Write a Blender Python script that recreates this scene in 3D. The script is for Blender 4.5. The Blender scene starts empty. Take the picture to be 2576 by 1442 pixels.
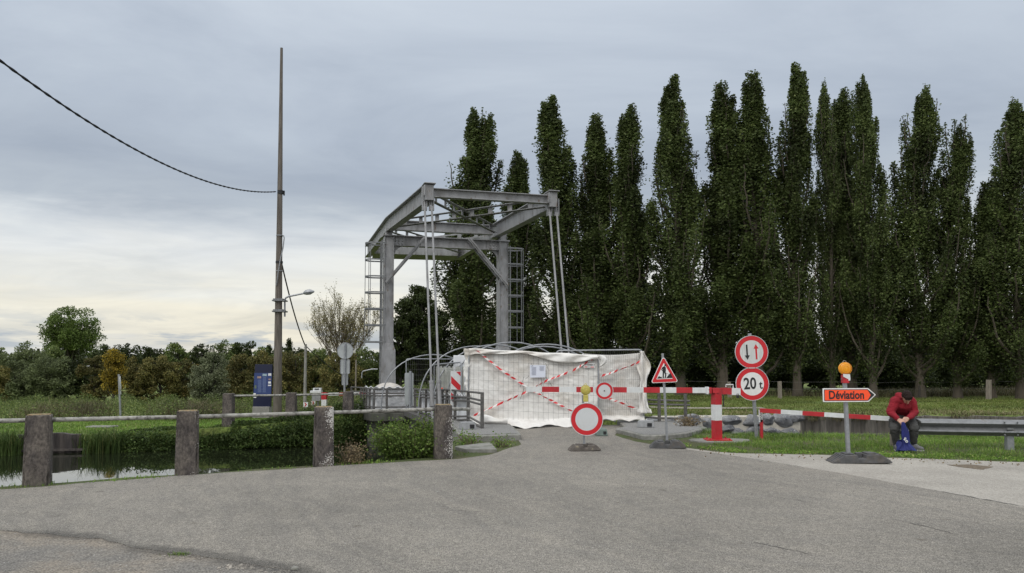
import bpy, bmesh, math, random
import numpy as np
from mathutils import Vector, Matrix
PI = math.pi
R = math.radians
SC = bpy.context.scene
COL = SC.collection

# ------------------------------------------------------------------ camera
FPX, CX, HOR, PITCH, EYE = 1900.0, 1288.0, 918.0, R(3.0), 1.6   # in the units of a 2576-wide picture
PPY = HOR - FPX * math.tan(PITCH)
cam_d = bpy.data.cameras.new('camera')
cam = bpy.data.objects.new('camera', cam_d); COL.objects.link(cam)
cam.location = (0, 0, EYE)
cam.rotation_euler = (R(90) + PITCH, 0, 0)
cam_d.sensor_width = 36.0
cam_d.lens = 36.0 * FPX / 2576.0
cam_d.shift_y = (PPY - 721.0) / 2576.0
cam_d.clip_start, cam_d.clip_end = 0.1, 5000
SC.camera = cam

# ------------------------------------------------------------------ sky, sun, exposure
SUN_EL, SUN_AZ = R(48), R(-150)       # azimuth measured from +Y towards +X
w = bpy.data.worlds.new('World'); SC.world = w; w.use_nodes = True
nt = w.node_tree; nt.nodes.clear()
def wn(t, **k):
    n = nt.nodes.new(t)
    for a, b in k.items(): setattr(n, a, b)
    return n
def wl(a, b): nt.links.new(a, b)
def wmath(op, a, b=None, c=None, clamp=False):
    n = wn('ShaderNodeMath', operation=op, use_clamp=clamp)
    for i, v in enumerate((a, b, c)):
        if v is None: continue
        if isinstance(v, (int, float)): n.inputs[i].default_value = v
        else: wl(v, n.inputs[i])
    return n.outputs[0]
def wramp(fac, stops, interp='LINEAR'):
    n = wn('ShaderNodeValToRGB'); n.color_ramp.interpolation = interp
    cr = n.color_ramp
    while len(cr.elements) < len(stops): cr.elements.new(0.5)
    for e, (p, c) in zip(cr.elements, stops):
        e.position = p; e.color = (*c, 1) if len(c) == 3 else c
    wl(fac, n.inputs[0]); return n.outputs[0]
def wmix(fac, a, b, mode='MIX'):
    n = wn('ShaderNodeMix', data_type='RGBA', blend_type=mode)
    for i, v in ((0, fac), (6, a), (7, b)):
        if isinstance(v, (int, float)): n.inputs[i].default_value = v
        elif isinstance(v, tuple): n.inputs[i].default_value = (*v, 1)
        else: wl(v, n.inputs[i])
    return n.outputs[2]
tc = wn('ShaderNodeTexCoord'); sep = wn('ShaderNodeSeparateXYZ'); wl(tc.outputs['Generated'], sep.inputs[0])
dx, dy, dz = sep.outputs
sky = wn('ShaderNodeTexSky'); sky.sky_type = 'NISHITA'; sky.sun_disc = False
sky.sun_elevation = SUN_EL; sky.sun_rotation = SUN_AZ; sky.air_density = 1.0; sky.dust_density = 2.0
# cloud deck: direction projected on a plane overhead, so the streaks close up towards the horizon
den = wmath('ADD', wmath('MAXIMUM', dz, 0.0), 0.12)
comb = wn('ShaderNodeCombineXYZ')
wl(wmath('DIVIDE', dx, den), comb.inputs[0]); wl(wmath('DIVIDE', dy, den), comb.inputs[1])
def wnoise(scale, detail, rough, vec, dist=0.0, sc=None):
    if sc:
        mp = wn('ShaderNodeMapping'); mp.inputs['Scale'].default_value = sc; wl(vec, mp.inputs[0]); vec = mp.outputs[0]
    n = wn('ShaderNodeTexNoise'); n.inputs['Scale'].default_value = scale; n.inputs['Detail'].default_value = detail
    n.inputs['Roughness'].default_value = rough; n.inputs['Distortion'].default_value = dist
    wl(vec, n.inputs['Vector']); return n.outputs[0]
n1 = wnoise(0.55, 5, 0.55, comb.outputs[0], 0.6, (1, 1.5, 1))
n2 = wnoise(1.15, 7, 0.58, comb.outputs[0], 0.7, (0.8, 1.15, 1))
n3 = wnoise(5.0, 5, 0.6, tc.outputs['Generated'], 0.5, (0.8, 0.8, 5))
n4 = wnoise(9.0, 5, 0.6, tc.outputs['Generated'], 0.3, (0.9, 0.9, 4.5))
el = wmath('ADD', dz, wmath('MULTIPLY', wmath('SUBTRACT', n3, 0.5), 0.07))
el = wmath('ADD', el, wmath('MULTIPLY', wmath('SUBTRACT', n1, 0.5), 0.085))
deck = wramp(wmath('MULTIPLY', el, 2.0, clamp=True), [
    (0.00, (0.70, 0.71, 0.71)), (0.06, (0.84, 0.795, 0.67)), (0.13, (0.91, 0.865, 0.73)), (0.20, (0.83, 0.83, 0.78)), (0.29, (0.80, 0.825, 0.83)),
    (0.345, (0.64, 0.685, 0.73)), (0.395, (0.46, 0.515, 0.585)), (0.47, (0.42, 0.478, 0.562)), (0.60, (0.475, 0.538, 0.628)),
    (0.74, (0.53, 0.595, 0.685)), (0.90, (0.58, 0.645, 0.735)), (1.0, (0.61, 0.67, 0.75))])
# low band is warm around one azimuth only (left of the bridge), bluish white away from it
az = wmath('ARCTAN2', dx, dy)
azd = wmath('ABSOLUTE', wmath('ADD', az, 0.30))
warm = wmath('SUBTRACT', 1.0, wmath('MULTIPLY', azd, 1.7), clamp=True)
low = wmath('SUBTRACT', 1.0, wmath('MULTIPLY', wmath('MAXIMUM', dz, 0.0), 7.0), clamp=True)
coolmask = wmath('MULTIPLY', wmath('SUBTRACT', 1.0, warm), low)
deck = wmix(wmath('MULTIPLY', coolmask, 0.75), deck, (0.70, 0.76, 0.80))
# soft mottling
mot = wramp(n2, [(0.28, (0.84, 0.855, 0.88)), (0.5, (1, 1, 1)), (0.72, (1.14, 1.13, 1.10))])
deck = wmix(1.0, deck, mot, 'MULTIPLY')
# small grey clouds low over the horizon
cm = wramp(n4, [(0.51, (0, 0, 0)), (0.60, (1, 1, 1))])
cband = wmath('SUBTRACT', 1.0, wmath('MULTIPLY', wmath('ABSOLUTE', wmath('SUBTRACT', dz, 0.030)), 26.0), clamp=True)
deck = wmix(wmath('MULTIPLY', wmath('MULTIPLY', cm, cband), 0.85), deck, (0.42, 0.48, 0.55))
# overcast sky is brightest overhead; that part lies above the frame
def wstep(v, a, b):
    n = wn('ShaderNodeMapRange', interpolation_type='SMOOTHSTEP')
    wl(v, n.inputs[0]); n.inputs[1].default_value = a; n.inputs[2].default_value = b
    return n.outputs[0]
up = wstep(dz, 0.44, 0.85)
back = wstep(wmath('MULTIPLY', dy, -1.0), -0.15, 0.6)
SKY_UP, SKY_BACK = 1.35, 0.75
gain = wmath('ADD', 1.0, wmath('MULTIPLY', up, SKY_UP))
gain = wmath('ADD', gain, wmath('MULTIPLY', back, SKY_BACK))
neutral = wmix(wmath('MAXIMUM', up, back), deck, (0.53, 0.545, 0.56))
gn = wn('ShaderNodeVectorMath', operation='SCALE'); wl(neutral, gn.inputs[0]); wl(wmath('MULTIPLY', gain, 10.0), gn.inputs[3])
skymix = wmix(0.96, sky.outputs[0], gn.outputs[0])
bg = wn('ShaderNodeBackground'); bg.inputs[1].default_value = 0.1; wl(skymix, bg.inputs[0])
wo = wn('ShaderNodeOutputWorld'); wl(bg.outputs[0], wo.inputs[0])

sd = bpy.data.lights.new('sun', 'SUN'); sd.energy = 1.0; sd.angle = R(25); sd.color = (1.0, 0.96, 0.9)
sun = bpy.data.objects.new('sun', sd); COL.objects.link(sun)
to_sun = Vector((math.sin(SUN_AZ) * math.cos(SUN_EL), math.cos(SUN_AZ) * math.cos(SUN_EL), math.sin(SUN_EL)))
sun.rotation_euler = to_sun.to_track_quat('Z', 'Y').to_euler()
vs = SC.view_settings
vs.view_transform = 'Standard'; vs.look = 'None'; vs.gamma = 1.0; vs.exposure = 0.0; vs.use_curve_mapping = False
try:
    SC.cycles.use_denoising = True; SC.cycles.denoiser = 'OPENIMAGEDENOISE'
    SC.cycles.max_bounces = 6; SC.cycles.diffuse_bounces = 3; SC.cycles.transparent_max_bounces = 8
    SC.cycles.caustics_reflective = False; SC.cycles.caustics_refractive = False
except Exception: pass

# ------------------------------------------------------------------ pixel -> world
def P(x, y, Y):
    u, v = (x - CX) / FPX, (PPY - y) / FPX
    d = Vector((u, math.cos(PITCH) - v * math.sin(PITCH), math.sin(PITCH) + v * math.cos(PITCH)))
    return Vector((0, 0, EYE)) + d * (Y / d.y)
def G(x, y, z=0.0):
    u, v = (x - CX) / FPX, (PPY - y) / FPX
    d = Vector((u, math.cos(PITCH) - v * math.sin(PITCH), math.sin(PITCH) + v * math.cos(PITCH)))
    return Vector((0, 0, EYE)) + d * ((z - EYE) / d.z)
def mpp(Y): return Y / FPX      # metres per picture unit at distance Y

# ------------------------------------------------------------------ object helpers
def thing(name, label, cat, loc=(0, 0, 0), rot=(0, 0, 0), group=None):
    o = bpy.data.objects.new(name, None); COL.objects.link(o)
    o.empty_display_size = 0.2
    o.location = loc
    o.rotation_euler = rot if isinstance(rot, (tuple, list)) else (0, 0, rot)
    o['label'] = label; o['category'] = cat
    if group: o['group'] = group
    return o
def tag(o, label=None, cat=None, group=None, kind=None):
    if label: o['label'] = label
    if cat: o['category'] = cat
    if group: o['group'] = group
    if kind: o['kind'] = kind
    return o
def copy_tree(o, parent=None):
    c = o.copy(); COL.objects.link(c); c.parent = parent
    for ch in list(o.children): copy_tree(ch, c)
    return c

class MB:
    """collects shapes; build() links them as ONE mesh object"""
    def __init__(s): s.v = []; s.f = []; s.m = []
    def add(s, vs, fs, m=0):
        b = len(s.v); s.v.extend([tuple(p) for p in vs])
        for f in fs: s.f.append(tuple(i + b for i in f)); s.m.append(m)
        return s
    def box(s, c, d, rot=None, m=0, taper=(1, 1)):
        x, y, z = d[0] / 2, d[1] / 2, d[2] / 2
        tx, ty = taper
        vs = [Vector(p) for p in ((-x, -y, -z), (x, -y, -z), (x, y, -z), (-x, y, -z), (-x * tx, -y * ty, z), (x * tx, -y * ty, z), (x * tx, y * ty, z), (-x * tx, y * ty, z))]
        if rot is not None: vs = [rot @ p for p in vs]
        c = Vector(c)
        return s.add([p + c for p in vs], [(0, 3, 2, 1), (4, 5, 6, 7), (0, 1, 5, 4), (1, 2, 6, 5), (2, 3, 7, 6), (3, 0, 4, 7)], m)
    def bar(s, a, b, wd, hd, up=(0, 0, 1), m=0):
        """rectangular bar from a to b, wd across, hd along 'up'"""
        a, b = Vector(a), Vector(b); d = b - a; L = d.length
        if L < 1e-6: return s
        d /= L; u = Vector(up)
        if abs(d.dot(u)) > 0.99: u = Vector((0, 1, 0)) if abs(d.y) < 0.9 else Vector((1, 0, 0))
        x = d.cross(u).normalized(); z = x.cross(d).normalized()
        rot = Matrix((x, d, z)).transposed()
        return s.box((a + b) / 2, (wd, L, hd), rot, m)
    def tube(s, pts, r, n=8, m=0, caps=True):
        pts = [Vector(p) for p in pts]; k = len(pts)
        rs = r if isinstance(r, (list, tuple)) else [r] * k
        T = []
        for i in range(k):
            a = pts[max(i - 1, 0)]; b = pts[min(i + 1, k - 1)]
            t = (b - a); T.append(t.normalized() if t.length > 1e-9 else Vector((0, 0, 1)))
        ref = Vector((0, 0, 1)) if abs(T[0].z) < 0.9 else Vector((1, 0, 0))
        nx = T[0].cross(ref).normalized()
        vs = []; fs = []
        for i in range(k):
            nx = (nx - T[i] * nx.dot(T[i])); nx = nx.normalized() if nx.length > 1e-9 else T[i].orthogonal().normalized()
            ny = T[i].cross(nx)
            for j in range(n):
                a = 2 * PI * j / n
                vs.append(pts[i] + (nx * math.cos(a) + ny * math.sin(a)) * rs[i])
        for i in range(k - 1):
            for j in range(n):
                j2 = (j + 1) % n
                fs.append((i * n + j, i * n + j2, (i + 1) * n + j2, (i + 1) * n + j))
        if caps: fs.append(tuple(range(n - 1, -1, -1))); fs.append(tuple((k - 1) * n + j for j in range(n)))
        return s.add(vs, fs, m)
    def prism(s, poly, y0, y1, m=0, M=None):
        """poly in local x,z; extruded from y0 to y1 (front is y0)"""
        n = len(poly)
        vs = [Vector((p[0], y0, p[1])) for p in poly] + [Vector((p[0], y1, p[1])) for p in poly]
        if M is not None: vs = [M @ p for p in vs]
        fs = [tuple(range(n)), tuple(range(2 * n - 1, n - 1, -1))]
        for i in range(n):
            j = (i + 1) % n; fs.append((i, i + n, j + n, j))
        return s.add(vs, fs, m)
    def slab(s, poly, z0, z1, m=0):
        """poly in x,y (counter clockwise); extruded z0..z1"""
        n = len(poly)
        vs = [(p[0], p[1], z0) for p in poly] + [(p[0], p[1], z1) for p in poly]
        fs = [tuple(range(n - 1, -1, -1)), tuple(range(n, 2 * n))]
        for i in range(n):
            j = (i + 1) % n; fs.append((i, j, j + n, i + n))
        return s.add(vs, fs, m)
    def lathe(s, prof, n=16, c=(0, 0, 0), m=0, M=None):
        vs = []; fs = []; k = len(prof)
        for (r, z) in prof:
            for j in range(n):
                a = 2 * PI * j / n; p = Vector((r * math.cos(a), r * math.sin(a), z))
                if M is not None: p = M @ p
                vs.append(p + Vector(c))
        for i in range(k - 1):
            for j in range(n):
                j2 = (j + 1) % n; fs.append((i * n + j, i * n + j2, (i + 1) * n + j2, (i + 1) * n + j))
        fs.append(tuple(range(n - 1, -1, -1))); fs.append(tuple((k - 1) * n + j for j in range(n)))
        return s.add(vs, fs, m)
    def ball(s, c, r, n=10, m=0, M=None):
        rr = (r, r, r) if isinstance(r, (int, float)) else r
        vs = []; fs = []; k = n // 2 + 1
        for i in range(k + 1):
            t = PI * i / k
            for j in range(n):
                a = 2 * PI * j / n
                p = Vector((rr[0] * math.sin(t) * math.cos(a), rr[1] * math.sin(t) * math.sin(a), rr[2] * math.cos(t)))
                if M is not None: p = M @ p
                vs.append(p + Vector(c))
        for i in range(k):
            for j in range(n):
                j2 = (j + 1) % n; fs.append((i * n + j, (i + 1) * n + j, (i + 1) * n + j2, i * n + j2))
        return s.add(vs, fs, m)
    def ibeam(s, a, b, depth, width, tf=0.03, tw=0.02, up=(0, 0, 1), m=0):
        a, b = Vector(a), Vector(b); d = (b - a).normalized(); u = Vector(up)
        x = d.cross(u).normalized(); z = x.cross(d).normalized()
        o = z * (depth / 2 - tf / 2)
        s.bar(a + o, b + o, width, tf, up, m); s.bar(a - o, b - o, width, tf, up, m)
        s.bar(a, b, tw, depth - 2 * tf, up, m)
        return s
    def build(s, name, mats, parent=None, smooth=False, bevel=0.0, loc=None, seg=1):
        me = bpy.data.meshes.new(name)
        me.from_pydata(s.v, [], s.f); 
        ml = mats if isinstance(mats, (list, tuple)) else [mats]
        for mm in ml: me.materials.append(mm)
        if len(ml) > 1: me.polygons.foreach_set('material_index', s.m)
        me.update()
        bm = bmesh.new(); bm.from_mesh(me)
        bmesh.ops.remove_doubles(bm, verts=bm.verts, dist=1e-5)
        if bevel > 0:
            es = [e for e in bm.edges if len(e.link_faces) == 2 and e.calc_face_angle(0) > 0.5]
            bmesh.ops.bevel(bm, geom=es, offset=bevel, segments=seg, affect='EDGES', clamp_overlap=True)
        bmesh.ops.recalc_face_normals(bm, faces=bm.faces)
        bm.to_mesh(me); bm.free()
        if smooth:
            me.polygons.foreach_set('use_smooth', [True] * len(me.polygons))
            try: me.set_sharp_from_angle(angle=R(40))
            except Exception: pass
        o = bpy.data.objects.new(name, me); COL.objects.link(o)
        if parent is not None: o.parent = parent
        if loc is not None: o.location = loc
        return o
def circ(r, n=40, cx=0, cz=0): return [(cx + r * math.cos(2 * PI * i / n), cz + r * math.sin(2 * PI * i / n)) for i in range(n)]
def rrect(wd, ht, r, cx=0, cz=0, n=5):
    pts = []
    for (sx, sz, a0) in ((1, 1, 0), (-1, 1, 90), (-1, -1, 180), (1, -1, 270)):
        for i in range(n + 1):
            a = R(a0 + 90 * i / n)
            pts.append((cx + sx * (wd / 2 - r) + r * math.cos(a), cz + sz * (ht / 2 - r) + r * math.sin(a)))
    return pts
def rtri(pts, r, n=5):
    """polygon with rounded corners"""
    out = []; k = len(pts)
    for i in range(k):
        p = Vector(pts[i]); a = (Vector(pts[i - 1]) - p).normalized(); b = (Vector(pts[(i + 1) % k]) - p).normalized()
        ang = a.angle(b); L = r / math.tan(ang / 2)
        p0 = p + a * L; p1 = p + b * L; c = p + (a + b).normalized() * (r / math.sin(ang / 2))
        v0 = p0 - c; v1 = p1 - c; t = v0.angle(v1); sg = 1 if v0.cross(v1) > 0 else -1
        for j in range(n + 1):
            q = Matrix.Rotation(sg * t * j / n, 2) @ v0; out.append((c.x + q.x, c.y + q.y))
    return out
def text_mesh(body, size, M, depth=0.002, name='lettering', mat=None, parent=None, sx=1.0, bold=0.0):
    cu = bpy.data.curves.new('txt', 'FONT'); cu.body = body; cu.size = size; cu.extrude = depth / 2
    cu.align_x = 'CENTER'; cu.align_y = 'CENTER'; cu.offset = bold; cu.resolution_u = 3
    t = bpy.data.objects.new('txt', cu); COL.objects.link(t)
    dg = bpy.context.evaluated_depsgraph_get(); dg.update()
    me = bpy.data.meshes.new_from_object(t.evaluated_get(dg))
    bpy.data.objects.remove(t); bpy.data.curves.remove(cu)
    me.name = name
    # text lies in x,y facing +z -> stand it up facing -y
    me.transform(M @ Matrix(((sx, 0, 0, 0), (0, 0, -1, 0), (0, 1, 0, 0), (0, 0, 0, 1))))
    me.materials.clear(); me.materials.append(mat)
    o = bpy.data.objects.new(name, me); COL.objects.link(o); o.parent = parent
    return o
def quads_mesh(name, V, mat, k=4, smooth=False):
    """V: (N,k,3) array of separate polygons"""
    N = V.shape[0]; me = bpy.data.meshes.new(name)
    me.vertices.add(N * k); me.vertices.foreach_set('co', V.reshape(-1).astype(np.float32))
    me.loops.add(N * k); me.loops.foreach_set('vertex_index', np.arange(N * k, dtype=np.int32))
    me.polygons.add(N); me.polygons.foreach_set('loop_start', (np.arange(N) * k).astype(np.int32))
    me.polygons.foreach_set('loop_total', np.full(N, k, dtype=np.int32))
    me.update(calc_edges=True); me.materials.append(mat)
    return me
def mobj(name, me, parent=None):
    o = bpy.data.objects.new(name, me); COL.objects.link(o)
    if parent is not None: o.parent = parent
    return o

# ------------------------------------------------------------------ materials
MATS = {}
def sock(b, *names):
    for n in names:
        if n in b.inputs: return b.inputs[n]
def mat(name, col, rough=0.7, metal=0.0, var=0.0, vscale=8.0, col2=None, c2lo=0.45, c2hi=0.65, c2scale=4.0, bump=0.0, bscale=40.0,
        stretch=None, spec=None, spots=None, spotscale=25.0, spotlo=0.62, spothi=0.68, detail=6, coord='Object'):
    if name in MATS: return MATS[name]
    m = bpy.data.materials.new(name); m.use_nodes = True; t = m.node_tree
    b = t.nodes['Principled BSDF']; L = t.links.new
    b.inputs['Base Color'].default_value = (*col, 1); b.inputs['Roughness'].default_value = rough; b.inputs['Metallic'].default_value = metal
    if spec is not None: sock(b, 'Specular IOR Level', 'Specular').default_value = spec
    tcn = t.nodes.new('ShaderNodeTexCoord'); vec = tcn.outputs[coord]
    if stretch:
        mp = t.nodes.new('ShaderNodeMapping'); mp.inputs['Scale'].default_value = stretch; L(vec, mp.inputs[0]); vec = mp.outputs[0]
    def noise(sc, d=detail, rg=0.6):
        n = t.nodes.new('ShaderNodeTexNoise'); n.inputs['Scale'].default_value = sc; n.inputs['Detail'].default_value = d
        n.inputs['Roughness'].default_value = rg; L(vec, n.inputs['Vector']); return n.outputs[0]
    def ramp(f, a, bb, ca=(0, 0, 0), cb=(1, 1, 1)):
        r = t.nodes.new('ShaderNodeValToRGB'); r.color_ramp.elements[0].position = a; r.color_ramp.elements[1].position = bb
        r.color_ramp.elements[0].color = (*ca, 1); r.color_ramp.elements[1].color = (*cb, 1); L(f, r.inputs[0]); return r.outputs[0]
    def mix(f, a, c, mode='MIX'):
        n = t.nodes.new('ShaderNodeMix'); n.data_type = 'RGBA'; n.blend_type = mode
        for i, v in ((0, f), (6, a), (7, c)):
            if isinstance(v, (int, float)): n.inputs[i].default_value = v
            elif isinstance(v, tuple): n.inputs[i].default_value = (*v, 1)
            else: L(v, n.inputs[i])
        return n.outputs[2]
    c = col
    if col2 is not None: c = mix(ramp(noise(c2scale), c2lo, c2hi), c, col2)
    if var > 0: c = mix(1.0, c, ramp(noise(vscale), 0.3, 0.7, (1 - var,) * 3, (1 + var,) * 3), 'MULTIPLY')
    if spots is not None: c = mix(ramp(noise(spotscale, 3), spotlo, spothi), c, spots)
    if not isinstance(c, tuple): L(c, b.inputs['Base Color'])
    if bump > 0:
        bn = t.nodes.new('ShaderNodeBump'); bn.inputs['Strength'].default_value = bump; bn.inputs['Distance'].default_value = 0.02
        L(noise(bscale, 4), bn.inputs['Height']); L(bn.outputs[0], b.inputs['Normal'])
    MATS[name] = m
    return m
def leafmat(name, a, b, c=None, trans=0.25, rough=0.55, patch=0.5, pscale=0.6):
    """leaf: colour varies leaf by leaf and in patches"""
    if name in MATS: return MATS[name]
    m = bpy.data.materials.new(name); m.use_nodes = True; t = m.node_tree; L = t.links.new
    pb = t.nodes['Principled BSDF']; out = t.nodes['Material Output']
    g = t.nodes.new('ShaderNodeNewGeometry'); r = t.nodes.new('ShaderNodeValToRGB')
    els = r.color_ramp.elements
    els[0].color = (*a, 1); els[1].color = (*b, 1); els[1].position = 0.8 if c else 1.0
    if c: e = els.new(1.0); e.color = (*c, 1)
    L(g.outputs['Random Per Island'], r.inputs[0])
    tcn = t.nodes.new('ShaderNodeTexCoord'); n = t.nodes.new('ShaderNodeTexNoise'); n.inputs['Scale'].default_value = pscale; n.inputs['Detail'].default_value = 3
    L(tcn.outputs['Object'], n.inputs['Vector'])
    r2 = t.nodes.new('ShaderNodeValToRGB'); r2.color_ramp.elements[0].position = 0.35; r2.color_ramp.elements[1].position = 0.65
    r2.color_ramp.elements[0].color = (1 - patch,) * 3 + (1,); r2.color_ramp.elements[1].color = (1 + patch, 1 + patch, 1 + patch * 0.8, 1)
    L(n.outputs[0], r2.inputs[0])
    mx = t.nodes.new('ShaderNodeMix'); mx.data_type = 'RGBA'; mx.blend_type = 'MULTIPLY'; mx.inputs[0].default_value = 1.0
    L(r.outputs[0], mx.inputs[6]); L(r2.outputs[0], mx.inputs[7])
    L(mx.outputs[2], pb.inputs['Base Color']); pb.inputs['Roughness'].default_value = rough
    sock(pb, 'Specular IOR Level', 'Specular').default_value = 0.18
    tr = t.nodes.new('ShaderNodeBsdfTranslucent'); L(mx.outputs[2], tr.inputs[0])
    ms = t.nodes.new('ShaderNodeMixShader'); ms.inputs[0].default_value = trans
    L(pb.outputs[0], ms.inputs[1]); L(tr.outputs[0], ms.inputs[2]); L(ms.outputs[0], out.inputs[0])
    MATS[name] = m
    return m

M_STEEL = mat('weathered_grey_paint', (0.275, 0.275, 0.28), 0.55, 0.0, var=0.22, vscale=5.0, col2=(0.15, 0.142, 0.135), c2lo=0.50, c2hi=0.76, c2scale=3.4, spots=(0.13, 0.085, 0.055), spotscale=7, spotlo=0.63, spothi=0.72, bump=0.15, bscale=60, stretch=(1, 1, 0.4))
M_GALV = mat('galvanised_steel', (0.30, 0.31, 0.325), 0.45, 0.45, var=0.18, vscale=14, bump=0.05)
M_DGALV = mat('dull_galvanised', (0.20, 0.205, 0.21), 0.5, 0.4, var=0.25, vscale=9, col2=(0.1, 0.085, 0.07), c2lo=0.6, c2hi=0.75, c2scale=9)
M_RAIL = mat('old_iron_railing', (0.105, 0.10, 0.095), 0.7, 0.1, var=0.35, vscale=18, col2=(0.15, 0.135, 0.12), c2scale=14, c2lo=0.55, c2hi=0.7)
M_PIPE = mat('lichen_covered_pipe', (0.33, 0.32, 0.29), 0.75, 0.0, var=0.35, vscale=22, col2=(0.10, 0.095, 0.085), c2lo=0.52, c2hi=0.62, c2scale=11, bump=0.3, bscale=60)
def post_material(name, side=0.0):
    m = mat(name, (0.13, 0.112, 0.096), 0.95, var=0.55, vscale=26, col2=(0.062, 0.053, 0.05), c2lo=0.40, c2hi=0.62, c2scale=3.5, bump=0.9, bscale=46, stretch=(1.3, 1.3, 0.75),
            detail=8)
    return m
M_POST = [post_material('old_concrete_%s' % n, s) for n, s in (('plain', -0.03), ('flecked', 0.0), ('peeling', 0.02), ('whitewashed', 0.055))]
def flecks(m, scale=9.0, lo=0.56, hi=0.6, right=0.0, half=0.18, col=(0.56, 0.54, 0.51)):
    """patches of peeling whitewash, heavier towards one edge of the post"""
    t = m.node_tree; L = t.links.new; b = t.nodes['Principled BSDF']; src = b.inputs['Base Color'].links[0].from_socket
    tcn = t.nodes.new('ShaderNodeTexCoord'); g = t.nodes.new('ShaderNodeTexNoise'); g.inputs['Scale'].default_value = scale * 6.0; g.inputs['Detail'].default_value = 5; L(tcn.outputs['Object'], g.inputs['Vector'])
    g2_ = t.nodes.new('ShaderNodeTexNoise'); g2_.inputs['Scale'].default_value = scale * 0.32; g2_.inputs['Detail'].default_value = 3; L(tcn.outputs['Object'], g2_.inputs['Vector'])
    sx = t.nodes.new('ShaderNodeSeparateXYZ'); L(tcn.outputs['Generated'], sx.inputs[0])
    ma = t.nodes.new('ShaderNodeMath'); ma.operation = 'MULTIPLY_ADD'; L(sx.outputs[0], ma.inputs[0]); ma.inputs[1].default_value = right; ma.inputs[2].default_value = -0.5 * right
    mb = t.nodes.new('ShaderNodeMath'); mb.operation = 'MULTIPLY_ADD'; L(g2_.outputs[0], mb.inputs[0]); mb.inputs[1].default_value = 0.55; L(ma.outputs[0], mb.inputs[2])
    mc = t.nodes.new('ShaderNodeMath'); mc.operation = 'MULTIPLY_ADD'; L(g.outputs[0], mc.inputs[0]); mc.inputs[1].default_value = 0.55; L(mb.outputs[0], mc.inputs[2])
    r = t.nodes.new('ShaderNodeValToRGB'); r.color_ramp.elements[0].position = lo; r.color_ramp.elements[1].position = hi; L(mc.outputs[0], r.inputs[0])
    mx = t.nodes.new('ShaderNodeMix'); mx.data_type = 'RGBA'; L(r.outputs[0], mx.inputs[0]); L(src, mx.inputs[6]); mx.inputs[7].default_value = (*col, 1); L(mx.outputs[2], b.inputs['Base Color'])
for _m, _lo, _r in zip(M_POST, (0.715, 0.725, 0.705, 0.68), (0.10, 0.14, 0.24, 0.26)): flecks(_m, 9.0, _lo, _lo + 0.02, _r)
M_MOSS = mat('lichen_top', (0.24, 0.20, 0.12), 0.95, var=0.5, vscale=30, col2=(0.28, 0.16, 0.06), c2scale=18, bump=0.6, bscale=80)
M_CONC = mat('grey_concrete', (0.27, 0.26, 0.24), 0.9, var=0.25, vscale=5, col2=(0.16, 0.155, 0.135), c2scale=3, c2lo=0.5, c2hi=0.75, bump=0.35, bscale=70)
M_DCONC = mat('damp_concrete', (0.10, 0.10, 0.085), 0.9, var=0.4, vscale=4, col2=(0.045, 0.052, 0.03), c2scale=2.5, c2lo=0.45, c2hi=0.65, bump=0.35, bscale=50, stretch=(1, 1, 0.35))
M_KERB = mat('kerb_concrete', (0.23, 0.225, 0.205), 0.92, var=0.3, vscale=9, col2=(0.12, 0.125, 0.09), c2scale=3, c2lo=0.5, c2hi=0.7, bump=0.4, bscale=80)
M_GRIT = mat('grit', (0.25, 0.245, 0.235), 0.95, var=0.5, vscale=90, bump=0.9, bscale=160)
M_POLE = mat('weathered_pole', (0.155, 0.135, 0.115), 0.9, var=0.3, vscale=3, col2=(0.085, 0.072, 0.06), c2scale=2.5, c2lo=0.45, c2hi=0.7, stretch=(6, 6, 0.5), bump=0.3)
M_WOOD = mat('grey_wood', (0.22, 0.19, 0.155), 0.9, var=0.35, vscale=6, stretch=(5, 5, 0.6), bump=0.4)
M_RED = mat('sign_red', (0.54, 0.012, 0.02), 0.45, var=0.06, vscale=5)
M_RED2 = mat('paint_red', (0.44, 0.018, 0.026), 0.5, var=0.16, vscale=7, spots=(0.30, 0.06, 0.05), spotscale=16, spotlo=0.62, spothi=0.7)
M_WHITE = mat('sign_white', (0.74, 0.74, 0.73), 0.5, var=0.09, vscale=5, col2=(0.60, 0.59, 0.56), c2scale=4, c2lo=0.5, c2hi=0.8)
M_WHITE2 = mat('paint_white', (0.66, 0.67, 0.67), 0.5, var=0.1, vscale=9, col2=(0.5, 0.49, 0.45), c2scale=5, c2lo=0.6, c2hi=0.8)
M_SGREY = mat('sign_grey_white', (0.58, 0.60, 0.61), 0.55, var=0.08, vscale=5, col2=(0.49, 0.495, 0.49), c2scale=3, c2lo=0.45, c2hi=0.75)
M_DIRTYW = mat('streaked_sign_white', (0.60, 0.61, 0.60), 0.55, var=0.1, vscale=7, stretch=(3, 3, 0.5), col2=(0.48, 0.5, 0.48), c2scale=6)
M_BLACK = mat('sign_black', (0.014, 0.014, 0.016), 0.5)
M_ORANGE = mat('fluorescent_orange', (0.95, 0.085, 0.02), 0.5)
M_RUBBER = mat('recycled_rubber', (0.085, 0.085, 0.087), 0.8, var=0.3, vscale=12, col2=(0.10, 0.085, 0.07), c2scale=5, c2lo=0.5, c2hi=0.7, bump=0.3)
M_RUBBER2 = mat('dusty_rubber', (0.115, 0.1, 0.088), 0.85, var=0.35, vscale=10, spots=(0.32, 0.28, 0.2), spotscale=9, spotlo=0.63, spothi=0.7, bump=0.3)
M_AMBER = mat('amber_lens', (0.80, 0.33, 0.012), 0.2, bump=0.2, bscale=60)
M_YELLOW = mat('yellow_lens', (0.50, 0.43, 0.10), 0.22, var=0.2, vscale=30, bump=0.2, bscale=60)
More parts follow.
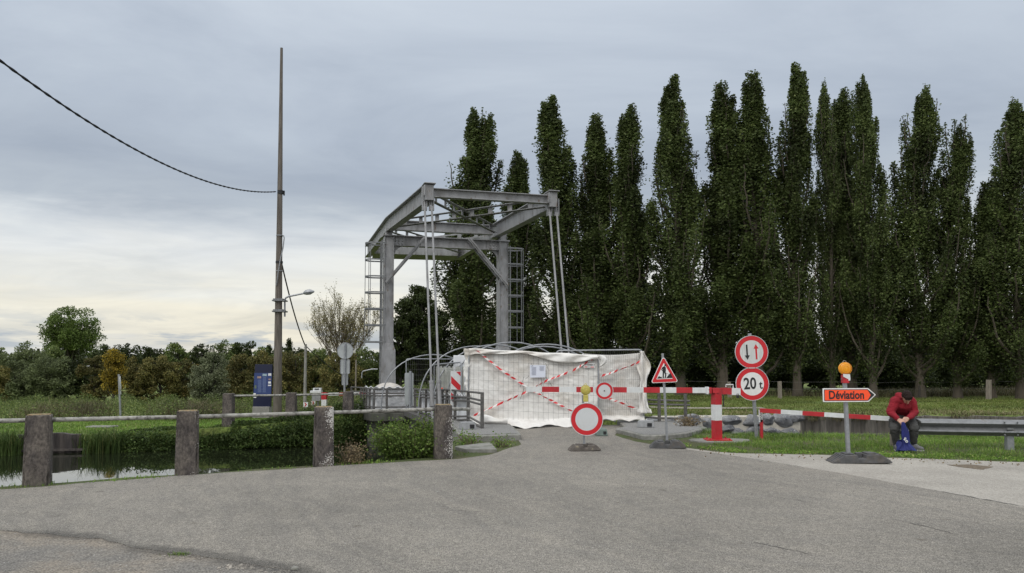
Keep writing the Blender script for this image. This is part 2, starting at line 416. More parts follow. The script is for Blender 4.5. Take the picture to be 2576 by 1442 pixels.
M_TARP = mat('white_geotextile', (0.75, 0.735, 0.705), 0.85, var=0.10, vscale=5.5, col2=(0.50, 0.45, 0.385), c2lo=0.46, c2hi=0.78, c2scale=1.5, bump=0.55, bscale=11, detail=8)
M_TARPC = mat('clean_geotextile', (0.74, 0.745, 0.76), 0.85, var=0.05, vscale=3, bump=0.25, bscale=9)
M_WIRE = mat('fence_wire', (0.16, 0.155, 0.15), 0.5, 0.5, var=0.2, vscale=20)
M_TAPER = mat('tape_red', (0.66, 0.03, 0.035), 0.4)
M_TAPEW = mat('tape_white', (0.72, 0.7, 0.68), 0.4)
M_PAPER = mat('paper', (0.66, 0.69, 0.78), 0.6, var=0.04, vscale=6)
M_INK = mat('print_grey', (0.33, 0.345, 0.42), 0.7)
M_ALU = mat('sign_back_aluminium', (0.42, 0.44, 0.44), 0.32, 0.6, var=0.12, vscale=4)
M_NAVY = mat('navy_panel', (0.006, 0.009, 0.035), 0.35)
M_BLUEP = mat('blue_panel', (0.028, 0.052, 0.165), 0.4, var=0.12, vscale=2)
M_CABLE = mat('black_cable', (0.012, 0.013, 0.016), 0.6)
M_GGREEN = mat('green_grey_plastic', (0.13, 0.17, 0.15), 0.7, var=0.2, vscale=8)
M_GGREY = mat('grey_plastic', (0.28, 0.285, 0.29), 0.75, var=0.2, vscale=8, bump=0.2)
M_PILE = mat('sheet_pile_steel', (0.075, 0.063, 0.056), 0.85, 0.0, var=0.4, vscale=3, stretch=(3, 3, 0.35), col2=(0.035, 0.03, 0.03), c2scale=2, c2lo=0.45, c2hi=0.65, bump=0.4)
M_PILEC = mat('pale_sheet_pile', (0.14, 0.127, 0.11), 0.9, var=0.35, vscale=3, stretch=(3, 3, 0.35), col2=(0.07, 0.065, 0.055), c2scale=2, c2lo=0.5, c2hi=0.7, bump=0.4)
M_STONE = mat('blue_grey_boulder', (0.235, 0.238, 0.245), 0.85, var=0.5, vscale=6, col2=(0.075, 0.078, 0.088), c2scale=3, c2lo=0.45, c2hi=0.62, spots=(0.46, 0.46, 0.45), spotscale=7, spotlo=0.60, spothi=0.68, bump=0.8, bscale=14)
M_MORTAR = mat('pale_mortar', (0.46, 0.43, 0.375), 0.95, var=0.2, vscale=7, bump=0.5, bscale=30)
M_BARK = mat('poplar_bark', (0.10, 0.082, 0.06), 0.95, var=0.5, vscale=3, stretch=(6, 6, 0.5), col2=(0.045, 0.038, 0.03), c2scale=3, bump=0.8, bscale=20)
M_BARKD = mat('dark_bark', (0.05, 0.043, 0.036), 0.95, var=0.4, vscale=4, stretch=(4, 4, 0.6), bump=0.6, bscale=20)
M_TWIG = mat('twig', (0.15, 0.12, 0.08), 0.9, var=0.3, vscale=5)

# ---- road, soil, water
def ground_mat(name, stops, scale, fine, finevar, bump, rough=0.95, big=0.25):
    m = bpy.data.materials.new(name); m.use_nodes = True; t = m.node_tree; L = t.links.new; b = t.nodes['Principled BSDF']
    g = t.nodes.new('ShaderNodeNewGeometry'); pos = g.outputs['Position']
    def noise(sc, d=6, rg=0.6, v=None):
        n = t.nodes.new('ShaderNodeTexNoise'); n.inputs['Scale'].default_value = sc; n.inputs['Detail'].default_value = d
        n.inputs['Roughness'].default_value = rg; L(v or pos, n.inputs['Vector']); return n.outputs[0]
    r = t.nodes.new('ShaderNodeValToRGB'); cr = r.color_ramp
    while len(cr.elements) < len(stops): cr.elements.new(0.5)
    for e, (p, c) in zip(cr.elements, stops): e.position = p; e.color = (*c, 1)
    L(noise(scale, 7, 0.65), r.inputs[0]); c = r.outputs[0]
    def mul(c, f, lo, hi, a=0.3, z=0.7):
        r2 = t.nodes.new('ShaderNodeValToRGB'); r2.color_ramp.elements[0].position = a; r2.color_ramp.elements[1].position = z
        r2.color_ramp.elements[0].color = (lo, lo, lo, 1); r2.color_ramp.elements[1].color = (hi, hi, hi, 1); L(f, r2.inputs[0])
        n = t.nodes.new('ShaderNodeMix'); n.data_type = 'RGBA'; n.blend_type = 'MULTIPLY'; n.inputs[0].default_value = 1
        L(c, n.inputs[6]); L(r2.outputs[0], n.inputs[7]); return n.outputs[2]
    f1 = noise(fine, 2, 0.5)
    c = mul(c, f1, 1 - finevar, 1 + finevar, 0.36, 0.64); c = mul(c, noise(fine * 0.3, 3), 1 - finevar * 0.5, 1 + finevar * 0.5)
    c = mul(c, noise(big, 4), 0.86, 1.14)
    L(c, b.inputs['Base Color']); b.inputs['Roughness'].default_value = rough
    sock(b, 'Specular IOR Level', 'Specular').default_value = 0.25
    bn = t.nodes.new('ShaderNodeBump'); bn.inputs['Strength'].default_value = bump; bn.inputs['Distance'].default_value = 0.02
    L(f1, bn.inputs['Height']); L(bn.outputs[0], b.inputs['Normal'])
    MATS[name] = m; m['pos'] = 1
    return m
M_ASPH = ground_mat('worn_asphalt', [(0.25, (0.178, 0.167, 0.148)), (0.5, (0.221, 0.206, 0.181)), (0.75, (0.254, 0.234, 0.203))], 0.55, 88, 0.52, 0.45)
# cracks, oil stains in the asphalt
def add_cracks(m):
    t = m.node_tree; L = t.links.new; b = t.nodes['Principled BSDF']
    src = b.inputs['Base Color'].links[0].from_socket
    g = t.nodes.new('ShaderNodeNewGeometry')
    nz = t.nodes.new('ShaderNodeTexNoise'); nz.inputs['Scale'].default_value = 1.3; nz.inputs['Detail'].default_value = 6; L(g.outputs['Position'], nz.inputs['Vector'])
    ad = t.nodes.new('ShaderNodeVectorMath'); ad.operation = 'MULTIPLY_ADD'; L(nz.outputs['Color'], ad.inputs[0]); ad.inputs[1].default_value = (0.9, 0.9, 0); L(g.outputs['Position'], ad.inputs[2])
    vo = t.nodes.new('ShaderNodeTexVoronoi'); vo.feature = 'DISTANCE_TO_EDGE'; vo.inputs['Scale'].default_value = 0.34; L(ad.outputs[0], vo.inputs['Vector'])
    r = t.nodes.new('ShaderNodeValToRGB'); r.color_ramp.elements[0].position = 0.0; r.color_ramp.elements[1].position = 0.0042
    r.color_ramp.elements[0].color = (1, 1, 1, 1); r.color_ramp.elements[1].color = (0, 0, 0, 1); L(vo.outputs['Distance'], r.inputs[0])
    n2 = t.nodes.new('ShaderNodeTexNoise'); n2.inputs['Scale'].default_value = 0.8; n2.inputs['Detail'].default_value = 8; n2.inputs['Roughness'].default_value = 0.7; L(g.outputs['Position'], n2.inputs['Vector'])
    r2 = t.nodes.new('ShaderNodeValToRGB'); r2.color_ramp.elements[0].position = 0.55; r2.color_ramp.elements[1].position = 0.62; L(n2.outputs[0], r2.inputs[0])
    mu = t.nodes.new('ShaderNodeMath'); mu.operation = 'MULTIPLY'; L(r.outputs[0], mu.inputs[0]); L(r2.outputs[0], mu.inputs[1])
    mu2 = t.nodes.new('ShaderNodeMath'); mu2.operation = 'MULTIPLY'; L(mu.outputs[0], mu2.inputs[0]); mu2.inputs[1].default_value = 0.6
    mx = t.nodes.new('ShaderNodeMix'); mx.data_type = 'RGBA'; L(mu2.outputs[0], mx.inputs[0]); L(src, mx.inputs[6]); mx.inputs[7].default_value = (0.06, 0.058, 0.055, 1)
    L(mx.outputs[2], b.inputs['Base Color'])
add_cracks(M_ASPH)
def road_wear(m):
    # darker mended patches, polished tyre bands and drip stains
    t = m.node_tree; L = t.links.new; b = t.nodes['Principled BSDF']; g = t.nodes.new('ShaderNodeNewGeometry')
    def mulby(fac_socket, lo, hi, a, z):
        src = b.inputs['Base Color'].links[0].from_socket
        r = t.nodes.new('ShaderNodeValToRGB'); r.color_ramp.elements[0].position = a; r.color_ramp.elements[1].position = z
        r.color_ramp.elements[0].color = (*lo, 1); r.color_ramp.elements[1].color = (*hi, 1); L(fac_socket, r.inputs[0])
        mx = t.nodes.new('ShaderNodeMix'); mx.data_type = 'RGBA'; mx.blend_type = 'MULTIPLY'; mx.inputs[0].default_value = 1; L(src, mx.inputs[6]); L(r.outputs[0], mx.inputs[7]); L(mx.outputs[2], b.inputs['Base Color'])
    # tyre bands: distance from a turning centre at the right, wobbling
    ds = t.nodes.new('ShaderNodeVectorMath'); ds.operation = 'DISTANCE'; L(g.outputs['Position'], ds.inputs[0]); ds.inputs[1].default_value = (13.0, 15.5, 0)
    n = t.nodes.new('ShaderNodeTexNoise'); n.inputs['Scale'].default_value = 0.45; n.inputs['Detail'].default_value = 4; L(g.outputs['Position'], n.inputs['Vector'])
    ad = t.nodes.new('ShaderNodeMath'); ad.operation = 'MULTIPLY_ADD'; L(n.outputs[0], ad.inputs[0]); ad.inputs[1].default_value = 1.6; L(ds.outputs['Value'], ad.inputs[2])
    sc_ = t.nodes.new('ShaderNodeMath'); sc_.operation = 'MULTIPLY'; L(ad.outputs[0], sc_.inputs[0]); sc_.inputs[1].default_value = 0.9
    n1 = t.nodes.new('ShaderNodeTexNoise'); n1.noise_dimensions = '1D'; n1.inputs['Detail'].default_value = 3; L(sc_.outputs[0], n1.inputs['W'])
    mulby(n1.outputs[0], (0.945, 0.945, 0.95), (1.05, 1.045, 1.035), 0.35, 0.65)
    n3 = t.nodes.new('ShaderNodeTexNoise'); n3.inputs['Scale'].default_value = 1.9; n3.inputs['Detail'].default_value = 9; n3.inputs['Roughness'].default_value = 0.75; L(g.outputs['Position'], n3.inputs['Vector'])
    mulby(n3.outputs[0], (0.92, 0.92, 0.925), (1.045, 1.04, 1.03), 0.38, 0.6)
    n4 = t.nodes.new('ShaderNodeTexNoise'); n4.inputs['Scale'].default_value = 5.5; n4.inputs['Detail'].default_value = 4; L(g.outputs['Position'], n4.inputs['Vector'])
    mulby(n4.outputs[0], (1, 1, 1), (0.72, 0.70, 0.68), 0.66, 0.74)
road_wear(M_ASPH)
M_APRON = ground_mat('dusty_concrete', [(0.25, (0.25, 0.232, 0.205)), (0.5, (0.325, 0.303, 0.268)), (0.78, (0.385, 0.362, 0.322))], 0.9, 70, 0.22, 0.4)
M_GRAVEL = ground_mat('dusty_gravel', [(0.3, (0.165, 0.158, 0.148)), (0.46, (0.205, 0.19, 0.168)), (0.68, (0.285, 0.242, 0.19))], 0.9, 60, 0.4, 0.7)
M_SOIL = ground_mat('verge_soil', [(0.3, (0.10, 0.085, 0.055)), (0.5, (0.075, 0.085, 0.035)), (0.7, (0.06, 0.09, 0.025))], 1.2, 40, 0.4, 0.8)
M_LAWN = ground_mat('rough_grass', [(0.28, (0.09, 0.13, 0.030)), (0.5, (0.125, 0.165, 0.042)), (0.66, (0.18, 0.18, 0.067)), (0.8, (0.25, 0.22, 0.115))], 0.30, 9, 0.45, 1.0)
M_PATH = ground_mat('pale_path', [(0.3, (0.26, 0.24, 0.19)), (0.7, (0.36, 0.33, 0.27))], 1.0, 30, 0.3, 0.5)
M_WATER = bpy.data.materials.new('canal_water'); M_WATER.use_nodes = True
def _water():
    t = M_WATER.node_tree; L = t.links.new; b = t.nodes['Principled BSDF']
    b.inputs['Base Color'].default_value = (0.012, 0.015, 0.008, 1); b.inputs['Roughness'].default_value = 0.015
    b.inputs['IOR'].default_value = 1.9
    g = t.nodes.new('ShaderNodeNewGeometry'); mp = t.nodes.new('ShaderNodeMapping'); mp.inputs['Scale'].default_value = (1, 1.0, 1); L(g.outputs['Position'], mp.inputs[0])
    n = t.nodes.new('ShaderNodeTexNoise'); n.inputs['Scale'].default_value = 1.6; n.inputs['Detail'].default_value = 3; L(mp.outputs[0], n.inputs['Vector'])
    bn = t.nodes.new('ShaderNodeBump'); bn.inputs['Strength'].default_value = 0.022; bn.inputs['Distance'].default_value = 0.06; L(n.outputs[0], bn.inputs['Height'])
    L(bn.outputs[0], b.inputs['Normal'])
_water()

# ------------------------------------------------------------------ terrain
WATER_Z = -1.2
POSTS = [G(93.5, 1224), G(469.5, 1198), G(813, 1175), G(1114, 1155)]
def interp(tab, x):
    if x <= tab[0][0]: return tab[0][1]
    for (a, b), (c, d) in zip(tab, tab[1:]):
        if x <= c: return b + (d - b) * (x - a) / (c - a)
    return tab[-1][1]
_off = Vector((-0.49, 0.87, 0)) * 0.45
_near = [(POSTS[0] + _off), (POSTS[1] + _off), (POSTS[2] + _off), (POSTS[3] + _off)]
NEAR = [(-260, -130), (-16, _near[0].y - (16 + _near[0].x) * 0.55)] + [(p.x, p.y) for p in _near] + \
       [(-1.25, 15.2), (-1.15, 18.3), (-0.5, 19.7), (3.2, 20.4), (4.4, 19.6), (5.0, 17.35), (9, 17.25), (20, 16.9), (300, 10)]
FAR = [(-260, -35), (-40, 18.5), (-13.3, 24.9), (-9, 25.85), (-5.9, 26.9), (-5.2, 28.6), (-0.2, 29.9), (2, 30.0), (20, 30.0), (60, 32), (300, 60)]
FZ = [(-260, -0.7), (-13, -0.66), (-9, -0.48), (-6.4, -0.25), (-5.6, -0.12), (-4, -0.1), (0, -0.1), (3, -0.3), (7, -0.42), (300, -0.45)]
def zfar(x, y):
    d = y - interp(FAR, x)
    a = interp(FZ, x)
    if x > 3: a += (-0.30 + 0.43) * min(1, max(0, d / 7.0)) ** 0.8
    elif x < -6: a += -0.06 * min(1, max(0, d / 8))
    a += 0.06 * math.sin(x * 0.31 + 1.3) * math.sin(y * 0.23) * min(1, d / 3 if d > 0 else 0)
    return a
def build_terrain():
    xs = sorted(set([-260, -160, -100, -70, -50, -35] + [round(-28 + i * 0.5, 2) for i in range(113)] + [32, 38, 46, 60, 80, 110, 160, 220, 300]))
    rows = [('n', k) for k in (-40, -14, -6, -3, -1.5, -0.7, -0.25, 0)] + [('w', 0.06, -1.0), ('w', 0.6, -1.9), ('c', 0, 0), ('f', -0.5, -2.0), ('f', -0.04, -1.35)] + \
           [('t', k) for k in (0, 0.4, 1, 1.8, 2.8, 4, 5.5, 7.5, 10, 14, 20, 30, 50, 90, 200, 600, 1600)]
    vs = []; fs = []; mi = []; rnd = random.Random(4)
    for x in xs:
        yn, yf = interp(NEAR, x), interp(FAR, x)
        jn = 0.06 * math.sin(x * 3.1) + 0.04 * math.sin(x * 7.7 + 1)
        for r in rows:
            if r[0] == 'n': vs.append((x, yn + (r[1] if r[1] < -1 else r[1] + jn), 0.0 if r[1] < 0 else -0.03))
            elif r[0] == 'w': vs.append((x, yn + jn + r[1], r[2]))
            elif r[0] == 'c': vs.append((x, (yn + yf) / 2, -2.1))
            elif r[0] == 'f': vs.append((x, yf + r[1], r[2]))
            else: vs.append((x, yf + r[1], zfar(x, yf + r[1])))
    nr = len(rows)
    for i in range(len(xs) - 1):
        for j in range(nr - 1):
            fs.append((i * nr + j, (i + 1) * nr + j, (i + 1) * nr + j + 1, i * nr + j + 1)); mi.append(0 if j < 12 else 1)
    b = MB(); b.v = vs; b.f = fs; b.m = mi
    o = b.build('ground', [M_SOIL, M_LAWN], smooth=False); tag(o, 'grassy ground on both banks of the canal', 'ground', kind='structure')
build_terrain()
b = MB(); b.add([(-280, -140, WATER_Z), (320, -140, WATER_Z), (320, 70, WATER_Z), (-280, 70, WATER_Z)], [(0, 1, 2, 3)])
tag(b.build('water', M_WATER), 'still dark canal water', 'water', kind='structure')

def wobble(pts, step=0.35, amp=0.05, seed=1, closed=True):
    rnd = random.Random(seed); out = []
    n = len(pts)
    for i in range(n if closed else n - 1):
        a, c = Vector(pts[i][:2]), Vector(pts[(i + 1) % n][:2]); k = max(1, int((c - a).length / step)); k = min(k, 60)
        for j in range(k):
            q = a.lerp(c, j / k); out.append((q.x + rnd.uniform(-amp, amp), q.y + rnd.uniform(-amp, amp)))
    return out
def sheet(name, poly, z, material, label, cat='ground', kind='structure'):
    bm = bmesh.new(); f = bm.faces.new([bm.verts.new((p[0], p[1], z)) for p in poly])
    bmesh.ops.triangulate(bm, faces=[f])
    bmesh.ops.recalc_face_normals(bm, faces=bm.faces)
    for fc in bm.faces:
        if fc.normal.z < 0: fc.normal_flip()
    ex = bmesh.ops.extrude_edge_only(bm, edges=[e for e in bm.edges if len(e.link_faces) == 1])      # skirt down to the soil
    for v in ex['geom']:
        if isinstance(v, bmesh.types.BMVert): v.co.z = -0.02
    me = bpy.data.meshes.new(name); bm.to_mesh(me); bm.free(); me.materials.append(material)
    o = mobj(name, me); tag(o, label, cat, kind=kind); return o
g2 = lambda x, y: tuple(G(x, y).xy)
# gravel first, dusty concrete apron next, asphalt over both
sheet('gravel_lot', [(-9, -6), (4, -6), (3, 7.5), (-9, 9)], 0.003, M_GRAVEL, 'dusty gravel beside the road')
apron = [g2(1725, 1127), g2(1790, 1136), g2(1850, 1141), g2(2012, 1144), g2(2140, 1148.5), g2(2352, 1156.5), g2(2576, 1163.5), g2(2900, 1174)]
ap = wobble(apron, 0.25, 0.05, 3, closed=False) + [(16, 7), (16, -4), (6, -4), (2.5, 9), (2.2, 13.5)]
sheet('concrete_apron', ap, 0.006, M_APRON, 'pale dusty concrete strip along the verge', 'road')
left = [g2(-900, 1290), g2(0, 1233), g2(140, 1223), g2(440, 1199.5), g2(790, 1177), g2(1085, 1159), g2(1150, 1155.5), g2(1235, 1146), g2(1312, 1119)]
right = [g2(1545, 1096), g2(1598, 1112), g2(1655, 1122), g2(1740, 1134), g2(1795, 1141), g2(1900, 1156), g2(2120, 1193), g2(2350, 1235), g2(2576, 1279), g2(2900, 1345)]
low = [(9, -3), (0.2, -3)] + [g2(900, 1500), g2(735, 1436), g2(640, 1424), g2(560, 1408), g2(430, 1392), g2(330, 1380), g2(250, 1358), g2(120, 1346), g2(0, 1338), g2(-700, 1330)]
road = wobble(left, 0.3, 0.035, 5, False) + [left[-1], (-0.1, 19.4), (3.0, 20.2)] + wobble(right, 0.3, 0.018, 6, False) + [right[-1]] + wobble(low, 0.12, 0.03, 7, False) + [low[-1]]
sheet('road', road, 0.010, M_ASPH, 'worn grey asphalt road leading to the bridge', 'road')
# ragged dark tar along the broken edge of the asphalt
def tar_material():
    m = bpy.data.materials.new('crumbled_tar'); m.use_nodes = True; t = m.node_tree; L = t.links.new; b = t.nodes['Principled BSDF']; out = t.nodes['Material Output']
    b.inputs['Base Color'].default_value = (0.075, 0.072, 0.068, 1); b.inputs['Roughness'].default_value = 0.95
    at = t.nodes.new('ShaderNodeAttribute'); at.attribute_name = 'across'
    g = t.nodes.new('ShaderNodeNewGeometry'); n = t.nodes.new('ShaderNodeTexNoise'); n.inputs['Scale'].default_value = 14; n.inputs['Detail'].default_value = 8; n.inputs['Roughness'].default_value = 0.85; L(g.outputs['Position'], n.inputs['Vector'])
    n2 = t.nodes.new('ShaderNodeTexNoise'); n2.inputs['Scale'].default_value = 1.1; n2.inputs['Detail'].default_value = 2; L(g.outputs['Position'], n2.inputs['Vector'])
    a1 = t.nodes.new('ShaderNodeMath'); a1.operation = 'MULTIPLY_ADD'; L(n2.outputs[0], a1.inputs[0]); a1.inputs[1].default_value = 0.9; L(n.outputs[0], a1.inputs[2])
    a2 = t.nodes.new('ShaderNodeMath'); a2.operation = 'MULTIPLY_ADD'; L(at.outputs['Fac'], a2.inputs[0]); a2.inputs[1].default_value = 0.55; L(a1.outputs[0], a2.inputs[2])
    r = t.nodes.new('ShaderNodeValToRGB'); r.color_ramp.elements[0].position = 0.0; r.color_ramp.elements[1].position = 1.0
    mr = t.nodes.new('ShaderNodeMapRange'); L(a2.outputs[0], mr.inputs[0]); mr.inputs[1].default_value = 1.24; mr.inputs[2].default_value = 1.58; mr.inputs[3].default_value = 0.0; mr.inputs[4].default_value = 0.40
    tr = t.nodes.new('ShaderNodeBsdfTransparent'); ms = t.nodes.new('ShaderNodeMixShader'); L(mr.outputs[0], ms.inputs[0]); L(tr.outputs[0], ms.inputs[1]); L(b.outputs[0], ms.inputs[2]); L(ms.outputs[0], out.inputs[0])
    return m
def tar_strip(line, w_in, w_out, z):
    vs = []; fs = []; fac = []
    for i, p in enumerate(line):
        a = Vector(line[max(0, i - 1)]); c = Vector(line[min(len(line) - 1, i + 1)]); d = (c - a).normalized(); nn = Vector((-d.y, d.x)); p = Vector(p)
        for k, f in ((-1.0, 0.0), (-0.4, 0.8), (0.0, 1.0), (0.4, 0.7), (1.0, 0.0)):
            q = p + nn * (w_in if k < 0 else w_out) * k; vs.append((q.x, q.y, z)); fac.append(f)
    for i in range(len(line) - 1):
        for j in range(4): fs.append((i * 5 + j, i * 5 + j + 1, (i + 1) * 5 + j + 1, (i + 1) * 5 + j))
    me = bpy.data.meshes.new('road_edge'); me.from_pydata(vs, [], fs); at = me.attributes.new('across', 'FLOAT', 'POINT'); at.data.foreach_set('value', fac); me.materials.append(tar_material()); me.update()
    if me.polygons[0].normal.z < 0: me.flip_normals()
    tag(mobj('road_edge', me), 'dark crumbling tar along the broken edge of the asphalt', 'road edge', kind='structure')
tar_strip([g2(x, y) for x, y in ((1000, 1530), (900, 1490), (735, 1436), (640, 1421), (560, 1405), (430, 1390), (330, 1377), (250, 1357), (120, 1345), (0, 1337), (-300, 1334))], 0.22, 0.30, 0.0145)
def crack(name, pts, wd, label, seed):
    rnd = random.Random(seed); P_ = []
    for a, c in zip(pts, pts[1:]):
        a, c = Vector(a), Vector(c); n = max(2, int((c - a).length / 0.06))
        for k in range(n): q = a.lerp(c, k / n); P_.append(Vector((q.x + rnd.uniform(-.02, .02), q.y + rnd.uniform(-.03, .03))))
    vs = []; fs = []
    for i, q in enumerate(P_):
        d = (P_[min(i + 1, len(P_) - 1)] - P_[max(i - 1, 0)]).normalized(); nn = Vector((-d.y, d.x)) * wd * rnd.uniform(0.25, 1.0) * math.sin(PI * (i + 0.6) / (len(P_) + 0.2)) ** 0.5
        vs += [(q.x - nn.x, q.y - nn.y, 0.0125), (q.x + nn.x, q.y + nn.y, 0.0125)]
        if i: fs.append((2 * i - 2, 2 * i - 1, 2 * i + 1, 2 * i))
    b = MB(); b.v = vs; b.f = fs; b.m = [0] * len(fs); tag(b.build(name, mat('crack_dark', (0.05, 0.048, 0.045), 0.95)), label, 'crack', kind='structure')
crack('road_crack', [g2(2250, 1310), g2(2332, 1328), g2(2380, 1341), g2(2420, 1352)], 0.012, 'short dark crack in the asphalt at lower right', 1)
crack('road_crack', [g2(2350, 1236), g2(2450, 1254), g2(2520, 1266), g2(2620, 1286)], 0.016, 'dark joint between asphalt and pale concrete at the right edge', 2)
crack('road_crack', [g2(1900, 1368), g2(1960, 1380), g2(2050, 1401)], 0.008, 'faint crack in the asphalt at the bottom right of the middle', 3)
# pale footpath along the far bank on the right
pth = []
for x in np.linspace(6.2, 11.5, 14): pth.append((x, 34.0 + 0.12 * (x - 6)))
def ribbon(name, pts, wd, dz, material, label):
    vs = []; fs = []
    for i, (x, y) in enumerate(pts):
        for s in (-1, -0.33, 0.33, 1):
            yy = y + s * wd / 2; vs.append((x, yy, zfar(x, yy) + dz))
    for i in range(len(pts) - 1):
        for j in range(3): fs.append((i * 4 + j, (i + 1) * 4 + j, (i + 1) * 4 + j + 1, i * 4 + j + 1))
    b = MB(); b.v = vs; b.f = fs; b.m = [0] * len(fs)
    tag(b.build(name, material), label, 'path', kind='structure')
ribbon('path', pth, 0.9, 0.03, M_PATH, 'pale footpath across the far grass')

# ------------------------------------------------------------------ foliage
from mathutils import noise as NZ
def leaf_quads(rng, C, L, w=0.55, up=0.0):
    """C (N,3) centres, L (N,) lengths -> rhombus leaves"""
    N = len(C)
    u = rng.normal(size=(N, 3)); u[:, 2] += up; u /= np.linalg.norm(u, axis=1, keepdims=True)
    a = rng.normal(size=(N, 3)); v = np.cross(u, a); v /= np.linalg.norm(v, axis=1, keepdims=True) + 1e-9
    u = u * (L * 0.5)[:, None]; v = v * (L * 0.5 * w)[:, None]
    return np.stack([C - u, C + v - u * 0.1, C + u, C - v - u * 0.1], axis=1)
def blade_quads(rng, B, Hh, W, lean=0.35, bend=0.3):
    """grass blades from base points: two stacked quads each"""
    N = len(B); a = rng.uniform(0, 2 * PI, N); d = np.stack([np.cos(a), np.sin(a), np.zeros(N)], 1)
    p = np.stack([-np.sin(a + rng.uniform(-1, 1, N)), np.cos(a), np.zeros(N)], 1)
    ln = (rng.uniform(0, lean, N) * Hh)[:, None]; bd = (rng.uniform(0, bend, N) * Hh)[:, None]
    up = np.zeros((N, 3)); up[:, 2] = Hh
    mid = B + up * 0.55 + d * ln * 0.4; tip = B + up * (1 - 0.25 * (bd / (Hh[:, None] + 1e-9))) + d * (ln + bd)
    w0 = p * (W * 0.5)[:, None]
    q1 = np.stack([B - w0, B + w0, mid + w0 * 0.8, mid - w0 * 0.8], 1)
    q2 = np.stack([mid - w0 * 0.8, mid + w0 * 0.8, tip + w0 * 0.1, tip - w0 * 0.1], 1)
    return np.concatenate([q1, q2], 0)
def clump_points(rng, centers, radii, counts, flat=1.0, hollow=0.5):
    out = []
    for c, r, n in zip(centers, radii, counts):
        d = rng.normal(size=(n, 3)); d /= np.linalg.norm(d, axis=1, keepdims=True)
        rr = r * (hollow + (1 - hollow) * rng.random(n)) ** 0.6
        d[:, 2] *= flat
        out.append(np.asarray(c) + d * rr[:, None] + rng.normal(size=(n, 3)) * r * 0.12)
    return np.concatenate(out, 0)

LM_POP = leafmat('poplar_leaf', (0.052, 0.073, 0.025), (0.090, 0.117, 0.039), (0.130, 0.152, 0.058), 0.3, patch=0.55, pscale=0.55)
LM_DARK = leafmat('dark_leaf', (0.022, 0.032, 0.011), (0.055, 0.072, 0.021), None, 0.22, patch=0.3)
LM_MID = leafmat('green_leaf', (0.066, 0.098, 0.031), (0.166, 0.215, 0.066), (0.254, 0.273, 0.107), 0.3, patch=0.3)
LM_BRIGHT = leafmat('fresh_leaf', (0.061, 0.096, 0.023), (0.133, 0.189, 0.045), (0.189, 0.228, 0.089), 0.35, patch=0.25)
LM_OLIVE = leafmat('olive_leaf', (0.101, 0.101, 0.036), (0.216, 0.200, 0.068), (0.350, 0.278, 0.101), 0.3, patch=0.3)
LM_BROWN = leafmat('browning_leaf', (0.077, 0.077, 0.027), (0.156, 0.150, 0.053), (0.213, 0.150, 0.050), 0.25, patch=0.3)
LM_YEL = leafmat('yellow_leaf', (0.07, 0.075, 0.022), (0.44, 0.31, 0.04), (0.50, 0.38, 0.06), 0.35, patch=0.35)
LM_SILV = leafmat('silver_leaf', (0.075, 0.090, 0.046), (0.196, 0.218, 0.127), (0.345, 0.368, 0.241), 0.2, patch=0.25, pscale=1.5)
LM_GREY = leafmat('grey_green_leaf', (0.078, 0.100, 0.044), (0.190, 0.222, 0.103), None, 0.25, patch=0.25)
LM_BUSH = leafmat('bush_leaf', (0.065, 0.108, 0.023), (0.144, 0.216, 0.048), (0.245, 0.302, 0.086), 0.3, patch=0.25, pscale=2.0)
LM_DRY = leafmat('dry_leaf', (0.13, 0.095, 0.055), (0.30, 0.23, 0.14), (0.10, 0.10, 0.04), 0.2, patch=0.25, pscale=3)
LM_GRASS = leafmat('grass_blade', (0.094, 0.178, 0.030), (0.195, 0.312, 0.060), (0.338, 0.338, 0.127), 0.3, patch=0.3, pscale=0.8)
LM_LAWN = leafmat('lawn_blade', (0.085, 0.122, 0.028), (0.165, 0.200, 0.052), (0.27, 0.23, 0.12), 0.3, patch=0.35, pscale=0.35)
LM_REED = leafmat('reed_blade', (0.044, 0.077, 0.022), (0.106, 0.156, 0.044), (0.163, 0.163, 0.062), 0.3, patch=0.2, pscale=1.5)
LM_WEED = leafmat('weed_leaf', (0.030, 0.051, 0.015), (0.074, 0.115, 0.030), (0.108, 0.135, 0.047), 0.25, patch=0.35, pscale=1.2)
LM_STRAW = leafmat('straw_blade', (0.068, 0.060, 0.030), (0.152, 0.132, 0.076), (0.056, 0.072, 0.024), 0.25, patch=0.35, pscale=0.6)

def stuff_mesh(name, Q, m, label, cat):
    o = mobj(name, quads_mesh(name, Q, m)); tag(o, label, cat, kind='stuff'); return o

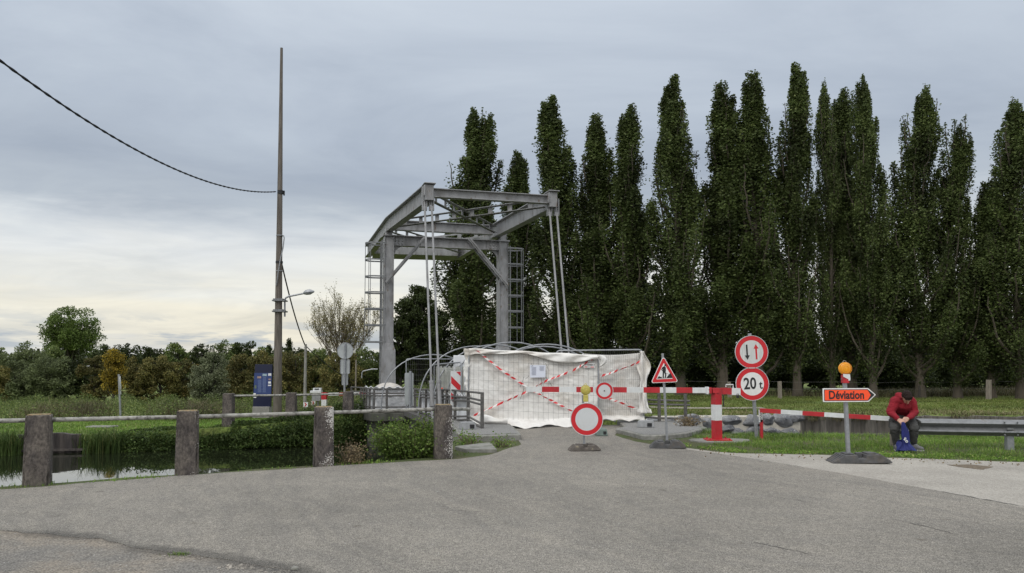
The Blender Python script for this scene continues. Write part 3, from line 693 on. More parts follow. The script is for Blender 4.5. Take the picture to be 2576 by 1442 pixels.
# ---- poplars: a few moulds, copied along the row
def poplar_mould(seed, H=18.0, rmax=1.15, nb=96, leaves=62000, split=0, lower=0.06):
    rng = np.random.default_rng(seed); rnd = random.Random(seed)
    def prof(h):
        pts = [(0.03, 0.6), (0.10, 1.12), (0.22, 1.32), (0.40, 1.18), (0.57, 0.87), (0.72, 0.60), (0.84, 0.38), (0.93, 0.20), (1.0, 0.05)]
        return interp(pts, h)
    tb = MB()
    ph = rnd.uniform(0, 6)
    stem = lambda h: Vector((0.16 * math.sin(h * 5 + ph) * h * 2, 0.16 * math.cos(h * 4 + ph) * h * 2, h * H))
    tb.tube([stem(k / 14 * 0.93) for k in range(15)], [0.17 * (1 - k / 14) ** 0.8 + 0.014 + (0.07 if k == 0 else 0) for k in range(15)], 9)
    for k in range(6):   # root flare ridges
        a = 2 * PI * k / 6 + rnd.random(); tb.tube([(0.21 * math.cos(a), 0.21 * math.sin(a), -0.1), (0.15 * math.cos(a), 0.15 * math.sin(a), 0.7), (0.13 * math.cos(a), 0.13 * math.sin(a), 2.6), (0.3 * math.cos(a), 0.3 * math.sin(a), 4.2)], [0.075, 0.05, 0.035, 0.015], 6)
    pts = []; wts = []; dns = []
    leaders = [(0.0, 0.0, 1.0)] + [(rnd.uniform(-0.9, 0.9), rnd.uniform(-0.6, 0.6), rnd.uniform(0.86, 0.97)) for _ in range(split)]
    for i in range(nb):
        f = (i + rnd.random()) / nb
        h0 = 0.05 + 0.80 * f ** 0.9
        a = rnd.uniform(0, 2 * PI)
        L = rnd.uniform(0.13, 0.26) * (1.1 - 0.45 * h0)
        L = min(L, 1.0 - h0)
        Ro = rmax * rnd.choice((rnd.uniform(0.25, 0.9), rnd.uniform(0.8, 1.25))) * prof(min(1, h0 + L * 0.5)) * (1 + 0.18 * math.sin(3 * a + ph))
        ld = leaders[i % len(leaders)]
        s0 = stem(h0); path = []
        n = 7
        for k in range(n + 1):
            t = k / n
            q = s0 + Vector((math.cos(a), math.sin(a), 0)) * Ro * (1 - math.exp(-2.6 * t)) * 1.05 + Vector((0, 0, L * H * t))
            q += Vector((ld[0], ld[1], 0)) * max(0, (q.z / H - 0.45)) * 1.6
            q += Vector((rnd.uniform(-.05, .05), rnd.uniform(-.05, .05), 0))
            path.append(q)
        tb.tube(path, [0.062 * (1 - 0.85 * k / n) * (1.15 - 0.6 * h0) + 0.006 for k in range(n + 1)], 5, caps=False)
        m = int(9 + L * H * 3.2); bw = rnd.choice((0.15, 0.6, 1.0, 1.3, 1.8))
        for k in range(m):
            t = 0.12 + 0.88 * (k + rnd.random()) / m
            j = min(n - 1, int(t * n)); q = path[j].lerp(path[j + 1], t * n - j)
            pts.append(q); wts.append((0.13 + 0.24 * math.sin(PI * min(1, t * 0.97 + 0.06))) * (1.05 - 0.45 * h0)); dns.append(bw * (0.4 + t))
    # short shoots round the lower trunk
    for i in range(14):
        a = rnd.uniform(0, 2 * PI); h0 = rnd.uniform(lower * 0.6, 0.22); s0 = stem(h0); L = rnd.uniform(1.2, 2.6)
        e = s0 + Vector((math.cos(a) * 0.7, math.sin(a) * 0.7, L)); md = s0 + Vector((math.cos(a) * 0.45, math.sin(a) * 0.45, L * 0.45))
        tb.tube([s0, md, e], [0.03, 0.02, 0.006], 4, caps=False)
        for k in range(8):
            t = k / 7; pts.append(s0.lerp(md, t * 2) if t < 0.5 else md.lerp(e, t * 2 - 1)); wts.append(0.24); dns.append(0.7)
    pts = np.array([tuple(p) for p in pts]); wts = np.array(wts); dns = np.array(dns) * wts
    idx = rng.choice(len(pts), size=leaves, p=dns / dns.sum())
    off = np.clip(rng.normal(size=(leaves, 3)), -1.5, 1.5) * wts[idx][:, None] * np.array([0.62, 0.62, 1.15])
    C = pts[idx] + off
    C = C[C[:, 2] > H * lower * 0.7]
    L = rng.uniform(0.07, 0.14, len(C))
    Q = leaf_quads(rng, C, L, 0.8, 0.2)
    mid = C[(C[:, 2] > 0.48 * H) & (C[:, 2] < 0.64 * H)]
    return tb, Q, float(np.percentile(np.abs(mid[:, 0]), 93))
POP = []
for k, (sd, sp, rm) in enumerate(((11, 0, 1.15), (23, 1, 1.15), (37, 2, 1.25), (51, 0, 1.0), (64, 1, 1.2))):
    tb, Q, r95 = poplar_mould(sd, split=sp, rmax=rm)
    POP.append((tb, quads_mesh('crown', Q, LM_POP), r95))
POPLARS = [   # x of the stem, y of the top, half width of the crown, distance, mould, spin, label
    (1193, 256, 74, 51, 2, 0.4, 'broad poplar with three ragged tops behind the bridge portal, leftmost poplar'),
    (1300, 374, 38, 57, 3, 1.4, 'short slim poplar just behind the right bridge pylon and its ladder cage'),
    (1402, 232, 62, 50, 0, 2.2, 'tall leaning poplar right behind the two right-hand tie rods'),
    (1503, 277, 42, 49, 3, 3.9, 'slender pointed poplar standing just right of the right-hand tie rods'),
    (1597, 253, 40, 48, 3, 5.2, 'thin loose poplar with sky on both sides, above the right fence end'),
    (1712, 176, 56, 46.5, 0, 0.9, 'tall full poplar above the triangular roadworks sign'),
    (1818, 197, 44, 46, 3, 2.7, 'narrow dark poplar above the red and white barrier post'),
    (1910, 171, 44, 45.5, 3, 0.2, 'narrow poplar directly above the two round signs'),
    (2006, 151, 50, 45, 0, 4.4, 'tallest poplar of the row, right of the two round signs'),
    (2094, 196, 36, 45.5, 4, 3.3, 'poplar right of the tallest one, above the amber lamp'),
    (2143, 212, 38, 46.5, 3, 4.9, 'poplar squeezed between two others right above the orange arrow sign'),
    (2196, 174, 52, 44, 2, 1.2, 'broad poplar with several tops, above the point of the orange arrow sign'),
    (2314, 196, 60, 43.5, 4, 5.6, 'tall two-topped poplar above the seated person'),
    (2408, 279, 50, 43, 1, 2.0, 'lower round-topped poplar touching the right side of the one above the seated person'),
    (2492, 452, 34, 42.5, 3, 0.8, 'low poplar leaning against the left side of the last wide poplar'),
    (2568, 222, 66, 41.5, 4, 0.0, 'wide poplar cut off by the right edge, apart from the rest of the row'),
]
for i, (px, py, hw, Y, k, spin, lab) in enumerate(POPLARS):
    p = P(px, 950, Y); z = zfar(p.x, Y) - 0.05
    top = P(px, py, Y).z
    t = thing('poplar_tree', lab, 'tree', (p.x, Y, z), (0, 0, spin), 'row of poplars on the far bank')
    tb, cm, r95 = POP[k]
    if tb.__class__ is MB:
        tr = tb.build('trunk', M_BARK, t, smooth=True); POP[k] = (tr, cm, r95)
    else: tr = tb.copy(); COL.objects.link(tr); tr.parent = t
    cr = mobj('crown', cm, t)
    sx = 1.05 * hw * mpp(Y) / r95
    t.scale = (sx, sx, (top - z) / 18.25)

# ---- other trees and bushes
def broad_tree(name, label, px, ytop, hw, Y, leaf, ybot=None, seed=0, n_cl=40, n_leaf=6000, ls=0.16, zb=None, crown0=0.1, depth=0.8, clr=0.30, cat='tree', group=None, gaps=0.0, bark=None, taper=1.0, up=0.0):
    """a crown of leafy clumps on a trunk with limbs; crown fills the given outline"""
    rng = np.random.default_rng(seed + 1000); rnd = random.Random(seed)
    p = P(px, 900, Y); z0 = zfar(p.x, Y) if zb is None else zb
    top = P(px, ytop, Y).z; H = top - z0; rw = hw * mpp(Y)
    t = thing(name, label, cat, (p.x, Y, z0 - 0.03), 0, group)
    c0 = crown0 * H
    cz = (c0 + H) / 2; rz = (H - c0) / 2
    cen = []; rad = []
    for i in range(n_cl):
        d = rng.normal(size=3); d /= np.linalg.norm(d); r = rng.random() ** 0.42
        q = np.array([d[0] * rw * r, d[1] * rw * depth * r, cz + d[2] * rz * r])
        f = (q[2] - c0) / (H - c0 + 1e-9)
        q[:2] *= 1 - (1 - taper) * f
        cr = clr * min(rw, rz * 1.3) * rng.uniform(0.65, 1.25)
        q[:2] *= max(0.2, 1 - 0.5 * cr / rw); q[2] = min(q[2], H - cr * 0.8)
        cen.append(q); rad.append(cr)
    cnt = np.maximum(12, (n_leaf * np.array(rad) ** 1.6 / np.sum(np.array(rad) ** 1.6)).astype(int))
    C = clump_points(rng, cen, rad, cnt, 0.85, 0.35)
    C = C[C[:, 2] > 0.06 * H * (crown0 > 0.05)]
    C = C[C[:, 2] < H * 1.03]
    Q = leaf_quads(rng, C, rng.uniform(0.7, 1.3, len(C)) * ls, 0.65, up)
    mobj('crown', quads_mesh('crown', Q, leaf), t)
    tb = MB(); rt = max(0.05, 0.022 * H)
    tb.tube([(0, 0, -0.1), (0.02 * H, 0, 0.25 * H), (-0.02 * H, 0.01 * H, 0.5 * H), (0, 0, 0.8 * H)], [rt * 1.3, rt, rt * 0.7, rt * 0.25], 7)
    for q in cen[::2]:
        h = max(0.05 * H, q[2] * rnd.uniform(0.35, 0.65)); h = min(h, 0.75 * H)
        s0 = Vector((0, 0, h)); e = Vector(q); md = s0.lerp(e, 0.5) + Vector((0, 0, -0.04 * H))
        tb.tube([s0, md, e], [rt * 0.42, rt * 0.25, rt * 0.08], 5, caps=False)
    tb.build('trunk', bark or M_BARKD, t, smooth=True)
    return t
BR = broad_tree
# back row, left (skyline)
BR('round_tree', 'big round green tree rising above the hedge at far left, alone against the sky', 181, 770, 78, 115, LM_BRIGHT, seed=1, n_cl=170, n_leaf=20000, ls=0.27, crown0=0.22, clr=0.19, taper=0.92, depth=0.9)
BR('willow_bush', 'grey-green dome-shaped tree low at the left edge, left of the big round tree', 66, 858, 62, 60, LM_GREY, seed=2, n_cl=70, clr=0.22, n_leaf=9000, ls=0.15, crown0=0.02)
BR('bush_tree', 'dark tree at the very left edge behind the yellowing bush', -30, 872, 60, 62, LM_GREY, seed=3, n_leaf=4500, ls=0.2, crown0=0.02)
sk = [(128, 862, 46, LM_MID), (262, 868, 40, LM_DARK), (322, 862, 44, LM_DARK), (386, 866, 42, LM_DARK), (446, 862, 42, LM_MID), (508, 858, 44, LM_DARK), (566, 846, 48, LM_MID), (612, 852, 40, LM_DARK), (660, 872, 40, LM_MID), (735, 868, 44, LM_DARK), (800, 876, 46, LM_MID)]
sl = ['mid green treetop just right of the dome-shaped tree, under the round tree', 'dark treetop right under the right side of the big round tree', 'dark treetop above the yellow autumn bush, slightly left of it', 'dark treetop on the skyline above the leaning signpost', 'green treetop on the skyline left of the silvery bush', 'dark treetop on the skyline above the left side of the silvery bush',
      'highest green treetop of the far hedge, above the silvery bush', 'dark treetop just left of the tall pole above the blue board', 'low green treetop touching the left side of the tall pole', 'dark treetop right of the tall pole below the lamp head', 'green treetop beside the bare twiggy tree, on its left']
for i, (px, yt, hw, lm) in enumerate(sk):
    BR('background_tree', sl[i], px, yt, hw, 68 + (i * 37 % 7), lm, seed=20 + i, n_cl=60, n_leaf=7000, ls=0.17, crown0=0.02, group='trees behind the hedge on the left', clr=0.24)
# conifers behind the pole
def conifer(label, px, yt, hw, Y, seed):
    rng = np.random.default_rng(seed); p = P(px, 900, Y); z0 = zfar(p.x, Y); H = P(px, yt, Y).z - z0; rw = hw * mpp(Y)
    t = thing('conifer_tree', label, 'tree', (p.x, Y, z0), 0, 'conifers on the skyline')
    pts = []
    tb = MB(); tb.tube([(0, 0, 0), (0, 0, H * 0.5), (0, 0, H)], [0.16, 0.1, 0.02], 7)
    for k in range(26):
        f = 0.12 + 0.86 * k / 26; r = rw * (1 - f) ** 0.8 * rng.uniform(0.75, 1.1)
        for j in range(6):
            a = j * PI / 3 + k * 0.9 + rng.uniform(-.3, .3); e = Vector((r * math.cos(a), r * math.sin(a), f * H - 0.15 * r))
            tb.tube([(0, 0, f * H), tuple(e)], [0.03, 0.008], 3, caps=False)
            for s in range(22): 
                u = rng.uniform(0.15, 1); pts.append((e.x * u + rng.normal() * 0.1, e.y * u + rng.normal() * 0.1, f * H - 0.15 * r * u + rng.normal() * 0.12))
    mobj('crown', quads_mesh('crown', leaf_quads(rng, np.array(pts), rng.uniform(0.12, 0.26, len(pts)), 0.4), LM_DARK), t)
    tb.build('trunk', M_BARKD, t)
conifer('dark conifer with a spiky top just left of the tall pole', 676, 868, 20, 74, 3)
conifer('dark pointed conifer just right of the tall pole, under the lamp bracket', 727, 851, 22, 74, 4)
conifer('small dark conifer beside the yellow autumn bush, on the skyline', 262, 866, 14, 74, 5)
# front hedge, left
hd = [(-18, 908, 44, LM_OLIVE, 'yellow-green bush at the left edge of the hedge'), (52, 905, 56, LM_GREY, 'grey-green hedge bush between the left edge and the dark tall bush'), (128, 884, 56, LM_GREY, 'tall dark grey-green hedge bush below the big round tree, left half'),
      (196, 884, 52, LM_DARK, 'dark hedge bush below the big round tree, right half'), (240, 892, 42, LM_BROWN, 'brownish hedge bush just left of the yellow autumn bush'), (344, 896, 46, LM_OLIVE, 'olive hedge bush right behind the leaning signpost'),
      (404, 892, 50, LM_OLIVE, 'olive hedge bush in the middle between leaning signpost and silvery bush'), (462, 900, 44, LM_BROWN, 'brown-tinged hedge bush touching the left of the silvery bush'), (610, 888, 54, LM_BROWN, 'reddish brown hedge bush left of the blue information board'),
      (668, 880, 54, LM_OLIVE, 'olive bush right behind the blue information board'), (745, 872, 60, LM_BROWN, 'brownish bush between the tall pole and the concrete lamp mast'), (800, 876, 62, LM_MID, 'green bush behind the concrete lamp mast'),
      (862, 880, 58, LM_OLIVE, 'olive bush behind the round sign seen from its back'), (930, 868, 60, LM_MID, 'green bush right beside the left bridge pylon')]
for i, (px, yt, hw, lm, lab) in enumerate(hd):
    BR('hedge_bush', lab, px, yt, hw * 1.15, 46.5 + (i * 5 % 4) * 0.9, lm, seed=50 + i, n_cl=80, n_leaf=10500, ls=0.115, crown0=-0.15, depth=0.7, cat='bush', group='bushes of the hedge on the left', clr=0.20)
BR('autumn_bush', 'bush turned bright yellow in the middle of the left hedge', 287, 876, 38, 44.5, LM_YEL, seed=80, n_cl=60, n_leaf=6500, ls=0.10, crown0=0.22, cat='bush', taper=0.8)
BR('silver_bush', 'rounded silvery fine-leaved bush standing in the hedge', 531, 884, 52, 41.5, LM_SILV, seed=81, n_cl=120, n_leaf=17000, ls=0.08, crown0=-0.05, depth=0.9, cat='bush', clr=0.22, up=0.6)
# round the bridge
BR('leafy_tree', 'dark broad-leaved tree between the bridge pylons, left of the poplars', 1048, 716, 84, 46, LM_DARK, seed=90, n_cl=180, n_leaf=36000, ls=0.13, crown0=0.03, clr=0.18, taper=0.72)
BR('leafy_tree', 'low dark tree seen through the bridge portal, just right of the left pylon', 1004, 790, 54, 45, LM_DARK, seed=91, n_cl=90, n_leaf=14000, ls=0.13, crown0=0.0, clr=0.22)
BR('leafy_tree', 'dark tree filling the gap under the first poplar, behind the left tie rods', 1120, 770, 66, 54, LM_DARK, seed=92, n_cl=70, n_leaf=12000, ls=0.15, crown0=0.0, clr=0.22)
# understorey behind the poplars
us = [(1215, 800, 62), (1300, 810, 56), (1370, 800, 56), (1450, 790, 54), (1530, 650, 50), (1610, 640, 50), (1690, 740, 54), (1770, 780, 54), (1850, 830, 54), (1935, 800, 56), (2015, 840, 56), (2095, 850, 56), (2180, 830, 56), (2265, 850, 56), (2345, 830, 56), (2425, 800, 56), (2500, 780, 56), (2580, 740, 60)]
ul = ['behind the first poplar, left of the right pylon', 'directly behind the right pylon foot', 'between the right pylon and the tie rods', 'behind the right-hand tie rods, low', 'tall, filling the sky gap left of the thin loose poplar', 'tall, filling the sky gap right of the thin loose poplar', 'above the roadworks triangle, behind the full poplar', 'behind the narrow poplar by the barrier post', 'left of the upper round sign', 'right of the upper round sign',
      'below the tallest poplar, half way to the amber lamp', 'just left of the amber lamp on the detour sign', 'just right of the amber lamp on the detour sign', 'left of the seated person, behind the trunks', 'right above the seated person, behind the trunks', 'above the guardrail, behind the lower round-topped poplar', 'in the gap before the last poplar on the right', 'at the right edge behind the last poplar']
for i, (px, yt, hw) in enumerate(us):
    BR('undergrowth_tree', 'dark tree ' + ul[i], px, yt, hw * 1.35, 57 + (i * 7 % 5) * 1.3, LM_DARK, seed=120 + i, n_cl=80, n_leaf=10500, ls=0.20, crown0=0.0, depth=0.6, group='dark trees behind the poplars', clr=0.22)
hl = ['between the right pylon and the fence top', 'behind the right end of the white fence', 'behind the triangular roadworks sign', 'behind the barrier post', 'behind the two round signs', 'right of the two round signs', 'behind the amber lamp', 'behind the tip of the orange arrow', 'behind the seated person', 'above the left part of the guardrail', 'above the right part of the guardrail', 'at the right edge of the picture']
for i, px in enumerate((1330, 1520, 1650, 1760, 1870, 1975, 2085, 2190, 2295, 2400, 2500, 2600)):
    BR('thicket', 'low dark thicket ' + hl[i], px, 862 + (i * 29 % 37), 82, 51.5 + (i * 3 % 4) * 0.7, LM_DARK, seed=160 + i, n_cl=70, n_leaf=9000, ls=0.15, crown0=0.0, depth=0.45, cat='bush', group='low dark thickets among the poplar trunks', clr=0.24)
# the far wood that closes the horizon
_r = np.random.default_rng(404); _n = 42000
_x = _r.uniform(-190, 230, _n); _y = 150 + 14 * _r.random(_n); _h = np.array([4.6 + 2.2 * NZ.noise(Vector((x * 0.06, 1, 1))) + 1.6 * NZ.noise(Vector((x * 0.22, 4, 2))) for x in _x])
_C = np.stack([_x, _y, -0.6 + _h * _r.random(_n) ** 0.75], 1)
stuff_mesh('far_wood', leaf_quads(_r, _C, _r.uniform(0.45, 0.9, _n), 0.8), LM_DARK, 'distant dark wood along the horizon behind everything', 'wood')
# twiggy half-bare tree
def twiggy():
    rnd = random.Random(8); rng = np.random.default_rng(8); Y = 50
    p = P(858, 900, Y); z0 = zfar(p.x, Y); H = P(858, 750, Y).z - z0; rw = 86 * mpp(Y)
    t = thing('twiggy_tree', 'half-bare twiggy tree left of the bridge, fanning out against the sky', 'tree', (p.x, Y, z0))
    tb = MB(); pts = []
    tb.tube([(0, 0, 0), (0.05, 0, 0.3 * H)], [0.16, 0.12], 7)
    def grow(s, d, L, r, lev):
        n = 5; path = [s]; q = s.copy(); dd = d.copy()
        for k in range(n):
            dd = (dd + Vector((rnd.uniform(-.16, .16), rnd.uniform(-.16, .16), 0.10))).normalized(); q = q + dd * L / n; path.append(q)
        tb.tube(path, [r * (1 - 0.75 * k / n) for k in range(n + 1)], 4 if lev else 5, caps=False)
        if lev < 3:
            for k in range((7, 5, 3)[lev]):
                u = rnd.uniform(0.25, 1.0); j = min(n - 1, int(u * n)); s2 = path[j].lerp(path[j + 1], u * n - j)
                d2 = (dd + Vector((rnd.uniform(-.75, .75), rnd.uniform(-.75, .75), rnd.uniform(-.1, .5)))).normalized()
                grow(s2, d2, L * rnd.uniform(0.42, 0.62), max(0.008, r * 0.5), lev + 1)
        if lev >= 2:
            for q in path[1:]:
                if rnd.random() < 0.95: pts.append((q.x + rnd.gauss(0, .08), q.y + rnd.gauss(0, .08), q.z + rnd.gauss(0, .08)))
    for i in range(11):
        a = i * 2 * PI / 11 + rnd.random() * 0.4; sp = rnd.uniform(0.15, 1.0)
        grow(Vector((0.05, 0, 0.20 * H)), Vector((math.cos(a) * sp, math.sin(a) * sp, 1)).normalized(), H * 0.52, 0.05, 0)
    # densely leaved base
    cen = [(rng.normal() * rw * 0.5, rng.normal() * 0.6, rng.uniform(0.1, 0.45) * H) for _ in range(20)]
    C = np.concatenate([np.array(pts), clump_points(rng, cen, [0.7] * 20, [90] * 20)], 0)
    mobj('crown', quads_mesh('crown', leaf_quads(rng, C, rng.uniform(0.07, 0.13, len(C)), 0.5), LM_OLIVE), t)
    tb.build('trunk', M_TWIG, t)
twiggy()

# ---- grasses (nobody could count these)
def scatter(rng, n, x0, x1, ylo, yhi, zf, dens=None):
    X = rng.uniform(x0, x1, n); lo = np.array([ylo(x) for x in X]); hi = np.array([yhi(x) for x in X])
    Yv = lo + (hi - lo) * rng.random(n); ok = hi > lo; X, Yv = X[ok], Yv[ok]
    if dens is not None: k = np.array([dens(x, y) for x, y in zip(X, Yv)]) > rng.random(len(X)); X, Yv = X[k], Yv[k]
    return np.stack([X, Yv, np.array([zf(x, y) for x, y in zip(X, Yv)])], 1)
rng = np.random.default_rng(77)
vedge = [(p[0], p[1]) for p in apron]
vlow = [(2.4, 16.0), (3.1, 15.1)] + vedge[1:]
patchy = lambda x, y: max(0.12, min(1, 0.62 + 1.1 * NZ.noise(Vector((x * 0.75, y * 1.3, 4))) + 0.5 * NZ.noise(Vector((x * 2.3, y * 3.1, 9)))))
B = scatter(rng, 60000, 4.0, 15, lambda x: interp(vlow, x) + 0.02, lambda x: interp(NEAR, x) + 0.05, lambda x, y: 0.0, lambda x, y: min(1, 0.35 + 1.6 * (y - interp(vlow, x))) * patchy(x, y))
B = B[np.hypot((B[:, 0] - 4.42) / 0.62, (B[:, 1] - 15.9) / 0.42) > 0.95]
tall = np.array([1 + 1.1 * max(0, NZ.noise(Vector((x * 1.7, y * 2.2, 12)))) for x, y, z in B])
hb = tall * rng.uniform(0.022, 0.064, len(B)) * (0.6 + 0.5 * (B[:, 1] - np.array([interp(vlow, x) for x in B[:, 0]])).clip(0, 1.9))
Q = blade_quads(rng, B, hb, rng.uniform(0.005, 0.010, len(B)), 0.7, 0.6)
Bc = scatter(rng, 9000, 3.2, 14, lambda x: interp(vlow, x) - 0.03, lambda x: interp(vlow, x) + 0.7, lambda x, y: 0.0)
Bc[:, 2] = rng.uniform(0.01, 0.05, len(Bc))
Bc = Bc[np.array([NZ.noise(Vector((x * 1.9, y * 3.0, 21))) > -0.12 for x, y, z in Bc])]
Q = np.concatenate([Q, leaf_quads(rng, Bc, rng.uniform(0.02, 0.045, len(Bc)), 0.8)], 0)
stuff_mesh('verge_grass', Q, LM_GRASS, 'short green verge grass between the pale strip and the canal', 'grass')
# far lawns
B = scatter(rng, 90000, 1.5, 32, lambda x: interp(FAR, x) + 0.15, lambda x: 45, zfar, lambda x, y: (0.25 if (abs(y - 34.0 - 0.12 * (x - 6)) < 0.5 and 6.0 < x < 11.6) else 1) * max(0.15, min(1, 0.65 + 0.9 * NZ.noise(Vector((x * 0.35, y * 0.5, 1))) + 0.4 * NZ.noise(Vector((x * 1.2, y * 1.5, 6))))))
Q = blade_quads(rng, B, rng.uniform(0.03, 0.11, len(B)), rng.uniform(0.016, 0.03, len(B)), 0.9, 0.7)
stuff_mesh('far_lawn_grass', Q, LM_LAWN, 'mown grass on the far bank below the poplars', 'grass')
B = scatter(rng, 30000, -24, -5.5, lambda x: interp(FAR, x) + 0.1, lambda x: interp(FAR, x) + 7, zfar)
Q = blade_quads(rng, B, rng.uniform(0.03, 0.09, len(B)), rng.uniform(0.016, 0.03, len(B)), 0.7, 0.6)
stuff_mesh('left_lawn_grass', Q, LM_GRASS, 'bright mown grass behind the sheet piling on the left', 'grass')
B = scatter(rng, 16000, 2.5, 32, lambda x: interp(FAR, x) + 0.12, lambda x: interp(FAR, x) + 2.6, zfar, lambda x, y: max(0, 1 - (y - interp(FAR, x)) / 2.6) * (0.5 + 0.5 * math.sin(x * 0.8 + y)))
Q = blade_quads(rng, B, rng.uniform(0.05, 0.16, len(B)), rng.uniform(0.014, 0.028, len(B)), 1.0, 0.8)
stuff_mesh('dry_bank_grass', Q, leafmat('pale_straw', (0.16, 0.14, 0.075), (0.33, 0.28, 0.17), (0.12, 0.14, 0.05), 0.25, patch=0.3), 'dry straw-coloured grass on the far bank slope', 'grass')
# tall weeds at the foot of the hedge
B = scatter(rng, 20000, -30, -5.0, lambda x: interp(FAR, x) + 6.4 + 0.4 * math.sin(x * 1.3), lambda x: interp(FAR, x) + 14, zfar, lambda x, y: (0.85 if x < -11 else 0.25) * (0.5 + 0.5 * math.sin(x * 1.1 + y * 0.5)))
Q = blade_quads(rng, B, rng.uniform(0.25, 0.85, len(B)), rng.uniform(0.014, 0.03, len(B)), 0.6, 0.6)
stuff_mesh('dry_weeds', Q, LM_STRAW, 'tall dry weeds along the foot of the hedge', 'weeds')
Bl = scatter(rng, 95000, -36, -4.6, lambda x: interp(FAR, x) + 6.2 + 0.4 * math.sin(x * 1.9), lambda x: interp(FAR, x) + 22, zfar)
Bl[:, 2] += rng.random(len(Bl)) ** 1.3 * (0.5 + 0.35 * np.sin(Bl[:, 0] * 1.7) * np.sin(Bl[:, 1] * 1.3 + Bl[:, 0]))
stuff_mesh('green_weeds', leaf_quads(rng, Bl, rng.uniform(0.05, 0.11, len(Bl)), 0.5), LM_MID, 'knee-high green weeds in front of the hedge', 'weeds')
# foot of the poplars: brambles and dry grass
B = scatter(rng, 9000, 10.5, 34, lambda x: 44.2, lambda x: 49, zfar, lambda x, y: 0.35 + 0.65 * (x > 22))
Q = blade_quads(rng, B, rng.uniform(0.15, 0.6, len(B)), rng.uniform(0.02, 0.04, len(B)), 0.6, 0.6)
stuff_mesh('dry_undergrowth', Q, LM_STRAW, 'dry grass and brambles between the poplar trunks', 'undergrowth')
# bank vegetation, left of the bridge
def bankz(x, y):
    d = (y - interp(FAR, x)) / 0.6; return WATER_Z + max(0, min(1, d + 0.6)) * (zfar(x, y) - WATER_Z)
def bx(px): return P(px, 1100, 25.6).x
X0, X1 = bx(318), bx(905)
Bl = scatter(rng, 46000, X0, X1, lambda x: interp(FAR, x) - 0.55, lambda x: interp(FAR, x) + 0.9, bankz)
n = len(Bl); lump = np.array([min(1, max(0, 0.5 + 0.9 * NZ.noise(Vector((x * 0.9, y * 0.8, 3))) + 0.5 * NZ.noise(Vector((x * 2.6, y * 2, 7))))) for x, y in zip(Bl[:, 0], Bl[:, 1])])
Bl[:, 2] = np.where(rng.random(n) < 0.6, WATER_Z + rng.random(n) * (0.40 + 0.34 * lump), Bl[:, 2] + rng.random(n) * (0.20 * lump - 0.04))
Bl[:, 1] -= rng.random(n) * 0.35 * lump
rt = np.clip((Bl[:, 0] - bx(560)) / (bx(790) - bx(560)), 0, 1); Bl[:, 2] += rt * rng.random(n) * 0.42
stuff_mesh('bank_weeds', leaf_quads(rng, Bl, rng.uniform(0.035, 0.10, n), 0.7), LM_WEED, 'dense dark weeds covering the canal bank left of the bridge', 'weeds')
Bg = scatter(rng, 6500, X0 - 1, X1, lambda x: interp(FAR, x) - 0.5, lambda x: interp(FAR, x) + 0.6, lambda x, y: WATER_Z + 0.1, lambda x, y: max(0.0, 0.25 + 1.4 * NZ.noise(Vector((x * 1.1, 2, 5)))))
Q = blade_quads(rng, Bg, rng.uniform(0.35, 0.8, len(Bg)), rng.uniform(0.014, 0.028, len(Bg)), 0.7, 1.0)
stuff_mesh('bank_grass', Q, LM_REED, 'long grass hanging over the water on the left bank', 'grass')
def bx2(px):
    x = -14.0
    for _ in range(30): x = (px - CX) / FPX * (interp(FAR, x) - 0.5)
    return x
def reeds(px0, px1, n, label, hmin, hmax):
    B = scatter(rng, n, bx2(px0), bx2(px1), lambda x: interp(FAR, x) - 1.0, lambda x: interp(FAR, x) - 0.05, lambda x, y: WATER_Z)
    stuff_mesh('reeds', blade_quads(rng, B, rng.uniform(hmin, hmax, len(B)), rng.uniform(0.018, 0.035, len(B)), 0.35, 0.45), LM_REED, label, 'reeds')
reeds(-60, 66, 800, 'green reeds in the water at the left edge', 0.5, 0.92)
reeds(236, 318, 420, 'green reeds at the right end of the dark sheet piling', 0.42, 0.85)
# fringe along the road edge and the posts
pl = [POSTS[0] + (POSTS[0] - POSTS[1]) * 1.2] + POSTS + [Vector((-0.9, 13.4, 0)), Vector((-0.35, 14.3, 0))]
pts = []
for a, c in zip(pl, pl[1:]):
    nrm = Vector((-(c - a).y, (c - a).x, 0)).normalized()
    for k in range(int((c - a).length * 260)):
        q = a.lerp(c, rng.random()) + nrm * rng.normal(0.06, 0.09); pts.append((q.x, q.y, 0.0))
B = np.array(pts); dd = 0.55 + 0.45 * np.sin(B[:, 0] * 3.3) * np.sin(B[:, 0] * 1.27 + 1); B = B[dd ** 3 > rng.random(len(B))]
Q = blade_quads(rng, B, rng.uniform(0.015, 0.075, len(B)), rng.uniform(0.004, 0.009, len(B)), 0.8, 0.6)
Q = np.concatenate([Q, leaf_quads(rng, B[::2] + [0, 0, 0.02], rng.uniform(0.015, 0.035, len(B[::2])), 0.7)], 0)
stuff_mesh('roadside_grass', Q, LM_GRASS, 'tufts of grass along the road edge at the concrete posts', 'grass')

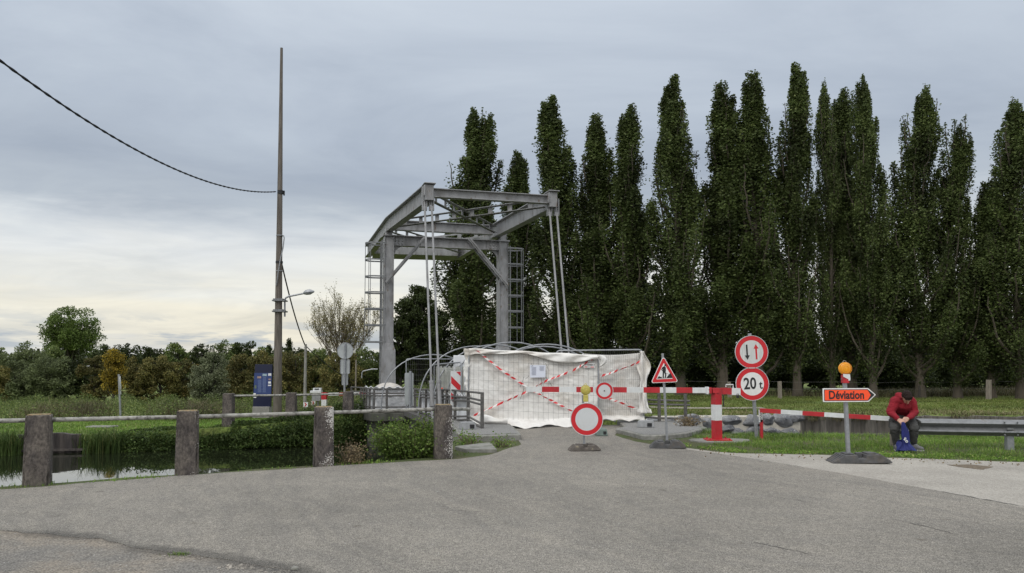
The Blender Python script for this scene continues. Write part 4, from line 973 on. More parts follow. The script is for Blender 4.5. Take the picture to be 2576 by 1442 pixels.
# ------------------------------------------------------------------ the drawbridge
CA = Vector((0.957, 0.29, 0)); AX = Vector((0.29, -0.957, 0))       # across the road; along it towards the viewer
O_L = Vector((P(975, 900, 30).x, 30, 0))
def Bp(s, t, z): return O_L + CA * s + AX * t + Vector((0, 0, z))
RB = Matrix((CA, -AX, Vector((0, 0, 1)))).transposed()     # local x across, y away
SP = 4.74
br = thing('drawbridge', 'grey steel drawbridge with two pylons, raised balance frame and tie rods', 'bridge', O_L)
INV = Matrix.Translation(-O_L)
def bb(mb, name, m, parent=br, **k):
    mb.v = [tuple(Vector(p) - O_L) for p in mb.v]
    return mb.build(name, m, parent, **k)
ZT = 6.78
def pylon(s):
    b = MB()
    # box column with proud flanges, flared foot
    b.box(Bp(s, 0, 3.35), (0.34, 0.40, 6.7), RB)
    for sx in (-1, 1): b.box(Bp(s + sx * 0.175, 0, 3.36), (0.028, 0.50, 6.72), RB)
    b.box(Bp(s, 0, 6.74), (0.5, 0.56, 0.06), RB)
    b.box(Bp(s, 0, 1.1), (0.60, 0.62, 2.2), RB, taper=(0.9, 0.9))
    b.box(Bp(s, 0, 2.32), (0.52, 0.54, 0.25), RB, taper=(0.72, 0.85))
    b.box(Bp(s, 0, 0.02), (0.85, 0.85, 0.06), RB)
    b.box(Bp(s, 0, 6.9), (0.26, 0.34, 0.28), RB)      # pivot bearing
    o = bb(b, 'pylon', M_STEEL, bevel=0.008)
    return o
py = [pylon(0), pylon(SP)]
def cage(s, sg, par, zs):
    """ladder with safety hoops on the outer face of a pylon"""
    b = MB(); x0 = s + sg * 0.22
    for dt in (-0.2, 0.2): b.bar(Bp(x0 + sg * 0.06, dt, 0.6), Bp(x0 + sg * 0.06, dt, 6.55), 0.05, 0.025, up=AX)
    z = 0.8
    while z < 6.5: b.tube([Bp(x0 + sg * 0.06, -0.2, z), Bp(x0 + sg * 0.06, 0.2, z)], 0.014, 5); z += 0.28
    bb(b, 'ladder', M_DGALV, par and br)
    c = MB()
    hoops = []
    for z in zs:
        pts = []
        for k in range(13):
            a = PI * k / 12; pts.append(Bp(x0 + sg * (0.34 + 0.36 * math.sin(a)), 0.36 * math.cos(a), z))
        pts = [Bp(x0 - sg * 0.1, 0.36, z)] + pts + [Bp(x0 - sg * 0.1, -0.36, z)]
        for p, q in zip(pts, pts[1:]): c.bar(p, q, 0.012, 0.055)
    for k in (2, 6, 10):
        a = PI * k / 12; u = x0 + sg * (0.34 + 0.35 * math.sin(a)); v = 0.35 * math.cos(a)
        c.bar(Bp(u, v, zs[-1]), Bp(u, v, zs[0]), 0.024, 0.012, up=AX)
    bb(c, 'safety_cage', M_DGALV)
zl = [EYE + (918 - y) * 30 / FPX for y in (613, 655, 697, 737, 778, 819, 861)]
cage(0, -1, py[0], zl)
zr = [EYE + (918 - y) * 31.4 / FPX for y in (625, 665, 704, 744, 783, 824, 862)]
cage(SP, 1, py[1], zr)
# portal beam with rounded haunches and bolted end plates
b = MB(); b.ibeam(Bp(0.16, 0.0, 6.57), Bp(SP - 0.16, 0.0, 6.57), 0.42, 0.30, 0.03, 0.02)
for s0, sg in ((0.18, 1), (SP - 0.18, -1)):
    poly = [(0, 0.21), (0.5, 0.21), (0.5, -0.20)]
    for k in range(9):
        a = PI / 2 * k / 8; poly.append((0.5 - 0.46 * math.sin(a), -0.20 - 0.46 * (1 - math.cos(a))))
    poly += [(0.0, -0.66)]
    M = Matrix.Translation(Bp(s0, 0, 6.57)) @ RB.to_4x4() @ Matrix.Diagonal((sg, 1, 1, 1))
    b.prism(poly, -0.02, 0.02, M=M)
    b.prism([(0, 0.19), (0.5, 0.19), (0.5, -0.19), (0, -0.19)], -0.045, -0.021, M=M)
    for i in range(3):
        for j in range(3):
            b.ball(M @ Vector((0.10 + i * 0.13, -0.05, -0.12 + j * 0.12)), 0.034, 6)
bb(b, 'portal_beam', M_STEEL)
# knee braces (two angle bars with batten plates)
for (p0, p1, sd) in ((P(1068, 599, 29.95), P(970, 712, 29.75), 0), (P(1178, 601, 30.75), P(1275, 720, 31.1), 1)):
    b = MB(); off = AX * 0.16
    for o in (off, -off): b.bar(p0 + o, p1 + o, 0.03, 0.13, up=AX.cross(p1 - p0)); 
    for o in (off, -off): b.bar(p0 + o, p1 + o, 0.10, 0.02, up=AX.cross(p1 - p0))
    for k in range(7):
        q = p0.lerp(p1, (k + 0.5) / 7); d = (p1 - p0).normalized(); b.bar(q - off, q + off, 0.16, 0.015, up=AX.cross(d))
    bb(b, 'knee_brace', M_STEEL)
# balance frame: keyed on the joints read from the picture
TL, TR = P(1078, 487, 22.8), None
Yr = (TL.z - EYE) * FPX / (918 - 505); TR = P(1388, 505, Yr)
PL, PR = P(978, 566, 30.0), P(1249, 580, 31.3)
RL = P(925, 634, 37.5); RR = P(1150, 638, 38.4); RR.z = RL.z
for a_, p_, r_ in ((TL, PL, RL), (TR, PR, RR)):
    b = MB()
    b.ibeam(a_, p_, 0.58, 0.28, 0.03, 0.02); b.ibeam(p_, r_, 0.58, 0.28, 0.03, 0.02)
    bb(b, 'balance_arm', M_STEEL)
    e = MB(); d = (a_ - p_).normalized()
    e.box(a_ + d * 0.04, (0.25, 0.30, 0.48), RB); e.box(a_ + d * 0.04 + Vector((0, 0, 0.27)), (0.36, 0.46, 0.035), RB)
    for k in range(5): e.bar(a_ - CA * 0.17 + d * (-0.15 + k * 0.1) + Vector((0, 0, -.1)), a_ - CA * 0.17 + d * (-0.15 + k * 0.1) + Vector((0, 0, .22)), 0.03, 0.02)
    bb(e, 'arm_head', M_STEEL, bevel=0.01)
b = MB(); dv = (TR - TL).normalized(); b.ibeam(TL + dv * 0.12 + Vector((0, 0, 0.02)), TR - dv * 0.12 + Vector((0, 0, 0.02)), 0.27, 0.24, 0.025, 0.02)
bb(b, 'front_beam', M_STEEL)
b = MB(); b.ibeam(PL + (PR - PL) * 0.05, PR - (PR - PL) * 0.04, 0.40, 0.28, 0.03, 0.02); bb(b, 'pivot_beam', M_STEEL)
def lattice(p0, p1, h=0.26, n=8):
    b = MB(); d = (p1 - p0).normalized(); u = Vector((0, 0, 1)); x = d.cross(u).normalized()
    for z in (-h / 2, h / 2):
        b.bar(p0 + u * z, p1 + u * z, 0.10, 0.014); b.bar(p0 + u * z - x * 0.05, p1 + u * z - x * 0.05, 0.014, 0.07)
    for k in range(n):
        q = p0.lerp(p1, (k + 0.7) / (n + 0.4)); b.bar(q - u * (h / 2) - x * 0.058, q + u * (h / 2) - x * 0.058, 0.012, 0.2, up=d)
    return bb(b, 'lattice_brace', M_STEEL)
lattice(TL.lerp(PL, 0.05) + dv * 0.15, PR.lerp(TR, 0.04) - dv * 0.12)
lattice(PL.lerp(TL, 0.06) + dv * 0.12, TR.lerp(PR, 0.06) - dv * 0.12)
lattice(PL.lerp(RL, 0.1) + dv * 0.12, RR.lerp(PR, 0.2) - dv * 0.12, 0.24, 7)
lattice(PR.lerp(RR, 0.1) - dv * 0.12, RL.lerp(PL, 0.2) + dv * 0.12, 0.24, 7)
# counterweight between the rear arms
b = MB(); cw0 = RL.lerp(RR, 0.04); cw1 = RL.lerp(RR, 0.96); mid = (cw0 + cw1) / 2; L = (cw1 - cw0).length
ang = math.atan2((cw1 - cw0).y, (cw1 - cw0).x); RW = Matrix.Rotation(ang, 3, 'Z')
b.box(mid - AX * -0.55 + Vector((0, 0, 0.0)), (L, 1.7, 0.56), RW)
for k in range(9): b.box(mid + AX * 0.55 + RW @ Vector((-L / 2 + 0.3 + k * (L - 0.6) / 8, -0.857, -0.05 + 0.16 * (k % 2))), (0.05, 0.02, 0.05), RW)
for k in range(1, 4): b.box(mid + AX * 0.55 + RW @ Vector((-L / 2 + k * L / 4, -0.858, 0)), (0.05, 0.02, 0.54), RW)
bb(b, 'counterweight', M_STEEL, bevel=0.012)
# tie rods
RODS = []
for (xa, xb, ya, yb, Ya, Yb, zb) in ((1068, 1089, 507, 985, 22.75, 21.0, 0.1), (1085.5, 1108.5, 507, 985, 22.8, 21.05, 0.1), (1382, 1426, 522, 960, Yr, 22.3, 0.1), (1399.5, 1444, 522, 960, Yr + .05, 22.35, 0.1)):
    b = MB(); a_ = P(xa, ya, Ya); e_ = P(xb, yb, Yb); e_.z = zb
    k1 = a_.lerp(e_, 0.845); k2 = a_.lerp(e_, 0.94)
    b.tube([a_, k1], 0.032, 8); b.tube([k1, k2], 0.060, 10); b.tube([k2, e_], 0.036, 8)
    b.tube([k1 - (k2 - k1).normalized() * 0.05, k1 + (k2 - k1).normalized() * 0.02], 0.07, 8); b.tube([k2 - (k2 - k1).normalized() * 0.02, k2 + (k2 - k1).normalized() * 0.05], 0.07, 8)
    for sx in (-1, 1): b.box(a_ + Vector((sx * 0.06, 0, 0.02)), (0.03, 0.12, 0.5), RB)
    b.box(a_ + Vector((0, 0, -0.22)), (0.15, 0.13, 0.12), RB)
    bb(b, 'tie_rod', M_STEEL)
# deck
def Rl(Y, off=0.0):    # left railing line at depth Y
    return Vector((-0.677 - 0.303 * (Y - 17.5), Y, 0)) + CA * off
b = MB()
d0, d1 = Rl(20.3), Rl(29.6)
poly = [d0 - CA * 0.25, d0 + CA * 4.2, d1 + CA * 4.2, d1 - CA * 0.25]
b.slab([(p.x, p.y) for p in poly], -0.22, -0.035)
for s in (0.0, 3.95): b.ibeam(d0 + CA * s + Vector((0, 0, -0.42)), d1 + CA * s + Vector((0, 0, -0.42)), 0.4, 0.22)
for k in range(6):
    q = d0.lerp(d1, k / 5); b.ibeam(q + Vector((0, 0, -0.36)), q + CA * 3.95 + Vector((0, 0, -0.36)), 0.26, 0.16)
bb(b, 'deck', M_RAIL)

# ------------------------------------------------------------------ abutments and kerb islands
b = MB()
far_pl = [P(884, 1048, 29.2), P(936, 1048, 27.0), P(1044, 1048, 27.3), P(1090, 1048, 31), P(1060, 1048, 34), P(905, 1048, 34)]
b.slab([(p.x, p.y) for p in far_pl], -0.42, -0.12)
root = thing('bridge_abutment', 'concrete platform on a pier at the foot of the left pylon, far side', 'abutment', (far_pl[1].x, far_pl[1].y, 0))
def rb(mb, name, m, par, **k):
    o = Vector(par.location); mb.v = [tuple(Vector(p) - o) for p in mb.v]; return mb.build(name, m, par, **k)
rb(b, 'platform', M_DCONC, root, bevel=0.02)
b = MB(); c0 = P(922, 1080, 28.6); b.box((c0.x + 0.45, c0.y + 0.6, -1.35), (1.35, 2.4, 1.85), RB); b.box((c0.x + 2.4, c0.y + 2.2, -1.4), (3.0, 2.2, 1.9), RB)
rb(b, 'pier', M_CONC, root, bevel=0.02)
# far side road slab under the right pylon
b = MB(); q = Bp(SP, 0, 0); b.slab([(Bp(2.6, 1.6, 0).x, Bp(2.6, 1.6, 0).y), (Bp(6.0, 1.0, 0).x, Bp(6.0, 1.0, 0).y), (Bp(6.0, -2, 0).x, Bp(6.0, -2, 0).y), (Bp(2.6, -2, 0).x, Bp(2.6, -2, 0).y)], -1.6, -0.03)
o = b.build('bridge_abutment', M_CONC, bevel=0.02); tag(o, 'concrete block under the right pylon on the far bank', 'abutment')
# near side: left kerb island, right kerb island
li = [g2(1311, 1108), g2(1262, 1112), g2(1208, 1112), g2(1140, 1090)] 
li = [Vector(p) for p in li]
isl = [li[0], li[2] + Vector((0, 0.0)), Vector((-1.18, 16.3)), Vector((-1.3, 17.4)), Vector((-1.75, 20.2)), Vector((-0.55, 20.5)), Vector((-0.05, 19.0)), Vector((0.12, 17.4))]
cw = [(p.x, p.y) for p in isl][::-1]
b = MB(); b.slab(cw, -1.3, 0.125); 
t = thing('kerb_island', 'raised gravel-topped concrete kerb left of the fenced bridge entrance', 'kerb', (isl[1].x, isl[1].y, 0))
rb(b, 'kerb', M_KERB, t, bevel=0.015)
cen = sum((Vector(p) for p in cw), Vector((0, 0))) / len(cw)
b = MB(); b.slab([tuple(cen + (Vector(p) - cen) * 0.90) for p in cw], 0.10, 0.135); rb(b, 'gravel_top', M_GRIT, t)
ri = [g2(1548, 1089), g2(1580, 1097), g2(1619, 1107.5), g2(1660, 1107), g2(1700, 1103.5), g2(1731, 1100)]
ri = [Vector(p) for p in ri] + [Vector((4.7, 18.3)), Vector((4.5, 20.3)), Vector((2.85, 20.6)), Vector((2.75, 18.6))]
b = MB(); b.slab([(p.x, p.y) for p in ri], -1.3, 0.10)
t = thing('kerb_island', 'low rounded concrete kerb right of the fenced bridge entrance, behind the roadworks sign', 'kerb', (ri[2].x, ri[2].y, 0))
rb(b, 'kerb', M_KERB, t, bevel=0.02)
cen = sum(ri, Vector((0, 0))) / len(ri)
b = MB(); b.slab([tuple(cen + (p - cen) * 0.90) for p in ri], 0.08, 0.106); rb(b, 'gravel_top', M_GRIT, t)
sl_ = [g2(1144, 1132), g2(1172, 1139), g2(1250, 1139), g2(1234, 1121)]
b = MB(); b.slab(sl_, -0.05, 0.07); o = b.build('concrete_slab', M_KERB, bevel=0.012); tag(o, 'loose flat concrete slab at the road edge beside the last concrete post', 'slab')

# ------------------------------------------------------------------ railings
def railing(name, label, pts, feet, tops, rails=(1.0, 0.82, 0.72, 0.26, 0.16, 0.05), r=0.026, pw=0.075, close=0.0, group=None, depth=0.06):
    """posts on a polyline with round bars through them; feet/tops give heights"""
    t = thing(name, label, 'railing', (pts[0].x, pts[0].y, feet[0]), 0, group)
    for p, f, tp in zip(pts, feet, tops):
        b = MB(); b.box((p.x, p.y, (f + tp) / 2), (pw, depth, tp - f), RB); b.box((p.x, p.y, f + 0.01), (pw * 2.4, depth * 2, 0.02), RB)
        rb(b, 'post', M_RAIL, t, bevel=0.006)
    for h in rails:
        b = MB(); line = [Vector((p.x, p.y, f + (tp - f) * h - 0.02)) for p, f, tp in zip(pts, feet, tops)]
        if close: 
            d = (line[-1] - line[-2]).normalized(); line.append(line[-1] + d * close)
        b.tube(line, r, 7); rb(b, 'bar', M_RAIL, t, smooth=True)
    return t
# deck side, left: near posts close together, running away to the far platform
Ys = [17.54, 18.86, 20.3, 21.3, 21.9, 22.6, 23.4, 24.4, 25.4, 26.4]
railing('bridge_railing', 'rusty bar railing along the left deck edge, ending behind the last concrete post', [Rl(Y) for Y in Ys], [0.0 + 0.13 * (Y < 18.9) - 0.13 * (Y < 17.7) - 0.02 * max(0, Y - 20) for Y in Ys], [0.965 - 0.012 * max(0, Y - 18) - 0.018 * max(0, Y - 21) for Y in Ys], close=0.03)
fp = [P(884, 1000, 29.4), P(908, 1000, 28.6), P(915, 1000, 28.2), P(922, 1000, 27.9), P(930, 1000, 27.5), P(941, 1000, 27.1), P(973, 1000, 27.15), P(1029, 1000, 27.3), P(1044, 1000, 27.5)]
railing('platform_railing', 'rusty grey bar railing round the concrete platform at the foot of the left pylon', fp, [-0.12] * 9, [0.76] * 9)
rr = [Vector((3.15, 20.5, 0)), P(1658, 1000, 20.0), P(1724, 1000, 19.8)]
railing('bridge_railing', 'short grey bar railing right of the white fence sheet, behind the roadworks sign', rr, [-0.05] * 3, [0.86, 0.85, 0.84], close=0.12, rails=(0.82, 0.70, 0.30, 0.18, 0.06))

# ------------------------------------------------------------------ concrete post fences with pipe rails
def rail_z(px, py, p): return EYE - (py - HOR) * p.y / FPX
f1 = thing('post_and_rail_fence', 'old concrete posts with a lichened steel pipe along the road edge above the water', 'fence', POSTS[0])
fdir = (POSTS[-1] - POSTS[0]).normalized(); fang = math.atan2(fdir.y, fdir.x)
RF = Matrix.Rotation(fang * 0.30, 3, 'Z')
TOPS = [1044, 1034, 1024, 1018.5]
rails = []
for i, (p, ty) in enumerate(zip(POSTS, TOPS)):
    b = MB(); h = EYE - (ty - HOR) * p.y / FPX
    wd = 0.315; ctr = p * ((p.y + 0.16) / p.y)
    RFi = Matrix.Rotation(R((24, 21, 16, 12)[i]), 3, 'Z')
    b.box((ctr.x, ctr.y, h / 2 - 0.05), (wd * 1.02, 0.31, h + 0.1), RFi, taper=(0.91, 0.88))
    o = rb(b, 'post', M_POST[i], f1)
    bm = bmesh.new(); bm.from_mesh(o.data); bmesh.ops.subdivide_edges(bm, edges=bm.edges[:], cuts=15, use_grid_fill=True)      # chipped arrises, pitted faces
    cc = sum((v.co for v in bm.verts), Vector()) / len(bm.verts); ri = RFi.inverted(); ct = Vector((ctr.x - POSTS[0].x, ctr.y - POSTS[0].y, 0)); Hh = max(v.co.z for v in bm.verts)
    for v in bm.verts:
        l_ = ri @ Vector((v.co.x - ct.x, v.co.y - ct.y, 0)); tp = 1 - 0.09 * max(0, v.co.z) / Hh; ex = abs(l_.x) / (wd * 0.51 * tp); ey = abs(l_.y) / (0.155 * (1 - 0.12 * max(0, v.co.z) / Hh))
        edge = max(0, min(ex, ey) - 0.80) / 0.2; top = max(0, v.co.z - Hh + 0.03) / 0.03 * max(0, max(ex, ey) - 0.8) / 0.2
        chip = max(0, NZ.noise(Vector((v.co.z * 6 + i * 9, l_.x * 4, l_.y * 4))) + 0.30) * 0.05 * min(1, edge) + 0.012 * min(1, edge)
        k_ = 1 - chip / 0.18; dv_ = Vector((v.co.x - ct.x, v.co.y - ct.y, 0)) * (k_ - 1); v.co += dv_
        v.co.z -= top * (0.010 + 0.03 * max(0, NZ.noise(Vector((l_.x * 14 + i * 5, l_.y * 14, 2)))))
        n_ = NZ.noise(Vector((l_.x * 22 + i * 7, l_.y * 22, v.co.z * 16))) * 0.0035; v.co += Vector((l_.x, l_.y, 0)).normalized() * n_ if l_.length > 0.01 else Vector()
    bm.to_mesh(o.data); bm.free(); o.data.polygons.foreach_set('use_smooth', [True] * len(o.data.polygons)); o.data.set_sharp_from_angle(angle=R(35))
    b = MB(); b.box((ctr.x, ctr.y, h - 0.001), (wd * 0.80, 0.225, 0.012), RFi); 
    rb(b, 'lichen_crust', M_MOSS, o.parent if False else f1, bevel=0.004)
RZ = [1056, 1048, 1038, 1028]
pts = [Vector((p.x * (p.y + .17) / p.y, p.y + 0.17, EYE - (y - HOR) * (p.y + .17) / FPX)) for p, y in zip(POSTS, RZ)]
pts = [pts[0] + (pts[0] - pts[1]) * 1.1] + pts
b = MB(); b.tube(pts, 0.030, 10); rb(b, 'pipe_rail', M_PIPE, f1, smooth=True)
e = P(1180, 1029.6, 14.2); b = MB(); b.tube([pts[-1], e], 0.032, 10); rb(b, 'pipe_rail', M_PIPE, f1, smooth=True)
fpost = [(576, 990, 26.0), (733.5, 988, 26.7), (876.5, 985, 27.1)]
f2 = thing('post_and_rail_fence', 'concrete posts with a thin pipe rail on the far bank before the blue board', 'fence', (P(576, 990, 26).x, 26.0, -0.45))
pts = []
for (px, ty, Y) in fpost:
    p = P(px, ty, Y); b = MB(); zl_ = -0.62 if px < 800 else -0.12; b.box((p.x, p.y, (p.z + zl_) / 2), (0.345, 0.34, p.z - zl_), None, taper=(0.93, 0.93)); rb(b, 'post', M_POST[0], f2, bevel=0.015)
    pts.append(Vector((p.x, p.y, p.z - 0.085)))
b = MB(); b.tube(pts + [P(902, 991, 27.3)], 0.035, 8); rb(b, 'pipe_rail', M_PIPE, f2, smooth=True)

# ------------------------------------------------------------------ steel mesh site fences, white sheets
def fence_panel(name, label, BL, BR, TR, TL, nv, nh, m=M_GALV, wire=0.0021, tube=0.021, group='mesh fence panels'):
    """frame corners bottom-left, bottom-right, top-right, top-left"""
    t = thing(name, label, 'fence panel', BL, 0, group)
    b = MB()
    r = 0.08
    def corner(a, c, e): 
        u = (a - c).normalized(); v = (e - c).normalized(); return [c + u * r, c + u * r * 0.3 + v * r * 0.3, c + v * r]
    path = [BL] + corner(BL, TL, TR) + corner(TL, TR, BR) + [BR]
    b.tube(path, tube, 8); 
    up = (TL - BL).normalized() * 0.14
    b.tube([BL + up, BR + up], tube * 0.8, 8)
    rb(b, 'frame', m, t, smooth=True)
    w_ = MB(); lo0, lo1 = BL + up, BR + up
    for k in range(1, nv):
        f = k / nv; w_.tube([lo0.lerp(lo1, f), TL.lerp(TR, f)], wire, 4, caps=False)
    for k in range(1, nh):
        f = k / nh; a, c = lo0.lerp(TL, f), lo1.lerp(TR, f); w_.tube([a, c], wire * 1.15, 4, caps=False)
    rb(w_, 'wire_mesh', M_WIRE, t)
    return t
FY = 19.6
A_BL, A_BR, A_TR, A_TL = P(1177, 1066, FY), P(1506, 1083, FY - 0.05), P(1505, 899, FY - 0.05), P(1180, 882, FY)
fence_panel('mesh_fence_panel', 'wide mesh fence panel in front of the white sheet, crossed by tapes', A_BL, A_BR, A_TR, A_TL, 26, 7)
FY2 = 20.0
B_BL, B_BR, B_TR, B_TL = P(1400, 1072, FY2), P(1620, 1068, FY2), P(1615, 880, FY2), P(1400, 882.5, FY2)
fence_panel('mesh_fence_panel', 'finer mesh fence panel on the right, its top tube above the sheet', B_BL, B_BR, B_TR, B_TL, 46, 7, wire=0.002)
# panels on the deck behind
D_ = [P(1022, 1035, 27.2), P(1176, 1035, 28.2), P(1176, 904, 28.2), P(1022, 903, 27.2)]
fence_panel('mesh_fence_panel', 'mesh fence panel standing far back on the deck beside the left pylon', *D_, 30, 9, wire=0.0026)
S_ = [Rl(24.4, 0.5), Rl(20.6, 0.9)]
S_ = [P(1092, 1020, 24.0), P(1160, 1040, 20.6)]
for q in S_: q.z = 0.05
fence_panel('mesh_fence_panel', 'mesh fence panel running along the deck edge, seen at a slant behind the tie rods', S_[0], S_[1], S_[1] + Vector((0, 0, 1.62)), S_[0] + Vector((0, 0, 1.56)), 24, 8, wire=0.0026)

def cloth(name, label, fn, nu, nv, m, cat='sheet', thick=0.004, group=None, parent=None):
    """fn(u,v)->Vector ; thin sheet with real thickness"""
    b = MB(); vs = []; fs = []
    for j in range(nv + 1):
        for i in range(nu + 1): vs.append(fn(i / nu, j / nv))
    for j in range(nv):
        for i in range(nu):
            a = j * (nu + 1) + i; fs.append((a, a + 1, a + nu + 2, a + nu + 1))
    b.add(vs, fs); me = bpy.data.meshes.new(name); me.from_pydata(b.v, [], b.f); me.materials.append(m)
    me.polygons.foreach_set('use_smooth', [True] * len(me.polygons)); me.update()
    o = mobj(name, me, parent)
    sm = o.modifiers.new('thickness', 'SOLIDIFY'); sm.thickness = thick; sm.offset = 0
    if label: tag(o, label, cat, group)
    return o
from mathutils import noise as NZ
def wr(u, v, s=1.0, seed=0.0):   # wrinkle height
    p = Vector((u * 6 + seed, v * 4, seed)); n = NZ.noise(p) * 0.5 + NZ.noise(p * 2.7) * 0.25 + NZ.noise(p * 6.1) * 0.10
    ridge = abs(NZ.noise(Vector((u * 9 + v * 5 + seed, v * 7 - u * 3, 2.0)))) * 0.35
    ridge += abs(NZ.noise(Vector((u * 4 - v * 9 + seed, v * 4 + u * 6, 5.0)))) * 0.3
    fine = abs(NZ.noise(Vector((u * 15 + v * 13 + seed, v * 6 - u * 10, 7.0)))) * 0.22 + abs(NZ.noise(Vector((u * 22 - v * 8, v * 12 + u * 6, 4.0 + seed)))) * 0.16
    return (n - ridge - fine) * s
# main sheet behind the left panel, folded over the top tube, spilling on the road
nrm = Vector((0, 1, 0))
def main_sheet(u, v):
    # v: 0 ground spill .. 1 top .. fold over front
    l = A_BL.lerp(A_TL, 0); 
    if v < 0.14:
        f = v / 0.14
        base = A_BL.lerp(A_BR, u * 1.0); x = base.x + (0.45 if False else 0) 
        z = -0.075 + 0.30 * f ** 1.5
        out = (1 - f) * (0.50 + 0.30 * math.sin(u * 5.0 + 0.6) + 0.12 * math.sin(u * 17)) 
        q = Vector((x, base.y - out + 0.05, max(0.03 + 0.02 * math.sin(u * 40), 0.03 + 0.17 * f ** 1.2 + 0.05 * math.sin(u * 23 + f * 4) * (1 - f) + 0.10 * max(0, math.sin(u * 9 + 1)) * math.sin(PI * f))))
        q.z += 0.16 * max(0, 0.35 - u) * 1.6 * (1) 
        return q
    if v < 0.90:
        f = (v - 0.14) / 0.76
        lo = A_BL.lerp(A_BR, u); hi = A_TL.lerp(A_TR, u)
        lo = Vector((lo.x, lo.y, 0.20 + 0.16 * max(0, 0.35 - u) * 1.6)); q = lo.lerp(hi, f)
        q.y += 0.045 + 0.040 * wr(u, f, 1.0, 3.0) * (1 - abs(2 * f - 1) ** 4)
        q.z += 0.012 * math.sin(u * 14) * f
        if u < 0.02: q.x -= 0.05 * (1 - f)
        return q
    f = (v - 0.90) / 0.10
    hi = A_TL.lerp(A_TR, u)
    drop = 0.05 + 0.035 * math.sin(u * 8 + 1) + 0.13 * math.sin(min(1, max(0, (u - 0.45) / 0.5)) * PI) ** 1.0 + 0.16 * max(0, 0.05 - u) * 8
    a = PI * min(1, f * 2.0)
    r = 0.035 + 0.02 * (math.sin(u * 19) * .5 + .5)
    q = Vector((hi.x, hi.y + 0.04 * math.cos(a) - 0.03, hi.z + r * math.sin(a) + 0.01))
    if f > 0.5: q.z -= drop * (f - 0.5) * 2; q.y -= 0.03 * math.sin(u * 31 + f * 5)
    return q
cloth('white_sheet', 'wide dirty white geotextile sheet tied behind the left mesh fence, hem spilling on the road', main_sheet, 150, 90, M_TARP)
def right_sheet(u, v):
    if v < 0.10:
        f = v / 0.10; q = B_BL.lerp(B_BR, 0.30 + 0.70 * u); return Vector((q.x, q.y - (1 - f) * (0.30 + 0.10 * math.sin(u * 11)) + 0.05, 0.13 + 0.12 * f + 0.05 * abs(math.sin(u * 13)) * (1 - f) + 0.05 * math.sin(f * PI)))
    f = (v - 0.10) / 0.90
    lo = B_BL.lerp(B_BR, 0.30 + 0.70 * u); hi = B_TL.lerp(B_TR, 0.30 + 0.70 * u); lo.z = 0.25; q = lo.lerp(hi, f * 0.955)
    q.y += 0.045 + 0.040 * wr(u * 0.6, f, 1.0, 9.0); q.z -= 0.05 * math.sin(u * PI) * f
    return q
cloth('white_sheet', 'dirty white sheet behind the finer mesh panel on the right', right_sheet, 60, 70, M_TARP)
def flap(u, v):
    # loose end hanging round the right post
    top = P(1606, 884, FY2 - 0.02); z = top.z - v * 1.62
    wdt = 0.10 + 0.22 * math.sin(min(1, v * 2.1) * PI) ** 2 + 0.16 * v + (0.10 if v > 0.93 else 0)
    fold = 0.05 * math.sin(u * 9 + v * 7) + 0.03 * math.sin(u * 17 - v * 5)
    cx = 0.10 + 0.03 * math.sin(v * 6) 
    return Vector((top.x - 0.02 + cx + (u - 0.5) * wdt + 0.06 * v, top.y - 0.05 + fold - 0.10 * v * v, z))
cloth('sheet_flap', 'loose corner of white sheet hanging down at the right end of the fence', flap, 24, 50, M_TARP)
def collar(u, v):
    # bunched sheet wrapped round the left post of the panel
    p = A_TL.lerp(A_BL, u * 0.62); a = v * 2 * PI
    r = 0.055 + 0.06 * NZ.noise(Vector((u * 7, math.cos(a) * 0.8, math.sin(a) * 0.8))) + 0.035 * NZ.noise(Vector((u * 19, math.cos(a) * 1.6, math.sin(a)))) + 0.05 * (1 - u) ** 2
    return Vector((p.x - 0.03 - 0.05 * NZ.noise(Vector((u * 5, 3, 1))) + r * math.cos(a), p.y + 0.5 * r * math.sin(a) + 0.03, p.z + 0.05 * (1 - u)))
cloth('bunched_sheet', 'bunched white sheet wrapped round the left post of the tape-crossed fence', collar, 60, 20, M_TARP)
def knot(u, v):
    a = v * 2 * PI; t = u; c = A_TR + Vector((0.03 + 0.10 * math.sin(t * 3), -0.05, 0.06 - 0.30 * t)); r = 0.10 * math.sin(PI * (0.12 + 0.88 * t)) ** 0.6 * (1 - 0.35 * t) + 0.02 * math.sin(4 * a + t * 9)
    return c + Vector((r * math.cos(a), 0.6 * r * math.sin(a), 0))
cloth('sheet_knot', 'gathered knot of white sheet at the joint of the two fence panels', knot, 18, 16, M_TARP)
# roll of sheet lying on the left kerb
def roll(u, v):
    a = v * 2 * PI; c = P(1207, 1072, 18.9).lerp(P(1277, 1079, 18.7), u); r = 0.075 + 0.03 * math.sin(u * 5 + 1) + 0.012 * math.sin(3 * a + 7 * u)
    return Vector((c.x, c.y + r * math.cos(a), 0.15 + r + r * math.sin(a)))
cloth('sheet_roll', 'rolled end of white sheet lying on the left kerb', roll, 24, 16, M_TARP)
